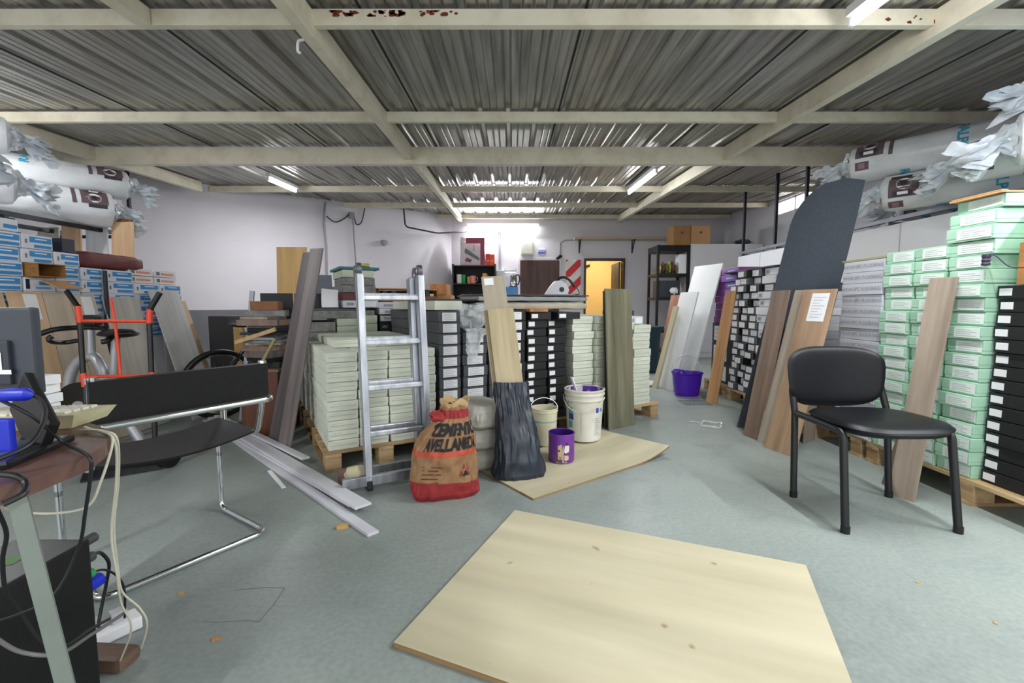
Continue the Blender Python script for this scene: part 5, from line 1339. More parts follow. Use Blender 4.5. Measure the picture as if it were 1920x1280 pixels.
lboard(3.56, 3.90, 1.08, LGREY, 'pale greyish laminate board seen through the hand truck frame')
lboard(3.93, 4.28, 1.14, LWHT, 'wide whitewashed laminate board right of the hand truck', off=0.42, top=0.10)
lboard(4.29, 4.42, 1.05, LTAN, 'tan laminate board half hidden behind the whitewashed one', off=0.38, top=0.06)
# tall boards standing behind the left cartons
for (x, y, w_, zt_, m, lb, rz) in ((-4.00, 4.66, 0.22, 1.86, LTAN, 'tall brown edged board standing at the end of the left stack, rightmost', 0),
                              (-4.05, 4.72, 0.20, 1.90, wood('brown_edge_board', (170, 128, 90), (120, 84, 56)), 'taller brown board just behind the rightmost tall one', 0),
                              (-4.30, 4.70, 0.22, 1.84, LWHT, 'tall white grey board standing left of the brown ones', 0),
                              (-4.60, 4.74, 0.20, 1.84, LTAN, 'tall tan board standing between grey boards behind the rolls', 0),
                              (-4.86, 4.76, 0.22, 1.82, LGREY, 'tall grey board standing farthest left under the rolls', 0)):
    mb = MB(); mb.box((0, 0, zt_ / 2), (w_, 0.018, zt_), bev=0.002)
    o = mb.build('tall_board', m, M=Tm(x, y, 0.002) @ Rx(-3), local=True); tag(o, lb, 'board', 'tall boards standing behind the left cartons')

# ================ racks hung from the roof, and the rolls of underlay on them
STEELP = mat('grey_rack_paint', (120, 124, 132), 0.5, 0.3, var=0.15)
def rack(name_label, xo, xw, y0, y1, z, posts, m):
    t = thing('hanging_rack', name_label, 'rack', Tm((xo + xw) / 2, (y0 + y1) / 2, z))
    for x in (xo, (xo + xw) / 2, xw):
        mb = MB(); mb.box((x, (y0 + y1) / 2, z - 0.02), (0.04, y1 - y0, 0.04), bev=0.003); mb.build('rail', m, t)
    n = int((y1 - y0) / 0.9) + 1
    for i in range(n):
        y = y0 + 0.05 + (y1 - y0 - 0.1) * i / (n - 1)
        mb = MB(); mb.box(((xo + xw) / 2, y, z - 0.055), (abs(xw - xo) + 0.04, 0.04, 0.03), bev=0.003); mb.build('cross_bar', m, t)
    for (x, y) in posts:
        mb = MB(); mb.box((x, y, (z - 0.06 + roofz(y) - 0.003) / 2), (0.035, 0.035, roofz(y) - 0.003 - z + 0.06), bev=0.003); mb.build('hanger_post', DSTEEL, t)
    return t
rack('grey steel rack hung from the roof on the right, carrying wrapped rolls', 3.62, 4.72, 1.6, 7.3, 1.84, [(3.62, 7.22), (3.62, 6.36), (3.62, 5.72), (4.66, 5.30), (4.66, 2.6)], STEELP)
rack('dark steel rack hung from the roof on the left, carrying wrapped rolls', -4.25, -5.38, 1.6, 5.05, 1.80, [(-5.34, 4.95), (-5.34, 3.0)], DSTEEL)
for x, y in ((-5.18, 5.62), (-4.96, 6.02)):
    mb = MB(); mb.box((x, y, 2.35), (0.035, 0.035, 2 * (roofz(y) - 0.004 - 2.35)), bev=0.003)
    tag(mb.build('roof_hanger', DSTEEL), 'dark steel post hanging from the roof behind the left rolls, %s' % ('left one' if x < -5.1 else 'right one'), 'post')
FILM = mat('white_roll_film', (226, 228, 230), 0.32, rgb2=(204, 207, 210), scale=5, bump=0.12, spec=0.6)
TWIST = mat('white_twist_film', (222, 226, 230), 0.25, rgb2=(190, 198, 206), scale=12, bump=0.5, spec=0.7)
BRPR = mat('brown_roll_print', (112, 92, 96), 0.5, rgb2=(92, 74, 78), scale=8)
BKPR = mat('dark_roll_print', (58, 50, 60), 0.5)
TQPR = mat('turquoise_roll_print', (46, 160, 196), 0.45)
def roll(a, b, r, label, seed, prints=1, word='RALPIN', spin=0.0, end0=True, end1=True):
    a = Vector(a); b = Vector(b); z = (b - a).normalized(); Ln = (b - a).length
    up = Vector((0, 0, 1)); y = (up - z * up.dot(z)).normalized(); x = y.cross(z)
    M = frame(a, x, y, z)     # angle pi/2 = up
    t = thing('underlay_roll', label, 'roll', Tm((a + b) / 2 - Vector((0, 0, r))), 'plastic wrapped rolls of underlay')
    def S(ang, h, off=0.0):
        k = 1.0
        e = min(h, Ln - h)
        if e < 0.05: k = 0.62 + 0.38 * sqrt(max(0, 1 - (1 - e / 0.05) ** 2))
        wob = 0.010 * noise.noise(Vector((2.2 * cos(ang), 2.2 * sin(ang), h * 3 + seed))) + 0.005 * noise.noise(Vector((6 * cos(ang), 6 * sin(ang), h * 5 + seed)))
        rr = (r + wob) * k + off
        return M @ Vector((rr * cos(ang), rr * sin(ang), h))
    mb = MB(); mb.grid(lambda u, v: S(2 * pi * u, Ln * (v + 0.0)), 40, 46, closed_u=True)
    for h in (0.0, Ln):
        c_ = len(mb.v); mb.v.append(M @ Vector((0, 0, h)))
        for i in range(40): mb.v.append(S(2 * pi * i / 40, h))
        for i in range(40):
            f = [c_, c_ + 1 + (i + 1) % 40, c_ + 1 + i]; mb.f.append(f if h == 0 else f[::-1]); mb.m.append(0); mb.sm.append(True)
    wr_ = mb.build('wrapped_roll', FILM, t)
    for h, sg, on in ((0.0, -1, end0), (Ln, 1, end1)):
        if not on: continue
        mb = MB()
        prof = [(0.62, -0.01), (0.50, 0.03), (0.32, 0.06), (0.24, 0.09), (0.36, 0.12), (0.55, 0.16), (0.52, 0.20)]
        def T(u, v):
            k = v * (len(prof) - 1); i = min(int(k), len(prof) - 2); f = k - i
            q = prof[i][0] * (1 - f) + prof[i + 1][0] * f; hh = prof[i][1] * (1 - f) + prof[i + 1][1] * f
            an = 2 * pi * u
            q *= 1 + (0.16 + 0.45 * max(0, v - 0.5)) * sin(11 * an + seed) * min(1, v * 3) + 0.75 * noise.noise(Vector((2.5 * cos(an), 2.5 * sin(an), v * 6 + seed)))
            hh += (0.16 * noise.noise(Vector((3 * cos(an), 3 * sin(an), seed + 5)))) * v
            return M @ Vector((r * q * cos(an), r * q * sin(an) - 0.9 * r * max(0, v - 0.4), h + sg * hh))
        mb.grid(T, 66, 22, closed_u=True)
        mb.build('plastic_twist', TWIST, t)
    def pat(mb, a0, a1, h0, h1, mi, off=0.003, n=8): mb.grid(lambda u, v: S(a0 + (a1 - a0) * u, h0 + (h1 - h0) * v, off), n, 4, mi, smooth=False)
    def disc(mb, ac, hc_, rad, mi, off=0.004):
        vs = [S(ac + rad * cos(2 * pi * k / 18) / r, hc_ + rad * sin(2 * pi * k / 18), off) for k in range(18)]; mb.add(vs, [list(range(18))], mi)
    mb = MB()
    for k in range(prints):
        for h0 in (0.07, Ln - 0.37):
            a0 = spin + 1.9 * k
            pat(mb, a0 - 0.1, a0 + 1.0, h0, h0 + 0.20, 0); disc(mb, a0 + 0.26, h0 + 0.10, 0.050, 2); disc(mb, a0 + 0.26, h0 + 0.10, 0.026, 1, 0.005); pat(mb, a0 + 0.62, a0 + 0.94, h0 + 0.03, h0 + 0.16, 1, 0.0035); pat(mb, a0 + 0.70, a0 + 0.86, h0 + 0.06, h0 + 0.13, 2, 0.004)
            pat(mb, a0 - 0.15, a0 + 1.1, h0 + 0.235, h0 + 0.265, 0)
            pat(mb, a0 - 0.3, a0 - 0.1, h0 + 0.01, h0 + 0.15, 1, 0.003)
            pat(mb, a0 + 1.2, a0 + 1.65, h0 + 0.0, h0 + 0.10, 0); pat(mb, a0 + 1.28, a0 + 1.56, h0 + 0.025, h0 + 0.07, 3, 0.004)
    mb.build('printed_pattern', [BRPR, BKPR, PAPER, mat('mauve_roll_print', (150, 112, 126), 0.5)], wr_)
    mb = MB()
    for (ac, hc_) in ((spin + 0.9, Ln * 0.52), (spin + 2.9, Ln * 0.28), (spin - 1.2, Ln * 0.70)):
        mb.text(word, 0.088, None, 0, fn=lambda p: S(ac + p.x / r, hc_ + p.y, 0.004), bold=0.003)
    mb.build('lettering', TQPR, wr_)
    return t
roll((3.18, 4.40, 2.30), (4.15, 3.30, 2.32), 0.160, 'wrapped underlay roll on top of the right rack, end nearest the dark carpet', 1, spin=2.0)
roll((3.30, 4.16, 1.995), (4.25, 3.10, 1.995), 0.150, 'wrapped underlay roll lying directly on the right rack rail', 2, spin=2.6)
roll((3.36, 3.50, 2.06), (4.20, 2.62, 2.10), 0.145, 'wrapped underlay roll with brown printed end facing the aisle, right rack', 3, spin=2.2)
roll((3.22, 3.02, 2.06), (4.1, 2.2, 2.12), 0.165, 'big wrapped underlay roll at the right edge of the picture', 4, spin=1.9)
roll((3.36, 2.98, 2.40), (4.2, 2.2, 2.42), 0.14, 'wrapped underlay roll topmost at the right edge', 5, spin=2.3)
roll((3.95, 4.75, 1.99), (4.45, 4.1, 1.99), 0.13, 'short wrapped underlay roll at the back of the right rack', 6, spin=2.3)
roll((-4.12, 4.80, 1.98), (-4.95, 3.72, 1.98), 0.175, 'front wrapped underlay roll on the left rack, round end facing the room', 7, spin=0.2)
roll((-4.12, 5.02, 2.28), (-5.10, 3.90, 2.28), 0.150, 'wrapped underlay roll behind and above the front one, left rack', 8, spin=0.4)
roll((-4.10, 3.86, 2.00), (-4.95, 2.80, 2.0), 0.16, 'wrapped underlay roll with loose plastic end, left edge of left rack', 9, spin=0.3)
roll((-3.98, 3.74, 2.34), (-4.9, 2.66, 2.34), 0.14, 'wrapped underlay roll highest at the left edge under the lamp', 10, spin=0.6)
roll((-3.76, 3.18, 2.04), (-4.7, 2.2, 2.04), 0.15, 'wrapped underlay roll lowest at the left edge, near the monitor', 11, spin=0.5)
# sheet of clear plastic hanging at the top right
mb = MB(); c = Vector((2.62, 2.12, roofz(2.1) - 0.04))
mb.grid(lambda u, v: c + Vector((0.30 * u + 0.25 * v, -0.05 * u + 0.06 * v + 0.03 * sin(7 * u), -0.055 * v + 0.02 * sin(9 * u + 4 * v) + 0.03 * u)), 20, 14)
tag(mb.build('hanging_plastic', mat('bright_plastic', (240, 242, 244), 0.3, var=0.04, alpha=0.9)), 'loose white plastic hanging from the roof at the upper right corner', 'plastic')

# ================ chrome cantilever chair with black sling back
C1 = fl(500, 1000); C2 = fl(187, 1131); L1 = fl(395, 964)
cx = (C1 - C2); cw = cx.length; cx.normalize(); cy = Vector((-cx.y, cx.x, 0)); cdp = (L1 - C1).dot(cy)
MCH = frame((C1 + C2) / 2, cx, cy, Vector((0, 0, 1)))
cch = thing('cantilever_chair', 'chrome tube cantilever chair with low black sling backrest', 'chair', MCH)
hw = cw / 2; tr = 0.0125
U = [(-hw, cdp, 0.30), (-hw, cdp, tr), (-hw, 0, tr), (hw, 0, tr), (hw, cdp, tr), (hw, cdp, 0.30)]
SZc = 0.455; bw_ = hw - 0.01
side = lambda s: [(s * hw, cdp, 0.28), (s * hw, cdp, SZc), (s * bw_, 0.02, SZc), (s * bw_, -0.03, 0.60), (s * bw_, -0.045, 0.775)]
mb = MB(); mb.tube(fillet(U, 0.05), tr, n=12); mb.build('floor_frame', CHROME, cch, local=True)
for s in (-1, 1):
    mb = MB(); mb.tube(fillet(side(s), 0.05), tr, n=12); mb.build('side_frame', CHROME, cch, local=True)
    mb = MB(); mb.tube([(s * bw_, -0.045, 0.762), (s * bw_, -0.045, 0.782)], 0.016, n=12); mb.build('tube_cap', CHROME, cch, local=True)
arm = [(-hw - 0.012, cdp * 0.9, SZc + 0.01), (-hw - 0.012, cdp * 0.9, 0.62), (-hw - 0.012, -0.075, 0.62), (hw + 0.012, -0.075, 0.62), (hw + 0.012, cdp * 0.9, 0.62), (hw + 0.012, cdp * 0.9, SZc + 0.01)]
mb = MB(); mb.tube(fillet(arm, 0.035), 0.014, n=12); mb.build('arm_tube', CHROME, cch, local=True)
SLING = mat('black_sling_leather', (9, 8, 10), 0.5, spec=0.3, var=0.12, scale=20, bump=0.1)
mb = MB()
def sl(u, v, o): return Vector((-bw_ - 0.012 + (2 * bw_ + 0.024) * u, -0.046 + o + 0.012 * sin(pi * u), 0.618 + 0.152 * v))
mb.grid(lambda u, v: sl(u, v, -0.019), 24, 6); mb.grid(lambda u, v: sl(1 - u, v, 0.019), 24, 6)
for v0 in (0, 1): mb.grid(lambda u, v: sl(u if v0 else 1 - u, v0, -0.019 + 0.038 * v), 24, 2, smooth=False)
for u0 in (0, 1): mb.grid(lambda u, v: sl(u0, v, (-0.019 + 0.038 * u) * (1 if u0 else -1)), 2, 6, smooth=False)
mb.build('back_sling', SLING, cch, local=True)
mb = MB()
def ss(u, v, o): return Vector((-hw + 2 * hw * u, 0.03 + (cdp - 0.04) * v, SZc + 0.012 - 0.035 * sin(pi * u) + o))
mb.grid(lambda u, v: ss(u, v, 0.004), 20, 12); mb.grid(lambda u, v: ss(1 - u, v, -0.004), 20, 12)
for v0 in (0, 1): mb.grid(lambda u, v: ss(u, v0, -0.004 + 0.008 * v), 20, 2, smooth=False)
mb.build('seat_sling', SLING, cch, local=True)

# ================ desk corner with monitor, keyboard, computer and cables
DZT = 0.74
DWOOD = wood('brown_desk_laminate', (112, 84, 76), (84, 60, 54), axis=0, rough=0.4)
edge = [fl(*p, z=DZT) for p in ((-60, 930), (0, 913), (53, 897), (118, 872), (169, 852), (196, 832), (206, 818), (204, 806), (180, 796))]
poly = [(-1.75, edge[0].y), (edge[0].x - 0.05, edge[0].y)] + [(p.x, p.y) for p in edge] + [(-1.25, 1.17), (-1.75, 1.20)]
dk = thing('corner_desk', 'brown topped desk at the left edge with sloping grey leg', 'desk', Tm(-1.0, 0.9, 0))
mb = MB(); mb.prism(poly, DZT - 0.028, DZT); mb.build('desktop', DWOOD, dk)
mb = MB(); mb.prism([(p[0] * 1.003 if p[0] > -1.7 else p[0], p[1] - 0.002) for p in poly], DZT - 0.026, DZT - 0.004); 
LEGM = mat('grey_green_leg', (138, 146, 138), 0.45, 0.3, var=0.1)
pa = fl(38, 925, z=DZT - 0.03); 
mb = MB(); mb.bar((pa.x - 0.03, pa.y + 0.02, DZT - 0.03), (pa.x + 0.01, pa.y + 0.075, 0.05), 0.024, 0.034, bev=0.003, up=(-0.72, 0.69, 0)); mb.build('leg', LEGM, dk)
mb = MB(); mb.box((-1.215, 1.218, 0.022), (0.28, 0.07, 0.04), bev=0.018, rz=-4)
mb.build('foot', wood('brown_foot_wood', (116, 92, 76), (92, 70, 58), axis=0), dk)
mb = MB(); mb.bar((-1.55, 1.0, DZT - 0.03), (-1.55, 1.0, 0.0), 0.05, 0.05, bev=0.004); mb.build('leg', LEGM, dk)
# monitor seen from behind
mo = thing('monitor', 'dark grey monitor seen from behind on the desk, pale letters on its back', 'monitor', Tm(-1.05, 0.92, DZT))
Mm = frame(at(30, 655, 0.95), Vector((1, 0.25, 0)).normalized(), Vector((-0.25, 1, 0)).normalized(), Vector((0, 0, 1)))
mt = at(62, 576, 0.98); mbt = at(76, 738, 0.98)
xr = mbt.x; zc0, zc1 = mbt.z, mt.z
mb = MB(); mb.box((-0.20, 0, (zc0 + zc1) / 2), (0.42, 0.022, zc1 - zc0), bev=0.006, M=Tm(xr - 0.012, 0.985, 0)); mb.build('screen_shell', DGREY, mo)
mb = MB(); mb.box((-0.185, -0.014, zc0 + 0.07), (0.30, 0.012, 0.095), bev=0.003, M=Tm(xr - 0.012, 0.985, 0)); mb.build('vented_back', mat('dark_grey_back', (48, 52, 60), 0.5), mo)
vb_ = [o for o in mo.children if o.name.startswith('vented')][0]
mb = MB(); mb.text('DELL', 0.062, Tm(xr - 0.112, 0.985 - 0.0212, zc0 + 0.066) @ Rx(90), 0, bold=0.002); mb.build('lettering', PAPER, vb_)
mb = MB(); sp0 = at(30, 748, 0.93); sp1 = at(95, 852, 0.84)
mb.bar((sp0.x - 0.02, 0.96, zc0 + 0.01), (sp1.x - 0.01, 0.845, DZT + 0.016), 0.09, 0.016, bev=0.004, up=(0, 1, 0)); mb.build('neck', BLACK, mo)
mb = MB(); mb.box((-1.0, 0.80, DZT + 0.008), (0.26, 0.17, 0.014), bev=0.006, rz=14); mb.build('base', mat('glossy_black', (26, 28, 32), 0.15), mo)
mb = MB(); mb.box((-1.0, 0.80, DZT + 0.0162), (0.20, 0.11, 0.002), bev=0.001, rz=14); mb.build('base_inlay', mat('steel_blue_gloss', (78, 90, 104), 0.2), mo)
mb = MB(); p = at(12, 820, 0.80); mb.box((-0.925, 0.80, DZT + 0.046), (0.06, 0.012, 0.06), bev=0.004)
tag(mb.build('blue_box', mat('royal_blue', (24, 42, 190), 0.4)), 'bright blue box half seen beneath the monitor', 'box')
# keyboard and papers
KB = mat('beige_keyboard_plastic', (214, 208, 170), 0.5, rgb2=(196, 190, 150), scale=6)
kc = at(122, 812, 1.02)
kb = thing('keyboard', 'beige old keyboard tilted up at the end of the desk', 'keyboard', Tm(kc.x, kc.y, DZT))
Mkb = Tm(kc.x - 0.075, 1.03, DZT + 0.001) @ Rz(10) @ Matrix.Scale(0.82, 4)
mb = MB(); mb.add([(-0.13, -0.06, 0.0), (0.12, -0.05, 0.0), (0.12, 0.09, 0.0), (-0.13, 0.09, 0.0), (-0.14, -0.075, 0.042), (0.145, -0.075, 0.042), (0.145, 0.095, 0.034), (-0.14, 0.095, 0.034)], [[3, 2, 1, 0], [4, 5, 6, 7], [0, 1, 5, 4], [1, 2, 6, 5], [2, 3, 7, 6], [3, 0, 4, 7]], M=Mkb); mb.build('shell', KB, kb)
mb = MB()
for j in range(4):
    for i in range(9): mb.box((-0.115 + 0.027 * i, -0.045 + 0.033 * j, 0.044 - 0.0012 * j * 1.4), (0.021, 0.024, 0.008), bev=0.002, M=Mkb)
mb.build('keys', mat('pale_keys', (226, 222, 204), 0.5), kb)
pz = DZT + 0.002
for i in range(4):
    mb = MB(); mb.box((0, 0, 0.012), (0.15, 0.11, 0.023), bev=0.002)
    o = mb.build('paper_stack', PAPER, M=Tm(-1.26 + 0.006 * (i % 2), 1.125, pz + 0.0245 * i) @ Rz(4 * (i % 3) - 4), local=True); tag(o, 'white paper block on the desk behind the keyboard, %s' % ORD[3 - i], 'paper', 'paper blocks on the desk')
mb = MB(); mb.box((0, 0, 0.02), (0.075, 0.10, 0.04), bev=0.002)
tag(mb.build('paper_stack', PAPER, M=Tm(-1.265, 1.12, pz + 4 * 0.0245 + 0.001) @ Rz(8), local=True), 'small white paper block crowning the pile behind the keyboard', 'paper', 'paper blocks on the desk')
mb = MB(); mb.lathe([(0.018, 0), (0.02, 0.002), (0.02, 0.035), (0.001, 0.036)], n=16, M=Tm(-1.26, 1.12, pz + 4 * 0.0245 + 0.042)); tag(mb.build('tape_roll', PAPER), 'small white roll on the paper pile beside the monitor', 'tape')
# computer tower under the desk
tw = thing('computer_tower', 'black computer tower under the desk with plugs at its back', 'computer', Tm(-1.19, 0.93, 0))
tx1 = fl(168, 1012, z=0.42).x; ty1 = fl(168, 1012, z=0.42).y
mb = MB(); mb.box((tx1 - 0.095, ty1 - 0.24, 0.225), (0.19, 0.48, 0.395), bev=0.006); mb.build('case', BLACK, tw)
for s in (-1, 1):
    for yy in (0.06, 0.42):
        mb = MB(); mb.box((tx1 - 0.095 + s * 0.07, ty1 - yy, 0.014), (0.03, 0.05, 0.028), bev=0.003); mb.build('foot', BLACK, tw)
mb = MB(); mb.box((tx1 - 0.11, ty1 - 0.10, 0.4235), (0.07, 0.045, 0.0015), rz=12); mb.box((tx1 - 0.15, ty1 - 0.16, 0.4235), (0.05, 0.03, 0.0015), rz=12); mb.build('green_sticker', mat('green_sticker_paper', (122, 160, 110), 0.7), tw)
for i, (dx, z, m_, l_) in enumerate(((-0.03, 0.405, mat('dark_grey_plug', (70, 70, 74), 0.5), 0.045), (-0.035, 0.355, mat('dark_grey_plug', (70, 70, 74), 0.5), 0.04), (-0.03, 0.315, mat('green_plug', (40, 150, 96), 0.5), 0.03), (-0.03, 0.285, mat('royal_blue', (24, 42, 190), 0.4), 0.05))):
    mb = MB(); mb.tube([(tx1 + dx, ty1 + 0.001, z), (tx1 + dx, ty1 + l_, z)], 0.013 if i != 3 else 0.018, n=10); mb.build('plug', m_, tw)
mb = MB(); wl = fl(60, 985, z=0.46); mb.box((tx1 - 0.2, ty1 + 0.06, 0.50), (0.05, 0.05, 0.03), bev=0.006)
# white adaptor on floor
pa_ = fl(205, 1195)
ad_ = thing('power_strip', 'white power strip on the floor behind the computer tower', 'power strip', Tm(pa_) @ Rz(-35))
mb = MB(); mb.box((0, 0, 0.022), (0.07, 0.15, 0.04), bev=0.008); mb.build('body', PAPER, ad_, local=True)
for yy in (-0.04, 0.025):
    mb = MB(); mb.box((0, yy, 0.058), (0.035, 0.04, 0.036), bev=0.005); mb.build('plug', mat('grey_plug', (190, 190, 194), 0.5), ad_, local=True)
# cables
CW = mat('cream_cable', (206, 202, 182), 0.5, var=0.06); CB = mat('black_cable', (24, 24, 27), 0.45)
def cable(pts, r, m, label):
    mb = MB(); mb.tube(smooth_path(pts, 10), r, n=8); return tag(mb.build('cable', m), label, 'cable', 'loose cables around the desk')
cable([at(30, 748, 0.80), at(66, 742, 0.82), at(84, 765, 0.82), at(78, 800, 0.80), at(52, 835, 0.76), at(-15, 865, 0.72)], 0.004, CB, 'thick black monitor cable looping down from the blue plug')
mb = MB(); mb.tube([at(2, 742, 0.80), at(12, 740, 0.80), at(50, 739, 0.805), at(62, 741, 0.81)], [0.010, 0.0115, 0.0115, 0.006], n=12)
tag(mb.build('video_plug', mat('royal_blue', (24, 42, 190), 0.4)), 'blue video plug hanging in the air before the monitor', 'plug')
cable([at(-10, 745, 0.80), at(60, 780, 0.82), at(118, 828, 0.86), fl(150, 845, z=DZT + 0.006), fl(168, 858, z=DZT + 0.004), at(171, 880, 0.80), at(160, 960, 0.84), at(146, 1030, 0.86), at(95, 1120, 0.84), at(-10, 1166, 0.80)], 0.0032, CB, 'thin black cable running over the desk edge and down before the tower')
cable([at(158, 800, 1.00), at(178, 806, 1.0), at(205, 815, 0.95), at(210, 835, 0.93), at(190, 900, 0.92), at(165, 948, 0.92), at(100, 962, 0.9), at(30, 958, 0.86), at(-10, 945, 0.8)], 0.0026, CW, 'cream keyboard cable hanging in a loop from the desk')
cable([at(160, 806, 0.98), at(195, 808, 0.95), at(220, 825, 0.95), at(222, 900, 1.0), at(214, 990, 1.05), at(222, 1070, 1.10), at(230, 1110, 1.12), at(262, 1140, 1.15), at(276, 1170, 1.17), at(265, 1215, 1.20)], 0.0024, CW, 'cream cable hanging down from the desk to the floor, right one')
cable([at(150, 806, 0.97), at(188, 808, 0.95), at(215, 828, 0.94), at(218, 900, 0.98), at(209, 1000, 1.03), at(219, 1075, 1.06), at(227, 1130, 1.10), at(246, 1180, 1.14), at(215, 1262, 1.2)], 0.0024, CW, 'cream cable hanging down from the desk to the floor, left one')
cable([Vector((tx1 - 0.035, ty1 + 0.04, 0.355)), at(188, 1036, 1.22), at(204, 1055, 1.24), at(200, 1090, 1.26), at(188, 1150, 1.24), at(184, 1176, 1.22)], 0.0045, CB, 'black power cable curling out of the tower back')
cable([Vector((tx1 - 0.03, ty1 + 0.03, 0.315)), at(196, 1068, 1.23), at(220, 1080, 1.24), at(233, 1105, 1.25), at(234, 1158, 1.25)], 0.003, CB, 'thin black cable from the green plug to the floor')
cable([at(-10, 888, 0.70), at(30, 892, 0.70), at(48, 905, 0.70), at(44, 925, 0.68), at(5, 945, 0.66)], 0.005, CB, 'black cable bending over the front desk edge')
cable([at(-5, 955, 0.75), at(12, 1000, 0.78), at(5, 1050, 0.8), at(12, 1110, 0.82), at(40, 1150, 0.84), at(80, 1205, 0.86), at(118, 1212, 0.88), at(168, 1180, 0.98), at(205, 1160, 1.1)], 0.0035, CB, 'black cable sagging across the side of the tower')
cable([at(-10, 1195, 0.82), at(40, 1222, 0.84), at(110, 1225, 0.86), at(170, 1190, 0.98), at(232, 1150, 1.12)], 0.004, mat('grey_cable', (110, 108, 106), 0.5), 'grey cable sagging lowest across the tower')

# ================ hand truck
Ht = fl(228, 880)
ht = thing('hand_truck', 'black and orange hand truck standing before the left boards', 'hand truck', Tm(Ht))
ORG = mat('orange_red_paint', (226, 66, 28), 0.4, var=0.08)
yh = Ht.y + 0.02
pl_ = at(161, 712, yh + 0.06); prr = at(282, 706, yh + 0.02)
pL = {k: at(*v) for k, v in dict(g0=(126, 546, yh + 0.12), g1=(146, 574, yh + 0.10), o1=(150, 605, yh + 0.09), k1=(156, 700, yh + 0.06), o2=(160, 725, yh + 0.05), b=(166, 862, yh)).items()}
pR = {k: at(*v) for k, v in dict(g0=(300, 548, yh + 0.12), g1=(281, 580, yh + 0.10), o1=(280, 606, yh + 0.09), k1=(284, 698, yh + 0.06), o2=(287, 722, yh + 0.05), b=(292, 852, yh)).items()}
for P in (pL, pR):
    mb = MB(); mb.tube([P['g0'], P['g1']], 0.017, n=12); mb.build('grip', BLACK, ht)
    mb = MB(); mb.tube(smooth_path([P['g1'], P['g1'] * 0.5 + P['o1'] * 0.5 + Vector((0, 0, 0.006)), P['o1']]), 0.017, n=12); mb.build('upper_bend', ORG, ht)
    mb = MB(); mb.tube([P['o1'], P['k1']], 0.015, n=12); mb.build('upright', BLACK, ht)
    mb = MB(); mb.tube([P['k1'], P['o2']], 0.018, n=12); mb.build('joint_sleeve', ORG, ht)
    mb = MB(); mb.tube([P['o2'], P['b']], 0.015, n=12); mb.build('lower_upright', BLACK, ht)
for k, dz in (('o1', 0.012), ('k1', -0.02)):
    mb = MB(); mb.tube([pL[k] + Vector((0, 0, dz)), pR[k] + Vector((0, 0, dz))], 0.010, n=10); mb.build('cross_bar', ORG, ht)
mb = MB(); mb.tube(smooth_path([at(208, 560, yh + 0.115), at(215, 600, yh + 0.1), at(222, 660, yh + 0.09), at(226, 706, yh + 0.07)]), 0.009, n=10); mb.build('centre_brace', ORG, ht)
mb = MB(); mb.tube([pL['b'] + Vector((0, 0, 0.06)), pR['b'] + Vector((0, 0, 0.06))], 0.012, n=10); mb.build('axle', DSTEEL, ht)
for p_ in (pL['b'] + Vector((-0.06, 0.03, 0)), pR['b'] + Vector((0.06, 0.03, 0))):
    mb = MB(); mb.tube([Vector((p_.x - 0.022, p_.y, 0.10)), Vector((p_.x + 0.022, p_.y, 0.10))], 0.098, n=22); mb.build('wheel', BLACK, ht)
mb = MB(); q0 = fl(150, 906); q1 = fl(304, 880); q2 = fl(306, 868); q3 = fl(158, 886)
mb.prism([(q.x, q.y) for q in (q0, q1, q2, q3)], 0.004, 0.012); mb.bar(q3 + Vector((0, 0, 0.03)), q2 + Vector((0, 0, 0.03)), 0.01, 0.05); mb.build('toe_plate', DSTEEL, ht)
# black metal rod standing at the corner of the cartons
mb = MB(); mb.tube([Vector((-3.17, 3.575, 0.72)), Vector((-3.165, 3.57, 1.28))], 0.014, n=8)
mb.tube([Vector((-3.165, 3.57, 0.004)), Vector((-3.17, 3.575, 0.72))], 0.014, n=8)
tag(mb.build('black_post', DSTEEL), 'thin black post standing at the corner of the left cartons', 'post')

# ================ exercise bike
bx = at(165, 700, 3.0); eb = thing('exercise_bike', 'silver exercise bike with black curved handlebar behind the hand truck', 'exercise bike', Tm(bx.x, bx.y, 0))
SILV = mat('silver_plastic', (176, 178, 182), 0.35, 0.4, var=0.1)
BX, BY = bx.x + 0.07, bx.y - 0.02
for s in (-0.20, 0.30):
    mb = MB(); mb.tube([(BX + s * 0.3, BY - 0.22, 0.03), (BX + s * 0.3, BY + 0.12, 0.03)] if False else [(BX + s, BY - 0.17, 0.03), (BX + s, BY + 0.17, 0.03)], 0.028, n=12); mb.build('floor_bar', SILV, eb)
mb = MB(); mb.tube(smooth_path([(BX - 0.21, BY, 0.05), (BX - 0.19, BY, 0.45), (BX - 0.13, BY, 0.62), (BX - 0.02, BY, 0.68), (BX + 0.04, BY, 0.60), (BX + 0.08, BY, 0.45), (BX + 0.30, BY, 0.05)]), 0.032, n=12); mb.build('frame', SILV, eb)
mb = MB(); mb.tube([(BX - 0.08, BY - 0.045, 0.34), (BX - 0.08, BY + 0.045, 0.34)], 0.17, n=32); mb.build('flywheel_cover', BLACK, eb)
mb = MB(); mb.tube([(BX - 0.08, BY - 0.055, 0.34), (BX - 0.08, BY - 0.048, 0.34)], 0.05, n=20); mb.build('hub_cap', SILV, eb)
mb = MB(); mb.tube([(BX - 0.02, BY, 0.66), (BX - 0.01, BY, 0.90)], 0.024, n=12); mb.build('handlebar_post', SILV, eb)
mb = MB(); mb.box((BX + 0.0, BY, 0.915), (0.09, 0.06, 0.07), bev=0.012); mb.build('console', BLACK, eb)
hb = [at(60, 632, BY - 0.22), at(100, 618, BY - 0.15), at(150, 614, BY - 0.03), at(195, 616, BY - 0.02), at(207, 630, BY - 0.04), at(203, 638, BY - 0.08), at(190, 641, BY - 0.10)]
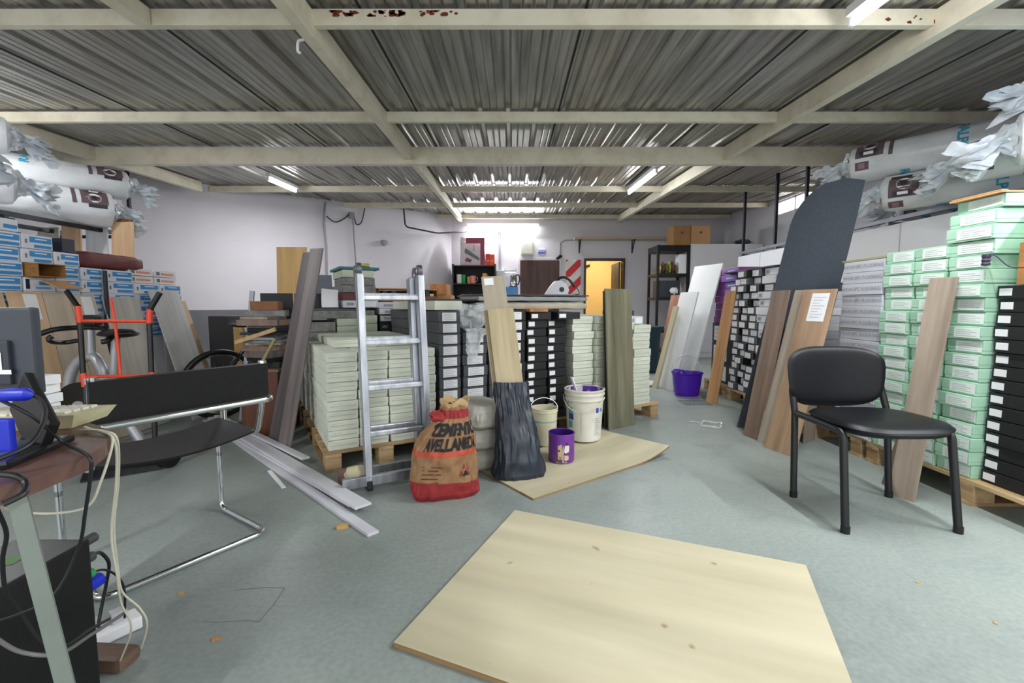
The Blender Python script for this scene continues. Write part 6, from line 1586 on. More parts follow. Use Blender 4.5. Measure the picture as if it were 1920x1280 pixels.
mb = MB(); mb.tube(smooth_path(hb), 0.016, n=10); mb.build('handlebar', BLACK, eb)
hb2 = [at(98, 630, BY - 0.17), at(92, 634, BY - 0.18), at(96, 640, BY - 0.17), at(120, 642, BY - 0.08), at(148, 638, BY - 0.05)]
mb = MB(); mb.tube(smooth_path(hb2), 0.014, n=10); mb.build('lower_grip', BLACK, eb)
mb = MB(); mb.tube([(BX + 0.10, BY, 0.42), (BX + 0.15, BY, 0.80)], 0.024, n=12); mb.build('seat_post', SILV, eb)
mb = MB(); mb.blob((BX + 0.17, BY, 0.83), (0.12, 0.09, 0.03), amp=0.1, sub=3); mb.build('seat', BLACK, eb)
for s, z in ((-1, 0.20), (1, 0.46)):
    mb = MB(); mb.bar((BX - 0.08, BY + s * 0.07, 0.34), (BX + 0.02, BY + s * 0.08, z), 0.02, 0.012); mb.box((BX + 0.02, BY + s * 0.12, z), (0.09, 0.08, 0.022), bev=0.005); mb.build('pedal', BLACK, eb)

# ================ bicycle behind the chrome chair
bd = Vector((0.62, 0.785, 0)); bo = at(402, 718, 4.02); bo = Vector((bo.x + 0.05, 4.02, 0))
bs = Vector((-bd.y, bd.x, 0))
bi = thing('bicycle', 'old black bicycle parked among scrap before the slanting wall', 'bicycle', Tm(bo))
def wheel(c, R_):
    mb = MB(); mb.tube([c + bd * (R_ * cos(a)) + Vector((0, 0, R_ * sin(a))) for a in [2 * pi * k / 48 for k in range(48)]], 0.021, n=8, closed=True); w_ = mb.build('tyre', BLACK, bi)
    mb = MB(); mb.tube([c + bd * ((R_ - 0.028) * cos(a)) + Vector((0, 0, (R_ - 0.028) * sin(a))) for a in [2 * pi * k / 48 for k in range(48)]], 0.008, n=6, closed=True)
    for k in range(18):
        a = 2 * pi * k / 18; mb.tube([c + bs * (0.02 if k % 2 else -0.02), c + bd * ((R_ - 0.03) * cos(a)) + Vector((0, 0, (R_ - 0.03) * sin(a)))], 0.0016, n=4)
    mb.tube([c - bs * 0.04, c + bs * 0.04], 0.018, n=8); mb.build('rim_and_spokes', CHROME, w_)
R_ = 0.29; cR = bo + Vector((0, 0, R_ + 0.021)); cF = cR + bd * 0.92
wheel(cR, R_); wheel(cF, R_)
BB = cR + bd * 0.38 - Vector((0, 0, 0.02)); STt = cR + bd * 0.26 + Vector((0, 0, 0.36)); HD = cR + bd * 0.76 + Vector((0, 0, 0.40))
FRB = mat('black_bike_paint', (30, 30, 34), 0.35)
mb = MB()
for p, q in ((BB, STt), (STt, HD), (BB, HD - Vector((0, 0, 0.1))), (cR + bs * 0.03, BB), (cR + bs * 0.03, STt), (cR - bs * 0.03, BB), (cR - bs * 0.03, STt)): mb.tube([p, q], 0.014, n=8)
mb.build('frame', FRB, bi)
mb = MB(); mb.tube([HD - Vector((0, 0, 0.02)), cF + bs * 0.04], 0.012, n=8); mb.tube([HD - Vector((0, 0, 0.02)), cF - bs * 0.04], 0.012, n=8); mb.build('fork', FRB, bi)
mb = MB(); mb.tube([STt, STt + Vector((0, 0, 0.14)) - bd * 0.03], 0.012, n=8); mb.build('seat_post', CHROME, bi)
mb = MB(); mb.blob(STt + Vector((0, 0, 0.17)) - bd * 0.05, (0.13, 0.08, 0.035), amp=0.12, sub=3); mb.build('saddle', BLACK, bi)
mb = MB(); mb.tube([HD, HD + Vector((0, 0, 0.14))], 0.013, n=8); mb.tube(smooth_path([HD + Vector((0, 0, 0.14)) + bs * 0.22 - bd * 0.1, HD + Vector((0, 0, 0.15)) + bs * 0.1, HD + Vector((0, 0, 0.15)) - bs * 0.1, HD + Vector((0, 0, 0.14)) - bs * 0.22 - bd * 0.1]), 0.011, n=8); mb.build('handlebar', CHROME, bi)
mb = MB(); mb.tube([BB - bs * 0.05, BB - bs * 0.058], 0.085, n=24); mb.bar(BB - bs * 0.07, BB - bs * 0.07 + bd * 0.12 - Vector((0, 0, 0.1)), 0.02, 0.01); mb.build('crank', DSTEEL, bi)

# ================ brown chest and the heap of scrap on it
chx0, chx1, chy0, chy1, chz = -2.09, -1.80, 3.46, 3.80, 0.50
bc = thing('wooden_chest', 'brown wooden chest under the heap of scrap', 'chest', Tm((chx0 + chx1) / 2, (chy0 + chy1) / 2, 0))
CHW = wood('brown_chest_wood', (112, 66, 44), (82, 46, 30), axis=2, rough=0.5)
mb = MB(); mb.box(((chx0 + chx1) / 2, (chy0 + chy1) / 2, chz / 2), (chx1 - chx0, chy1 - chy0, chz), bev=0.004); mb.build('body', CHW, bc)
mb = MB(); mb.box(((chx0 + chx1) / 2, (chy0 + chy1) / 2, chz + 0.012), (chx1 - chx0 + 0.03, chy1 - chy0 + 0.03, 0.022), bev=0.004); mb.build('top', wood('dusty_chest_top', (136, 112, 96), (106, 84, 70), axis=0), bc)
zt0 = chz + 0.024
rnd = random.Random(77)
scr = [(SMOKE, 'smoky laminate offcut'), (CART_GREY, 'dark grey packing piece'), (GREYOAK, 'grey laminate offcut'), (CART_BLACK, 'black packing piece'), (CART_PALE, 'pale packing piece'), (DARKOAK, 'dusky brown offcut'), (CART_BLACK, 'black plastic tray'), (CART_MARB, 'speckled grey piece')]
z = zt0
posn = ['lowest', 'second from the bottom', 'third from the bottom', 'fourth from the bottom', 'fifth from the bottom', 'sixth from the bottom', 'seventh from the bottom', 'eighth from the bottom', 'ninth from the bottom', 'tenth from the bottom', 'eleventh from the bottom', 'twelfth from the bottom', 'thirteenth from the bottom', 'fourteenth from the bottom']
for i in range(14):
    m, d = scr[(i * 5 + 6) % 8]; h = rnd.choice([0.02, 0.03, 0.045, 0.05])
    mb = MB(); mb.box((0, 0, h / 2), (rnd.uniform(0.22, 0.32), rnd.uniform(0.16, 0.30), h), bev=0.003)
    o = mb.build('scrap_piece', m, M=Tm(-1.955 + rnd.uniform(-0.03, 0.03), 3.64 + rnd.uniform(-0.03, 0.03), z) @ Rz(rnd.uniform(-28, 28)), local=True)
    tag(o, '%s in the heap on the brown chest, %s' % (d, posn[i]), 'scrap', 'scrap heap on the brown chest'); z += h + 0.001
zt1 = z
mb = MB(); mb.box((0, 0, 0.035), (0.20, 0.14, 0.07), bev=0.003); tag(mb.build('scrap_box', mat('rusty_orange_box', (150, 100, 70), 0.8, rgb2=(112, 84, 56), scale=10), M=Tm(-1.95, 3.63, zt1) @ Rz(12), local=True), 'orange brown box crowning the scrap heap on the chest', 'box')
def stick(a, b, w_, h, m, label, nm='batten'):
    mb = MB(); mb.bar(a, b, w_, h, bev=0.002); tag(mb.build(nm, m), label, 'batten', 'sticks in the scrap')
stick(at(441, 642, 3.45), at(517, 617, 3.45), 0.02, 0.03, wood('pale_stick', (206, 172, 124), (176, 140, 92)), 'pale wooden stick poking out left of the scrap heap')
stick(at(487, 688, 3.44), at(516, 634, 3.45), 0.025, 0.02, mat('greenish_stick', (150, 148, 96), 0.8, var=0.2, scale=12), 'greenish stick leaning on the scrap heap')
stick(fl(452, 800), at(473, 545, 3.86), 0.035, 0.02, ALU, 'pale metal profile leaning left of the scrap heap', 'metal_profile')
mb = MB(); mb.prism([(0, 0), (0.20, 0), (0.20, 0.012), (0, 0.012)], 0, 0.80)
tag(mb.build('grey_sheet', mat('mid_grey_panel', (104, 104, 112), 0.6), M=Tm(-2.38, 4.15, 0.35) @ Rx(-6) if False else Tm(-2.36, 3.98, 0.004) @ Rx(-4), local=True), 'mid grey panel standing behind the metal profile', 'panel')
mb = MB(); mb.box((0, 0, 0.45), (0.42, 0.3, 0.9), bev=0.004)
tag(mb.build('dark_cupboard', mat('dark_cupboard_paint', (60, 58, 60), 0.6), M=Tm(-2.86, 4.75, 0), local=True), 'dark low cupboard in the shade behind the bicycle', 'cupboard')
mb = MB(); mb.box((0, 0, 0.40), (0.09, 0.05, 0.80), bev=0.004)
tag(mb.build('timber_post', YPINE, M=Tm(-2.70, 4.50, 0), local=True), 'short yellowish timber post behind the bicycle saddle', 'post')
# yellow panel, dark sheet, grey board standing behind the smoky planks
mb = MB(); mb.box((0, 0.009, 0.83), (0.34, 0.018, 1.66), bev=0.002)
tag(mb.build('pine_sheet', YPINE, M=Tm(-2.48, 5.10, 0.002) @ Rx(-3), local=True), 'yellow pine panel standing behind the smoky planks', 'panel')
mb = MB(); mb.box((0, 0.006, 0.555), (0.26, 0.012, 1.11), bev=0.002)
tag(mb.build('black_sheet', mat('matt_black_panel', (44, 44, 48), 0.7), M=Tm(-1.99, 3.86, 0.002) @ Rz(6), local=True), 'matt black panel standing before the yellow pine panel', 'panel')
mb = MB(); mb.box((0, 0.006, 0.15), (0.26, 0.012, 0.30), bev=0.002)
tag(mb.build('grey_board', mat('blue_grey_board', (128, 136, 146), 0.6), M=RB @ Tm(0.17, 0.32, zb2 + 0.002) @ Rx(-10), local=True), 'blue grey board propped behind the small black carton left of the ladder', 'board')
# ================ rear wall: shelves, kitchen things, signs, rack, boxes
YW = YB - 0.003
SHELF = wood('dark_shelf_wood', (62, 52, 54), (44, 36, 38), axis=0, rough=0.5)
sx0, sx1 = at(848, 500, 10.0).x, at(929, 500, 10.0).x; sy0, sy1 = 9.98, 10.32
sh = thing('shelf_unit', 'dark open shelf unit against the rear wall', 'shelf unit', Tm((sx0 + sx1) / 2, (sy0 + sy1) / 2, 0))
zs_ = [at(890, p, 9.98).z for p in (497, 531, 560)]
for x in (sx0 + 0.01, sx1 - 0.01):
    mb = MB(); mb.box((x, (sy0 + sy1) / 2, (zs_[0] + 0.03) / 2), (0.03, sy1 - sy0, zs_[0] + 0.03), bev=0.002); mb.build('side_panel', SHELF, sh)
for z in zs_ + [0.85, 0.5, 0.1]:
    mb = MB(); mb.box(((sx0 + sx1) / 2, (sy0 + sy1) / 2, z - 0.012), (sx1 - sx0 - 0.05, sy1 - sy0, 0.024), bev=0.002); mb.build('shelf', SHELF, sh)
mb = MB(); mb.box(((sx0 + sx1) / 2, sy1 - 0.006, zs_[0] / 2), (sx1 - sx0 - 0.05, 0.01, zs_[0] - 0.02)); mb.build('back_panel', mat('black_back_panel', (34, 32, 36), 0.7), sh)
# flour-like bag on top, red boxes
bz = zs_[0] + 0.001
bx0, bx1 = at(863, 480, 10.1).x, at(910, 480, 10.1).x
bgh = at(886, 444, 10.1).z - bz
fb = thing('paper_bag', 'white and maroon printed bag on top of the shelf unit', 'bag', Tm((bx0 + bx1) / 2, 10.15, bz))
mb = MB(); Loft([(0.0, 0, 0, (bx1 - bx0) / 2, 0.08, 0.35), (0.05, 0, 0, (bx1 - bx0) / 2 + 0.004, 0.09, 0.4), (bgh * 0.8, 0, 0, (bx1 - bx0) / 2, 0.08, 0.4), (bgh, 0, 0, (bx1 - bx0) / 2 - 0.01, 0.03, 0.4)], Tm((bx0 + bx1) / 2, 10.15, bz), amp=0.006).mesh(mb, 40, 20, cap1=True); mb.build('bag_body', mat('bag_white', (228, 218, 222), 0.5, rgb2=(206, 190, 198), scale=9), fb)
mb = MB(); yb_ = 10.052
mb.box(((bx0 + bx1) / 2 + 0.06, yb_, bz + bgh * 0.86), (bx1 - bx0 - 0.14, 0.004, bgh * 0.20)); mb.box((bx1 - 0.06, yb_ - 0.001, bz + bgh * 0.42), (0.09, 0.004, bgh * 0.8))
mb.add([(bx0 + 0.10, yb_, bz + 0.10), (bx0 + 0.22, yb_, bz + 0.06), (bx0 + 0.26, yb_, bz + 0.12), (bx0 + 0.15, yb_, bz + 0.17)], [[0, 1, 2, 3]]); mb.build('maroon_print', mat('maroon_print_ink', (150, 70, 96), 0.6), fb)
mb = MB(); mb.add([(bx0 + 0.12, yb_ - 0.002, bz + bgh * 0.60), (bx1 - 0.13, yb_ - 0.002, bz + 0.16), (bx1 - 0.13, yb_ - 0.002, bz + 0.10), (bx0 + 0.10, yb_ - 0.002, bz + bgh * 0.45)], [[0, 1, 2, 3]]); mb.box(((bx0 + bx1) / 2 + 0.03, yb_ - 0.001, bz + bgh * 0.62), (0.012, 0.003, 0.14)); mb.build('grey_print', [INK], fb)
for i, (px, py0, py1, m) in enumerate(((915, 476, 497, mat('vermilion_box', (232, 70, 48), 0.5)), (923, 477, 497, mat('orange_box', (240, 104, 62), 0.5)))):
    p = at(px, py0, 10.1); mb = MB(); mb.box((p.x, 10.12, bz + (p.z - bz) / 2), (0.10, 0.10, p.z - bz), bev=0.004)
    o = mb.build('small_box', m); tag(o, '%s small box beside the printed bag on the shelf top' % ('vermilion' if i == 0 else 'orange red'), 'box')
    mb = MB(); mb.box((p.x, 10.068, bz + 0.10), (0.06, 0.004, 0.03)); mb.build('pale_label', mat('pale_orange_label', (250, 170, 140), 0.6), o)
def cup(px, h, r, m, label, handle=True, Y=10.12, zb_=None, name='mug', cat='mug'):
    p = at(px, 520, Y); zb_ = zs_[1] + 0.001 if zb_ is None else zb_
    t = thing(name, label, cat, Tm(p.x, Y, zb_), 'mugs and jars on the middle shelf')
    mb = MB(); mb.lathe([(0.001, 0), (r * 0.85, 0), (r, 0.01), (r, h), (r - 0.006, h), (r - 0.008, 0.02), (0.001, 0.02)], n=20, M=Tm(p.x, Y, zb_)); mb.build('cup', m, t)
    if handle:
        mb = MB(); mb.tube(smooth_path([(p.x + r - 0.002, Y, zb_ + h * 0.8), (p.x + r + 0.035, Y, zb_ + h * 0.7), (p.x + r + 0.03, Y, zb_ + h * 0.35), (p.x + r - 0.002, Y, zb_ + h * 0.22)]), 0.007, n=6); mb.build('handle', m, t)
cup(861, 0.20, 0.06, mat('white_glaze', (238, 234, 232), 0.3), 'white jar leftmost on the middle shelf', False, name='jar', cat='jar')
cup(870, 0.19, 0.042, mat('green_glaze', (30, 170, 80), 0.3), 'bright green tumbler on the middle shelf', False, name='tumbler', cat='tumbler')
cup(879, 0.15, 0.04, mat('olive_glaze', (196, 176, 90), 0.3), 'yellowish cup behind the pink mug', False, name='cup', cat='cup')
cup(887, 0.17, 0.062, mat('pink_glaze', (240, 150, 140), 0.3), 'pink mug in the centre of the middle shelf')
cup(909, 0.22, 0.058, mat('amber_glaze', (236, 182, 70), 0.3), 'amber yellow mug right on the middle shelf')
cup(920, 0.15, 0.025, mat('clear_glass', (220, 226, 230), 0.05, trans=0.8), 'small clear glass at the right end of the middle shelf', False, name='drinking_glass', cat='glass')
mb = MB(); p = at(883, 556, 10.1); mb.blob((p.x, 10.12, zs_[2] + 0.052), (0.30, 0.10, 0.05), amp=0.35, freq=4, sub=4, seed=5, flat=-0.05); tag(mb.build('foil_pack', mat('silver_foil', (206, 208, 222), 0.25, 0.7, bump=0.5, scale=20)), 'crumpled silver foil pack on the lower shelf', 'pack')
# grey conduit, distribution box, small blue sign, camera
def conduit(pts, r, m, label): 
    mb = MB(); mb.tube(pts, r, n=8); tag(mb.build('conduit', m), label, 'conduit')
conduit([at(936, 432, 10.31), at(938, 510, 10.31)], 0.03, mat('grey_conduit', (140, 146, 152), 0.5), 'thick grey conduit coming down beside the shelf unit')
conduit(fillet([at(757, 392, 9.2), at(760, 425, 9.2), at(820, 437, 9.75), at(875, 434, 10.24)], 0.08), 0.016, DSTEEL, 'dark bent conduit running to the rear wall lamp')
so = -sn * 0.03
def onwall(px, py):
    d = ray(px, py); o_ = Vector((0, 0, CZ)); q = (SA - sn * 0.02); t = (q - o_).dot(sn) / d.dot(sn); return o_ + d * t
conduit([onwall(610, 379), onwall(607, 420), onwall(611, 462), onwall(612, 520)], 0.018, mat('grey_conduit', (140, 146, 152), 0.5), 'grey conduit coming down the slanting wall behind the smoky planks')
conduit(smooth_path([onwall(612, 405), onwall(628, 416), onwall(645, 410), onwall(656, 400)]), 0.010, DSTEEL, 'dark cable looping on the slanting wall, left of the junction box')
conduit(smooth_path([onwall(664, 404), onwall(668, 420), onwall(678, 416), onwall(684, 390)]), 0.010, DSTEEL, 'dark cable looping on the slanting wall, right of the junction box')
conduit([onwall(661, 408), onwall(665, 470), onwall(668, 510)], 0.007, INK, 'thin grey cable dropping from the junction box')
p = onwall(659, 404); mb = MB(); mb.box((0, 0, 0), (0.10, 0.05, 0.12), bev=0.006); tag(mb.build('junction_box', mat('grey_conduit', (140, 146, 152), 0.5), M=Tm(p) @ Rz(43), local=True), 'small grey junction box on the slanting wall', 'junction box')
p = onwall(720, 455); mb = MB(); mb.lathe([(0.001, 0.06), (0.05, 0.055), (0.06, 0.0), (0.06, -0.05)], n=16, M=Tm(p) @ Rz(43) @ Rx(90)); tag(mb.build('round_vent', mat('grey_cap', (150, 148, 152), 0.5)), 'small round grey vent on the slanting wall', 'vent')
def wbox(px0, py0, px1, py1, d, m, name, label, cat, bev=0.006):
    a = at(px0, py0, YW); b_ = at(px1, py1, YW)
    mb = MB(); mb.box(((a.x + b_.x) / 2, YW - d / 2, (a.z + b_.z) / 2), (b_.x - a.x, d, a.z - b_.z), bev=bev)
    return tag(mb.build(name, m), label, cat), a, b_
o, a, b_ = wbox(976, 452, 1000, 479, 0.10, mat('ivory_plastic', (214, 212, 202), 0.5), 'fuse_box', 'ivory fuse box on the rear wall above the brown door', 'fuse box')
mb = MB(); mb.box(((a.x + b_.x) / 2, YW - 0.108, (a.z + b_.z) / 2), (b_.x - a.x - 0.05, 0.012, a.z - b_.z - 0.06), bev=0.004); mb.build('cover', mat('ivory_plastic', (214, 212, 202), 0.5), o)
o, a, b_ = wbox(1009, 466, 1022, 475, 0.012, PAPER, 'wall_sign', 'small white and blue sign above the brown door', 'sign', 0.001)
mb = MB(); mb.box(((a.x + b_.x) / 2, YW - 0.014, b_.z + 0.016), (b_.x - a.x, 0.004, 0.026), 0); mb.box(((a.x + b_.x) / 2, YW - 0.014, a.z - 0.04), (b_.x - a.x - 0.02, 0.004, 0.03), 1); mb.build('printed_bands', [mat('violet_blue_sign', (66, 66, 190), 0.5), mat('pale_violet_sign', (150, 150, 220), 0.5)], o)
# wall camera on cable
p = at(1049, 483, YW)
wc = thing('wall_camera', 'small dark camera hanging on the rear wall', 'camera', Tm(p))
mb = MB(); mb.tube([p + Vector((0, -0.01, 0.05)), p + Vector((0, -0.06, 0.0))], 0.02, n=8); mb.build('bracket', DSTEEL, wc)
mb = MB(); mb.tube([p + Vector((0.03, -0.04, 0.03)), p + Vector((-0.06, -0.13, -0.03))], 0.035, n=12); mb.build('camera_body', DSTEEL, wc)
conduit([at(1050, 478, YW), at(1051, 455, YW), at(1060, 450, YW), at(1100, 450, YW)], 0.009, INK, 'thin grey cable running up from the wall camera')
# red and white striped safety board
o, a, b_ = wbox(1061, 487, 1088, 551, 0.02, mat('sign_white', (236, 228, 222), 0.5), 'extinguisher_board', 'red and white diagonally striped board beside the open doorway', 'sign', 0.002)
mb = MB(); W_ = b_.x - a.x; H_ = a.z - b_.z; yv_ = YW - 0.0215
def clip_stripe(c0, c1):
    # stripe where c0 <= x + z <= c1 within the board (x from left, z from bottom, rising to the right)
    pts = []
    def seg(c): # line z = x + c clipped
        out = []
        for x in (0, W_):
            z = x + c
            if 0 <= z <= H_: out.append((x, z))
        for z in (0, H_):
            x = z - c
            if 0 < x < W_: out.append((x, z))
        return sorted(out)
    A_, B_ = seg(c0), seg(c1)
    cs = [(x, z) for (x, z) in ((0, 0), (W_, 0), (0, H_), (W_, H_)) if c0 <= z - x <= c1]
    P_ = list(set(A_ + B_ + cs))
    if len(P_) < 3: return
    cxm = sum(p[0] for p in P_) / len(P_); czm = sum(p[1] for p in P_) / len(P_)
    P_.sort(key=lambda p: math.atan2(p[1] - czm, p[0] - cxm))
    mb.add([(a.x + p[0], yv_, b_.z + p[1]) for p in P_], [list(range(len(P_)))])
s_ = W_ * 0.62
for k in range(-3, 6):
    clip_stripe(-0.12 + k * 2 * s_, -0.12 + k * 2 * s_ + s_)
mb.build('red_stripe', mat('sign_red', (212, 30, 38), 0.5), o)
# long shelf board on brackets over the doorway
a = at(1076, 445, 10.2); b_ = at(1275, 449, 10.2)
t = thing('wall_shelf', 'long pale wooden shelf board on dark brackets above the doorway', 'shelf', Tm((a.x + b_.x) / 2, 10.2, a.z - 0.03))
mb = MB(); mb.box(((a.x + b_.x) / 2, 10.21, a.z - 0.03), (b_.x - a.x, 0.27, 0.04), bev=0.003); mb.build('board', wood('pale_shelf_board', (206, 184, 158), (176, 152, 124), axis=0), t)
for px in (1086, 1185):
    x_ = at(px, 460, YW).x; mb = MB(); mb.box((x_, YW - 0.008, a.z - 0.19), (0.025, 0.012, 0.28)); mb.bar((x_, YW - 0.02, a.z - 0.30), (x_, 10.12, a.z - 0.055), 0.02, 0.012); mb.box((x_, 10.22, a.z - 0.057), (0.025, 0.24, 0.012)); mb.build('bracket', DSTEEL, t)
# kettle on blue box, white dispenser, side table
tb = thing('side_table', 'white side table under the kettle on the rear wall', 'table', Tm(0.03, 10.1, 0))
tz = at(965, 556, 10.1).z
mb = MB(); mb.box((-0.03, 10.1, tz - 0.015), (0.56, 0.40, 0.03), bev=0.003); mb.build('tabletop', PAPER, tb)
for x in (-0.28, 0.22):
    for y in (9.93, 10.27):
        mb = MB(); mb.box((x, y, (tz - 0.03) / 2), (0.035, 0.035, tz - 0.03)); mb.build('leg', PAPER, tb)
mb = MB(); bxx = at(960, 547, 10.05); bh = at(960, 538, 10.05).z - tz; mb.box((bxx.x, 10.05, tz + bh / 2 + 0.001), (0.26, 0.2, bh), bev=0.004)
tag(mb.build('blue_box', mat('sky_blue_carton', (96, 158, 222), 0.5, rgb2=(76, 136, 206), scale=8)), 'sky blue box under the kettle', 'box')
kt = thing('kettle', 'steel kettle with black handle on the sky blue box', 'kettle', Tm(bxx.x + 0.03, 10.05, tz + bh + 0.002)); Mkt = Tm(bxx.x + 0.03, 10.05, tz + bh + 0.002); kh = at(960, 515, 10.05).z - tz - bh
mb = MB(); mb.lathe([(0.001, 0.02), (0.085, 0.02), (0.085, 0.03), (0.072, kh * 0.9), (0.055, kh), (0.001, kh)], n=24, M=Mkt); mb.build('jug', CHROME, kt)
mb = MB(); mb.lathe([(0.001, 0), (0.088, 0), (0.088, 0.02), (0.001, 0.021)], n=24, M=Mkt); mb.build('base', BLACK, kt)
mb = MB(); mb.tube([Mkt @ Vector(q) for q in smooth_path([(0.06, 0, kh * 0.97), (0.12, 0, kh * 0.95), (0.135, 0, kh * 0.6), (0.11, 0, kh * 0.25), (0.082, 0, kh * 0.18)])], 0.014, n=8); mb.build('handle', BLACK, kt)
o, a, b_ = wbox(931, 508, 949, 541, 0.2, PAPER, 'water_dispenser', 'white dispenser box on the rear wall beside the kettle', 'dispenser', 0.01)
mb = MB(); mb.box(((a.x + b_.x) / 2, YW - 0.203, (a.z + b_.z) / 2 + 0.02), ((b_.x - a.x) * 0.5, 0.006, 0.03)); mb.build('slot', INK, o)
mb = MB(); p = at(957, 506, 10.2)
for k in range(5): mb.tube([p + Vector((-0.12, -0.1 + 0.05 * k, -0.06)), p + Vector((0.12, -0.1 + 0.05 * k, -0.06))], 0.004, n=4)
mb.tube([p + Vector((-0.12, -0.12, -0.02)), p + Vector((0.12, -0.12, -0.02)), p + Vector((0.12, 0.13, -0.02)), p + Vector((-0.12, 0.13, -0.02))], 0.005, n=4, closed=True)
for q in ((-0.12, -0.12), (0.12, -0.12), (0.12, 0.13), (-0.12, 0.13)): mb.tube([p + Vector((q[0], q[1], -0.06)), p + Vector((q[0], q[1], 0.03))], 0.004, n=4)
tag(mb.build('wire_rack', CHROME), 'small wire rack on the rear wall above the kettle', 'rack')

# yellowish cartons behind the ladder, before the rear wall
pl = at(824, 545, 9.0)
for i, (px0, px1, py0, py1, m, lb) in enumerate(((808, 846, 553, 566, KRAFT, 'plain kraft carton behind the ladder, lower one of the pair'), (806, 838, 532, 553, mat('orange_printed_card', (214, 160, 100), 0.7, rgb2=(180, 108, 60), scale=22), 'orange printed carton behind the ladder, on the kraft one'))):
    a = at(px0, py0, 4.9); b_ = at(px1, py1, 4.9)
    mb = MB(); mb.box(((a.x + b_.x) / 2, 5.05, (a.z + b_.z) / 2), (b_.x - a.x, 0.3, a.z - b_.z - 0.002), bev=0.003); tag(mb.build('small_carton', m), lb, 'carton')
lowz = at(827, 566, 4.9).z
mb = MB(); mb.box((at(827, 560, 4.9).x, 5.05, lowz / 2 - 0.001), (0.34, 0.36, lowz - 0.004), bev=0.004); tag(mb.build('tall_carton', CART_WPLAIN), 'tall white carton standing under the kraft carton behind the ladder', 'carton')

# black rack with goods and the white cabinet, cardboard boxes above
ry0, ry1 = 8.7, 9.25
rx0, rx1 = at(1234, 480, ry0).x, at(1291, 480, ry0).x
rk_ = thing('storage_rack', 'black steel storage rack in the far right corner', 'rack', Tm((rx0 + rx1) / 2, (ry0 + ry1) / 2, 0))
zt_ = at(1260, 459, ry0).z
for x in (rx0, rx1):
    for y in (ry0, ry1):
        mb = MB(); mb.box((x, y, zt_ / 2), (0.045, 0.045, zt_), bev=0.003); mb.build('post', BLACK, rk_)
rz_ = [zt_ - 0.06, at(1260, 515, ry0).z, at(1260, 560, ry0).z, 0.5, 0.12]
for z in rz_:
    mb = MB(); mb.box(((rx0 + rx1) / 2, (ry0 + ry1) / 2, z), (rx1 - rx0 + 0.04, ry1 - ry0 + 0.03, 0.05 if z < 2 else 0.11), bev=0.004); mb.build('shelf', BLACK, rk_)
rnd = random.Random(3)
for i in range(6):
    m = [mat('yellow_goods', (186, 180, 92), 0.6), mat('brown_goods', (120, 84, 76), 0.6), mat('olive_goods', (120, 124, 70), 0.6)][i % 3]
    h = 0.16 + 0.12 * rnd.random(); z0_ = rz_[1] + 0.026
    mb = MB(); mb.blob((rx0 + 0.07 + 0.062 * i, ry0 + 0.15, z0_ + h / 2), (0.027, 0.12, h / 2), amp=0.25, freq=3, seed=i, flat=-h / 2); tag(mb.build('goods_pack', m), ['yellowish', 'brownish', 'olive', 'second yellowish', 'second brownish', 'second olive'][i] + ' pack on the upper shelf of the black rack', 'pack', 'packs on the black rack')
mb = MB(); mb.box((rx1 - 0.10, ry0 + 0.12, rz_[1] + 0.026 + 0.18), (0.14, 0.2, 0.36), bev=0.004); tag(mb.build('white_carton', PAPER), 'tall white carton at the right end of the rack shelf', 'carton')
mb = MB(); mb.box(((rx0 + rx1) / 2 - 0.05, ry0 + 0.2, rz_[2] + 0.19), (0.42, 0.3, 0.32), bev=0.004); tag(mb.build('dark_case', mat('dark_slate_case', (52, 58, 66), 0.5)), 'dark slate case on the middle shelf of the black rack', 'case')
mb = MB(); mb.blob((at(1264, 545, 8.6).x, 8.62, at(1264, 545, 8.6).z), (0.07, 0.05, 0.06), amp=0.5, seed=3); tag(mb.build('plastic_bag', PAPER), 'small white plastic bag hanging at the front of the black rack', 'bag')
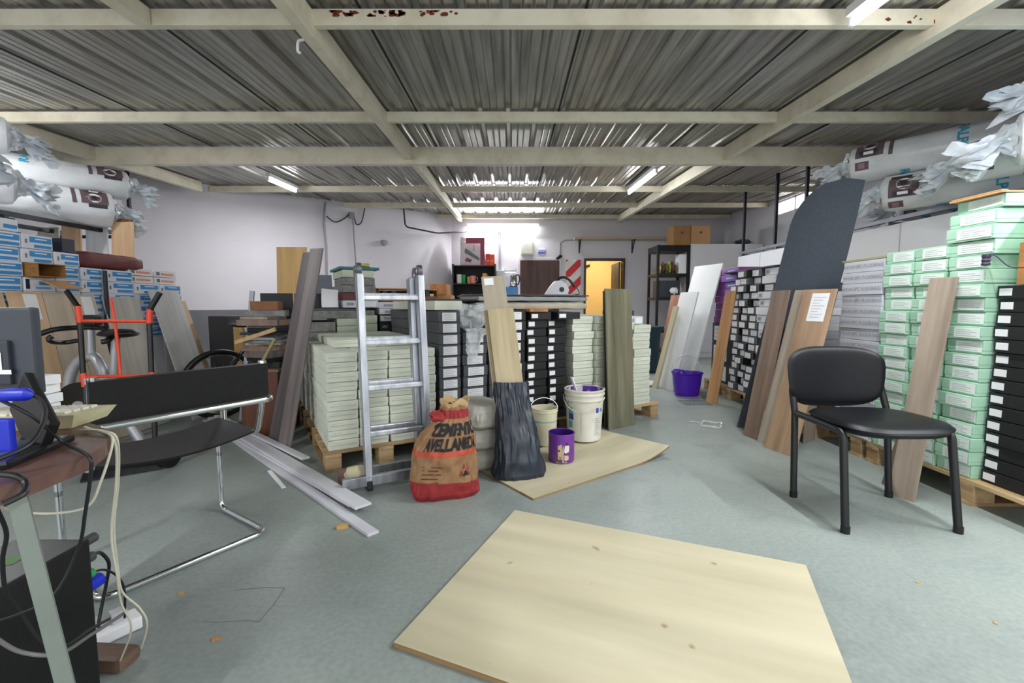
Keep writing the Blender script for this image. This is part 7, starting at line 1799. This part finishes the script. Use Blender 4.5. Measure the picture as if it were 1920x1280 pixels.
cxa = at(1292, 470, 8.7).x; cxb = 4.74
cab = thing('white_cabinet', 'large plain white cabinet in the far right corner', 'cabinet', Tm((cxa + cxb) / 2, 9.0, 0))
ct = at(1340, 457, 8.7).z
mb = MB(); mb.box(((cxa + 0.03 + cxb) / 2, 9.05, ct / 2), (cxb - cxa - 0.03, 0.7, ct), bev=0.008); mb.build('body', mat('white_cabinet_enamel', (216, 216, 220), 0.35, var=0.03, scale=2), cab)
mb = MB()
mb.box(((cxa + 0.03 + cxb) / 2, 8.695, ct / 2 + 0.03), (cxb - cxa - 0.08, 0.012, ct - 0.14), bev=0.004); mb.build('door', mat('white_cabinet_enamel', (216, 216, 220), 0.35, var=0.03, scale=2), cab)
for i, (px0, px1, py0, lb) in enumerate(((1263, 1296, 422, 'darker brown cardboard box on top of the black rack, left one'), (1296, 1333, 423, 'light brown cardboard box on the cabinet, right one'))):
    a = at(px0, py0, 8.8); b_ = at(px1, py0, 8.8); zb__ = (zt_ if i == 0 else ct) + 0.003
    zb__ = zt_ + 0.003 if i == 0 else ct + 0.003
    mb = MB(); mb.box(((a.x + b_.x) / 2, 9.0, (a.z + zb__) / 2), (b_.x - a.x - 0.012, 0.4, a.z - zb__), bev=0.004)
    o = mb.build('cardboard_box', KRAFT if i else mat('dark_kraft', (160, 120, 74), 0.8, var=0.12)); tag(o, lb, 'box', 'cardboard boxes in the far right corner')
    mb = MB(); mb.box(((a.x + b_.x) / 2, 8.798, (a.z + zb__) / 2 + 0.05), (0.05, 0.003, 0.04)); mb.build('printed_mark', mat('violet_mark', (90, 80, 120), 0.7), o)
mb = MB(); mb.blob((4.45, 8.9, ct + 0.052), (0.16, 0.12, 0.05), amp=0.5, seed=12, flat=-0.05); tag(mb.build('dark_bundle', DGREY), 'small dark bundle on the white cabinet beside the boxes', 'bundle')
# pilaster in the corner and wall joints
mb = MB(); mb.box((4.70, 10.0, 1.3), (0.14, 0.16, 2.6)); struct(mb.build('trim_4', WR), 'pale pilaster in the far right corner', 'wall trim')
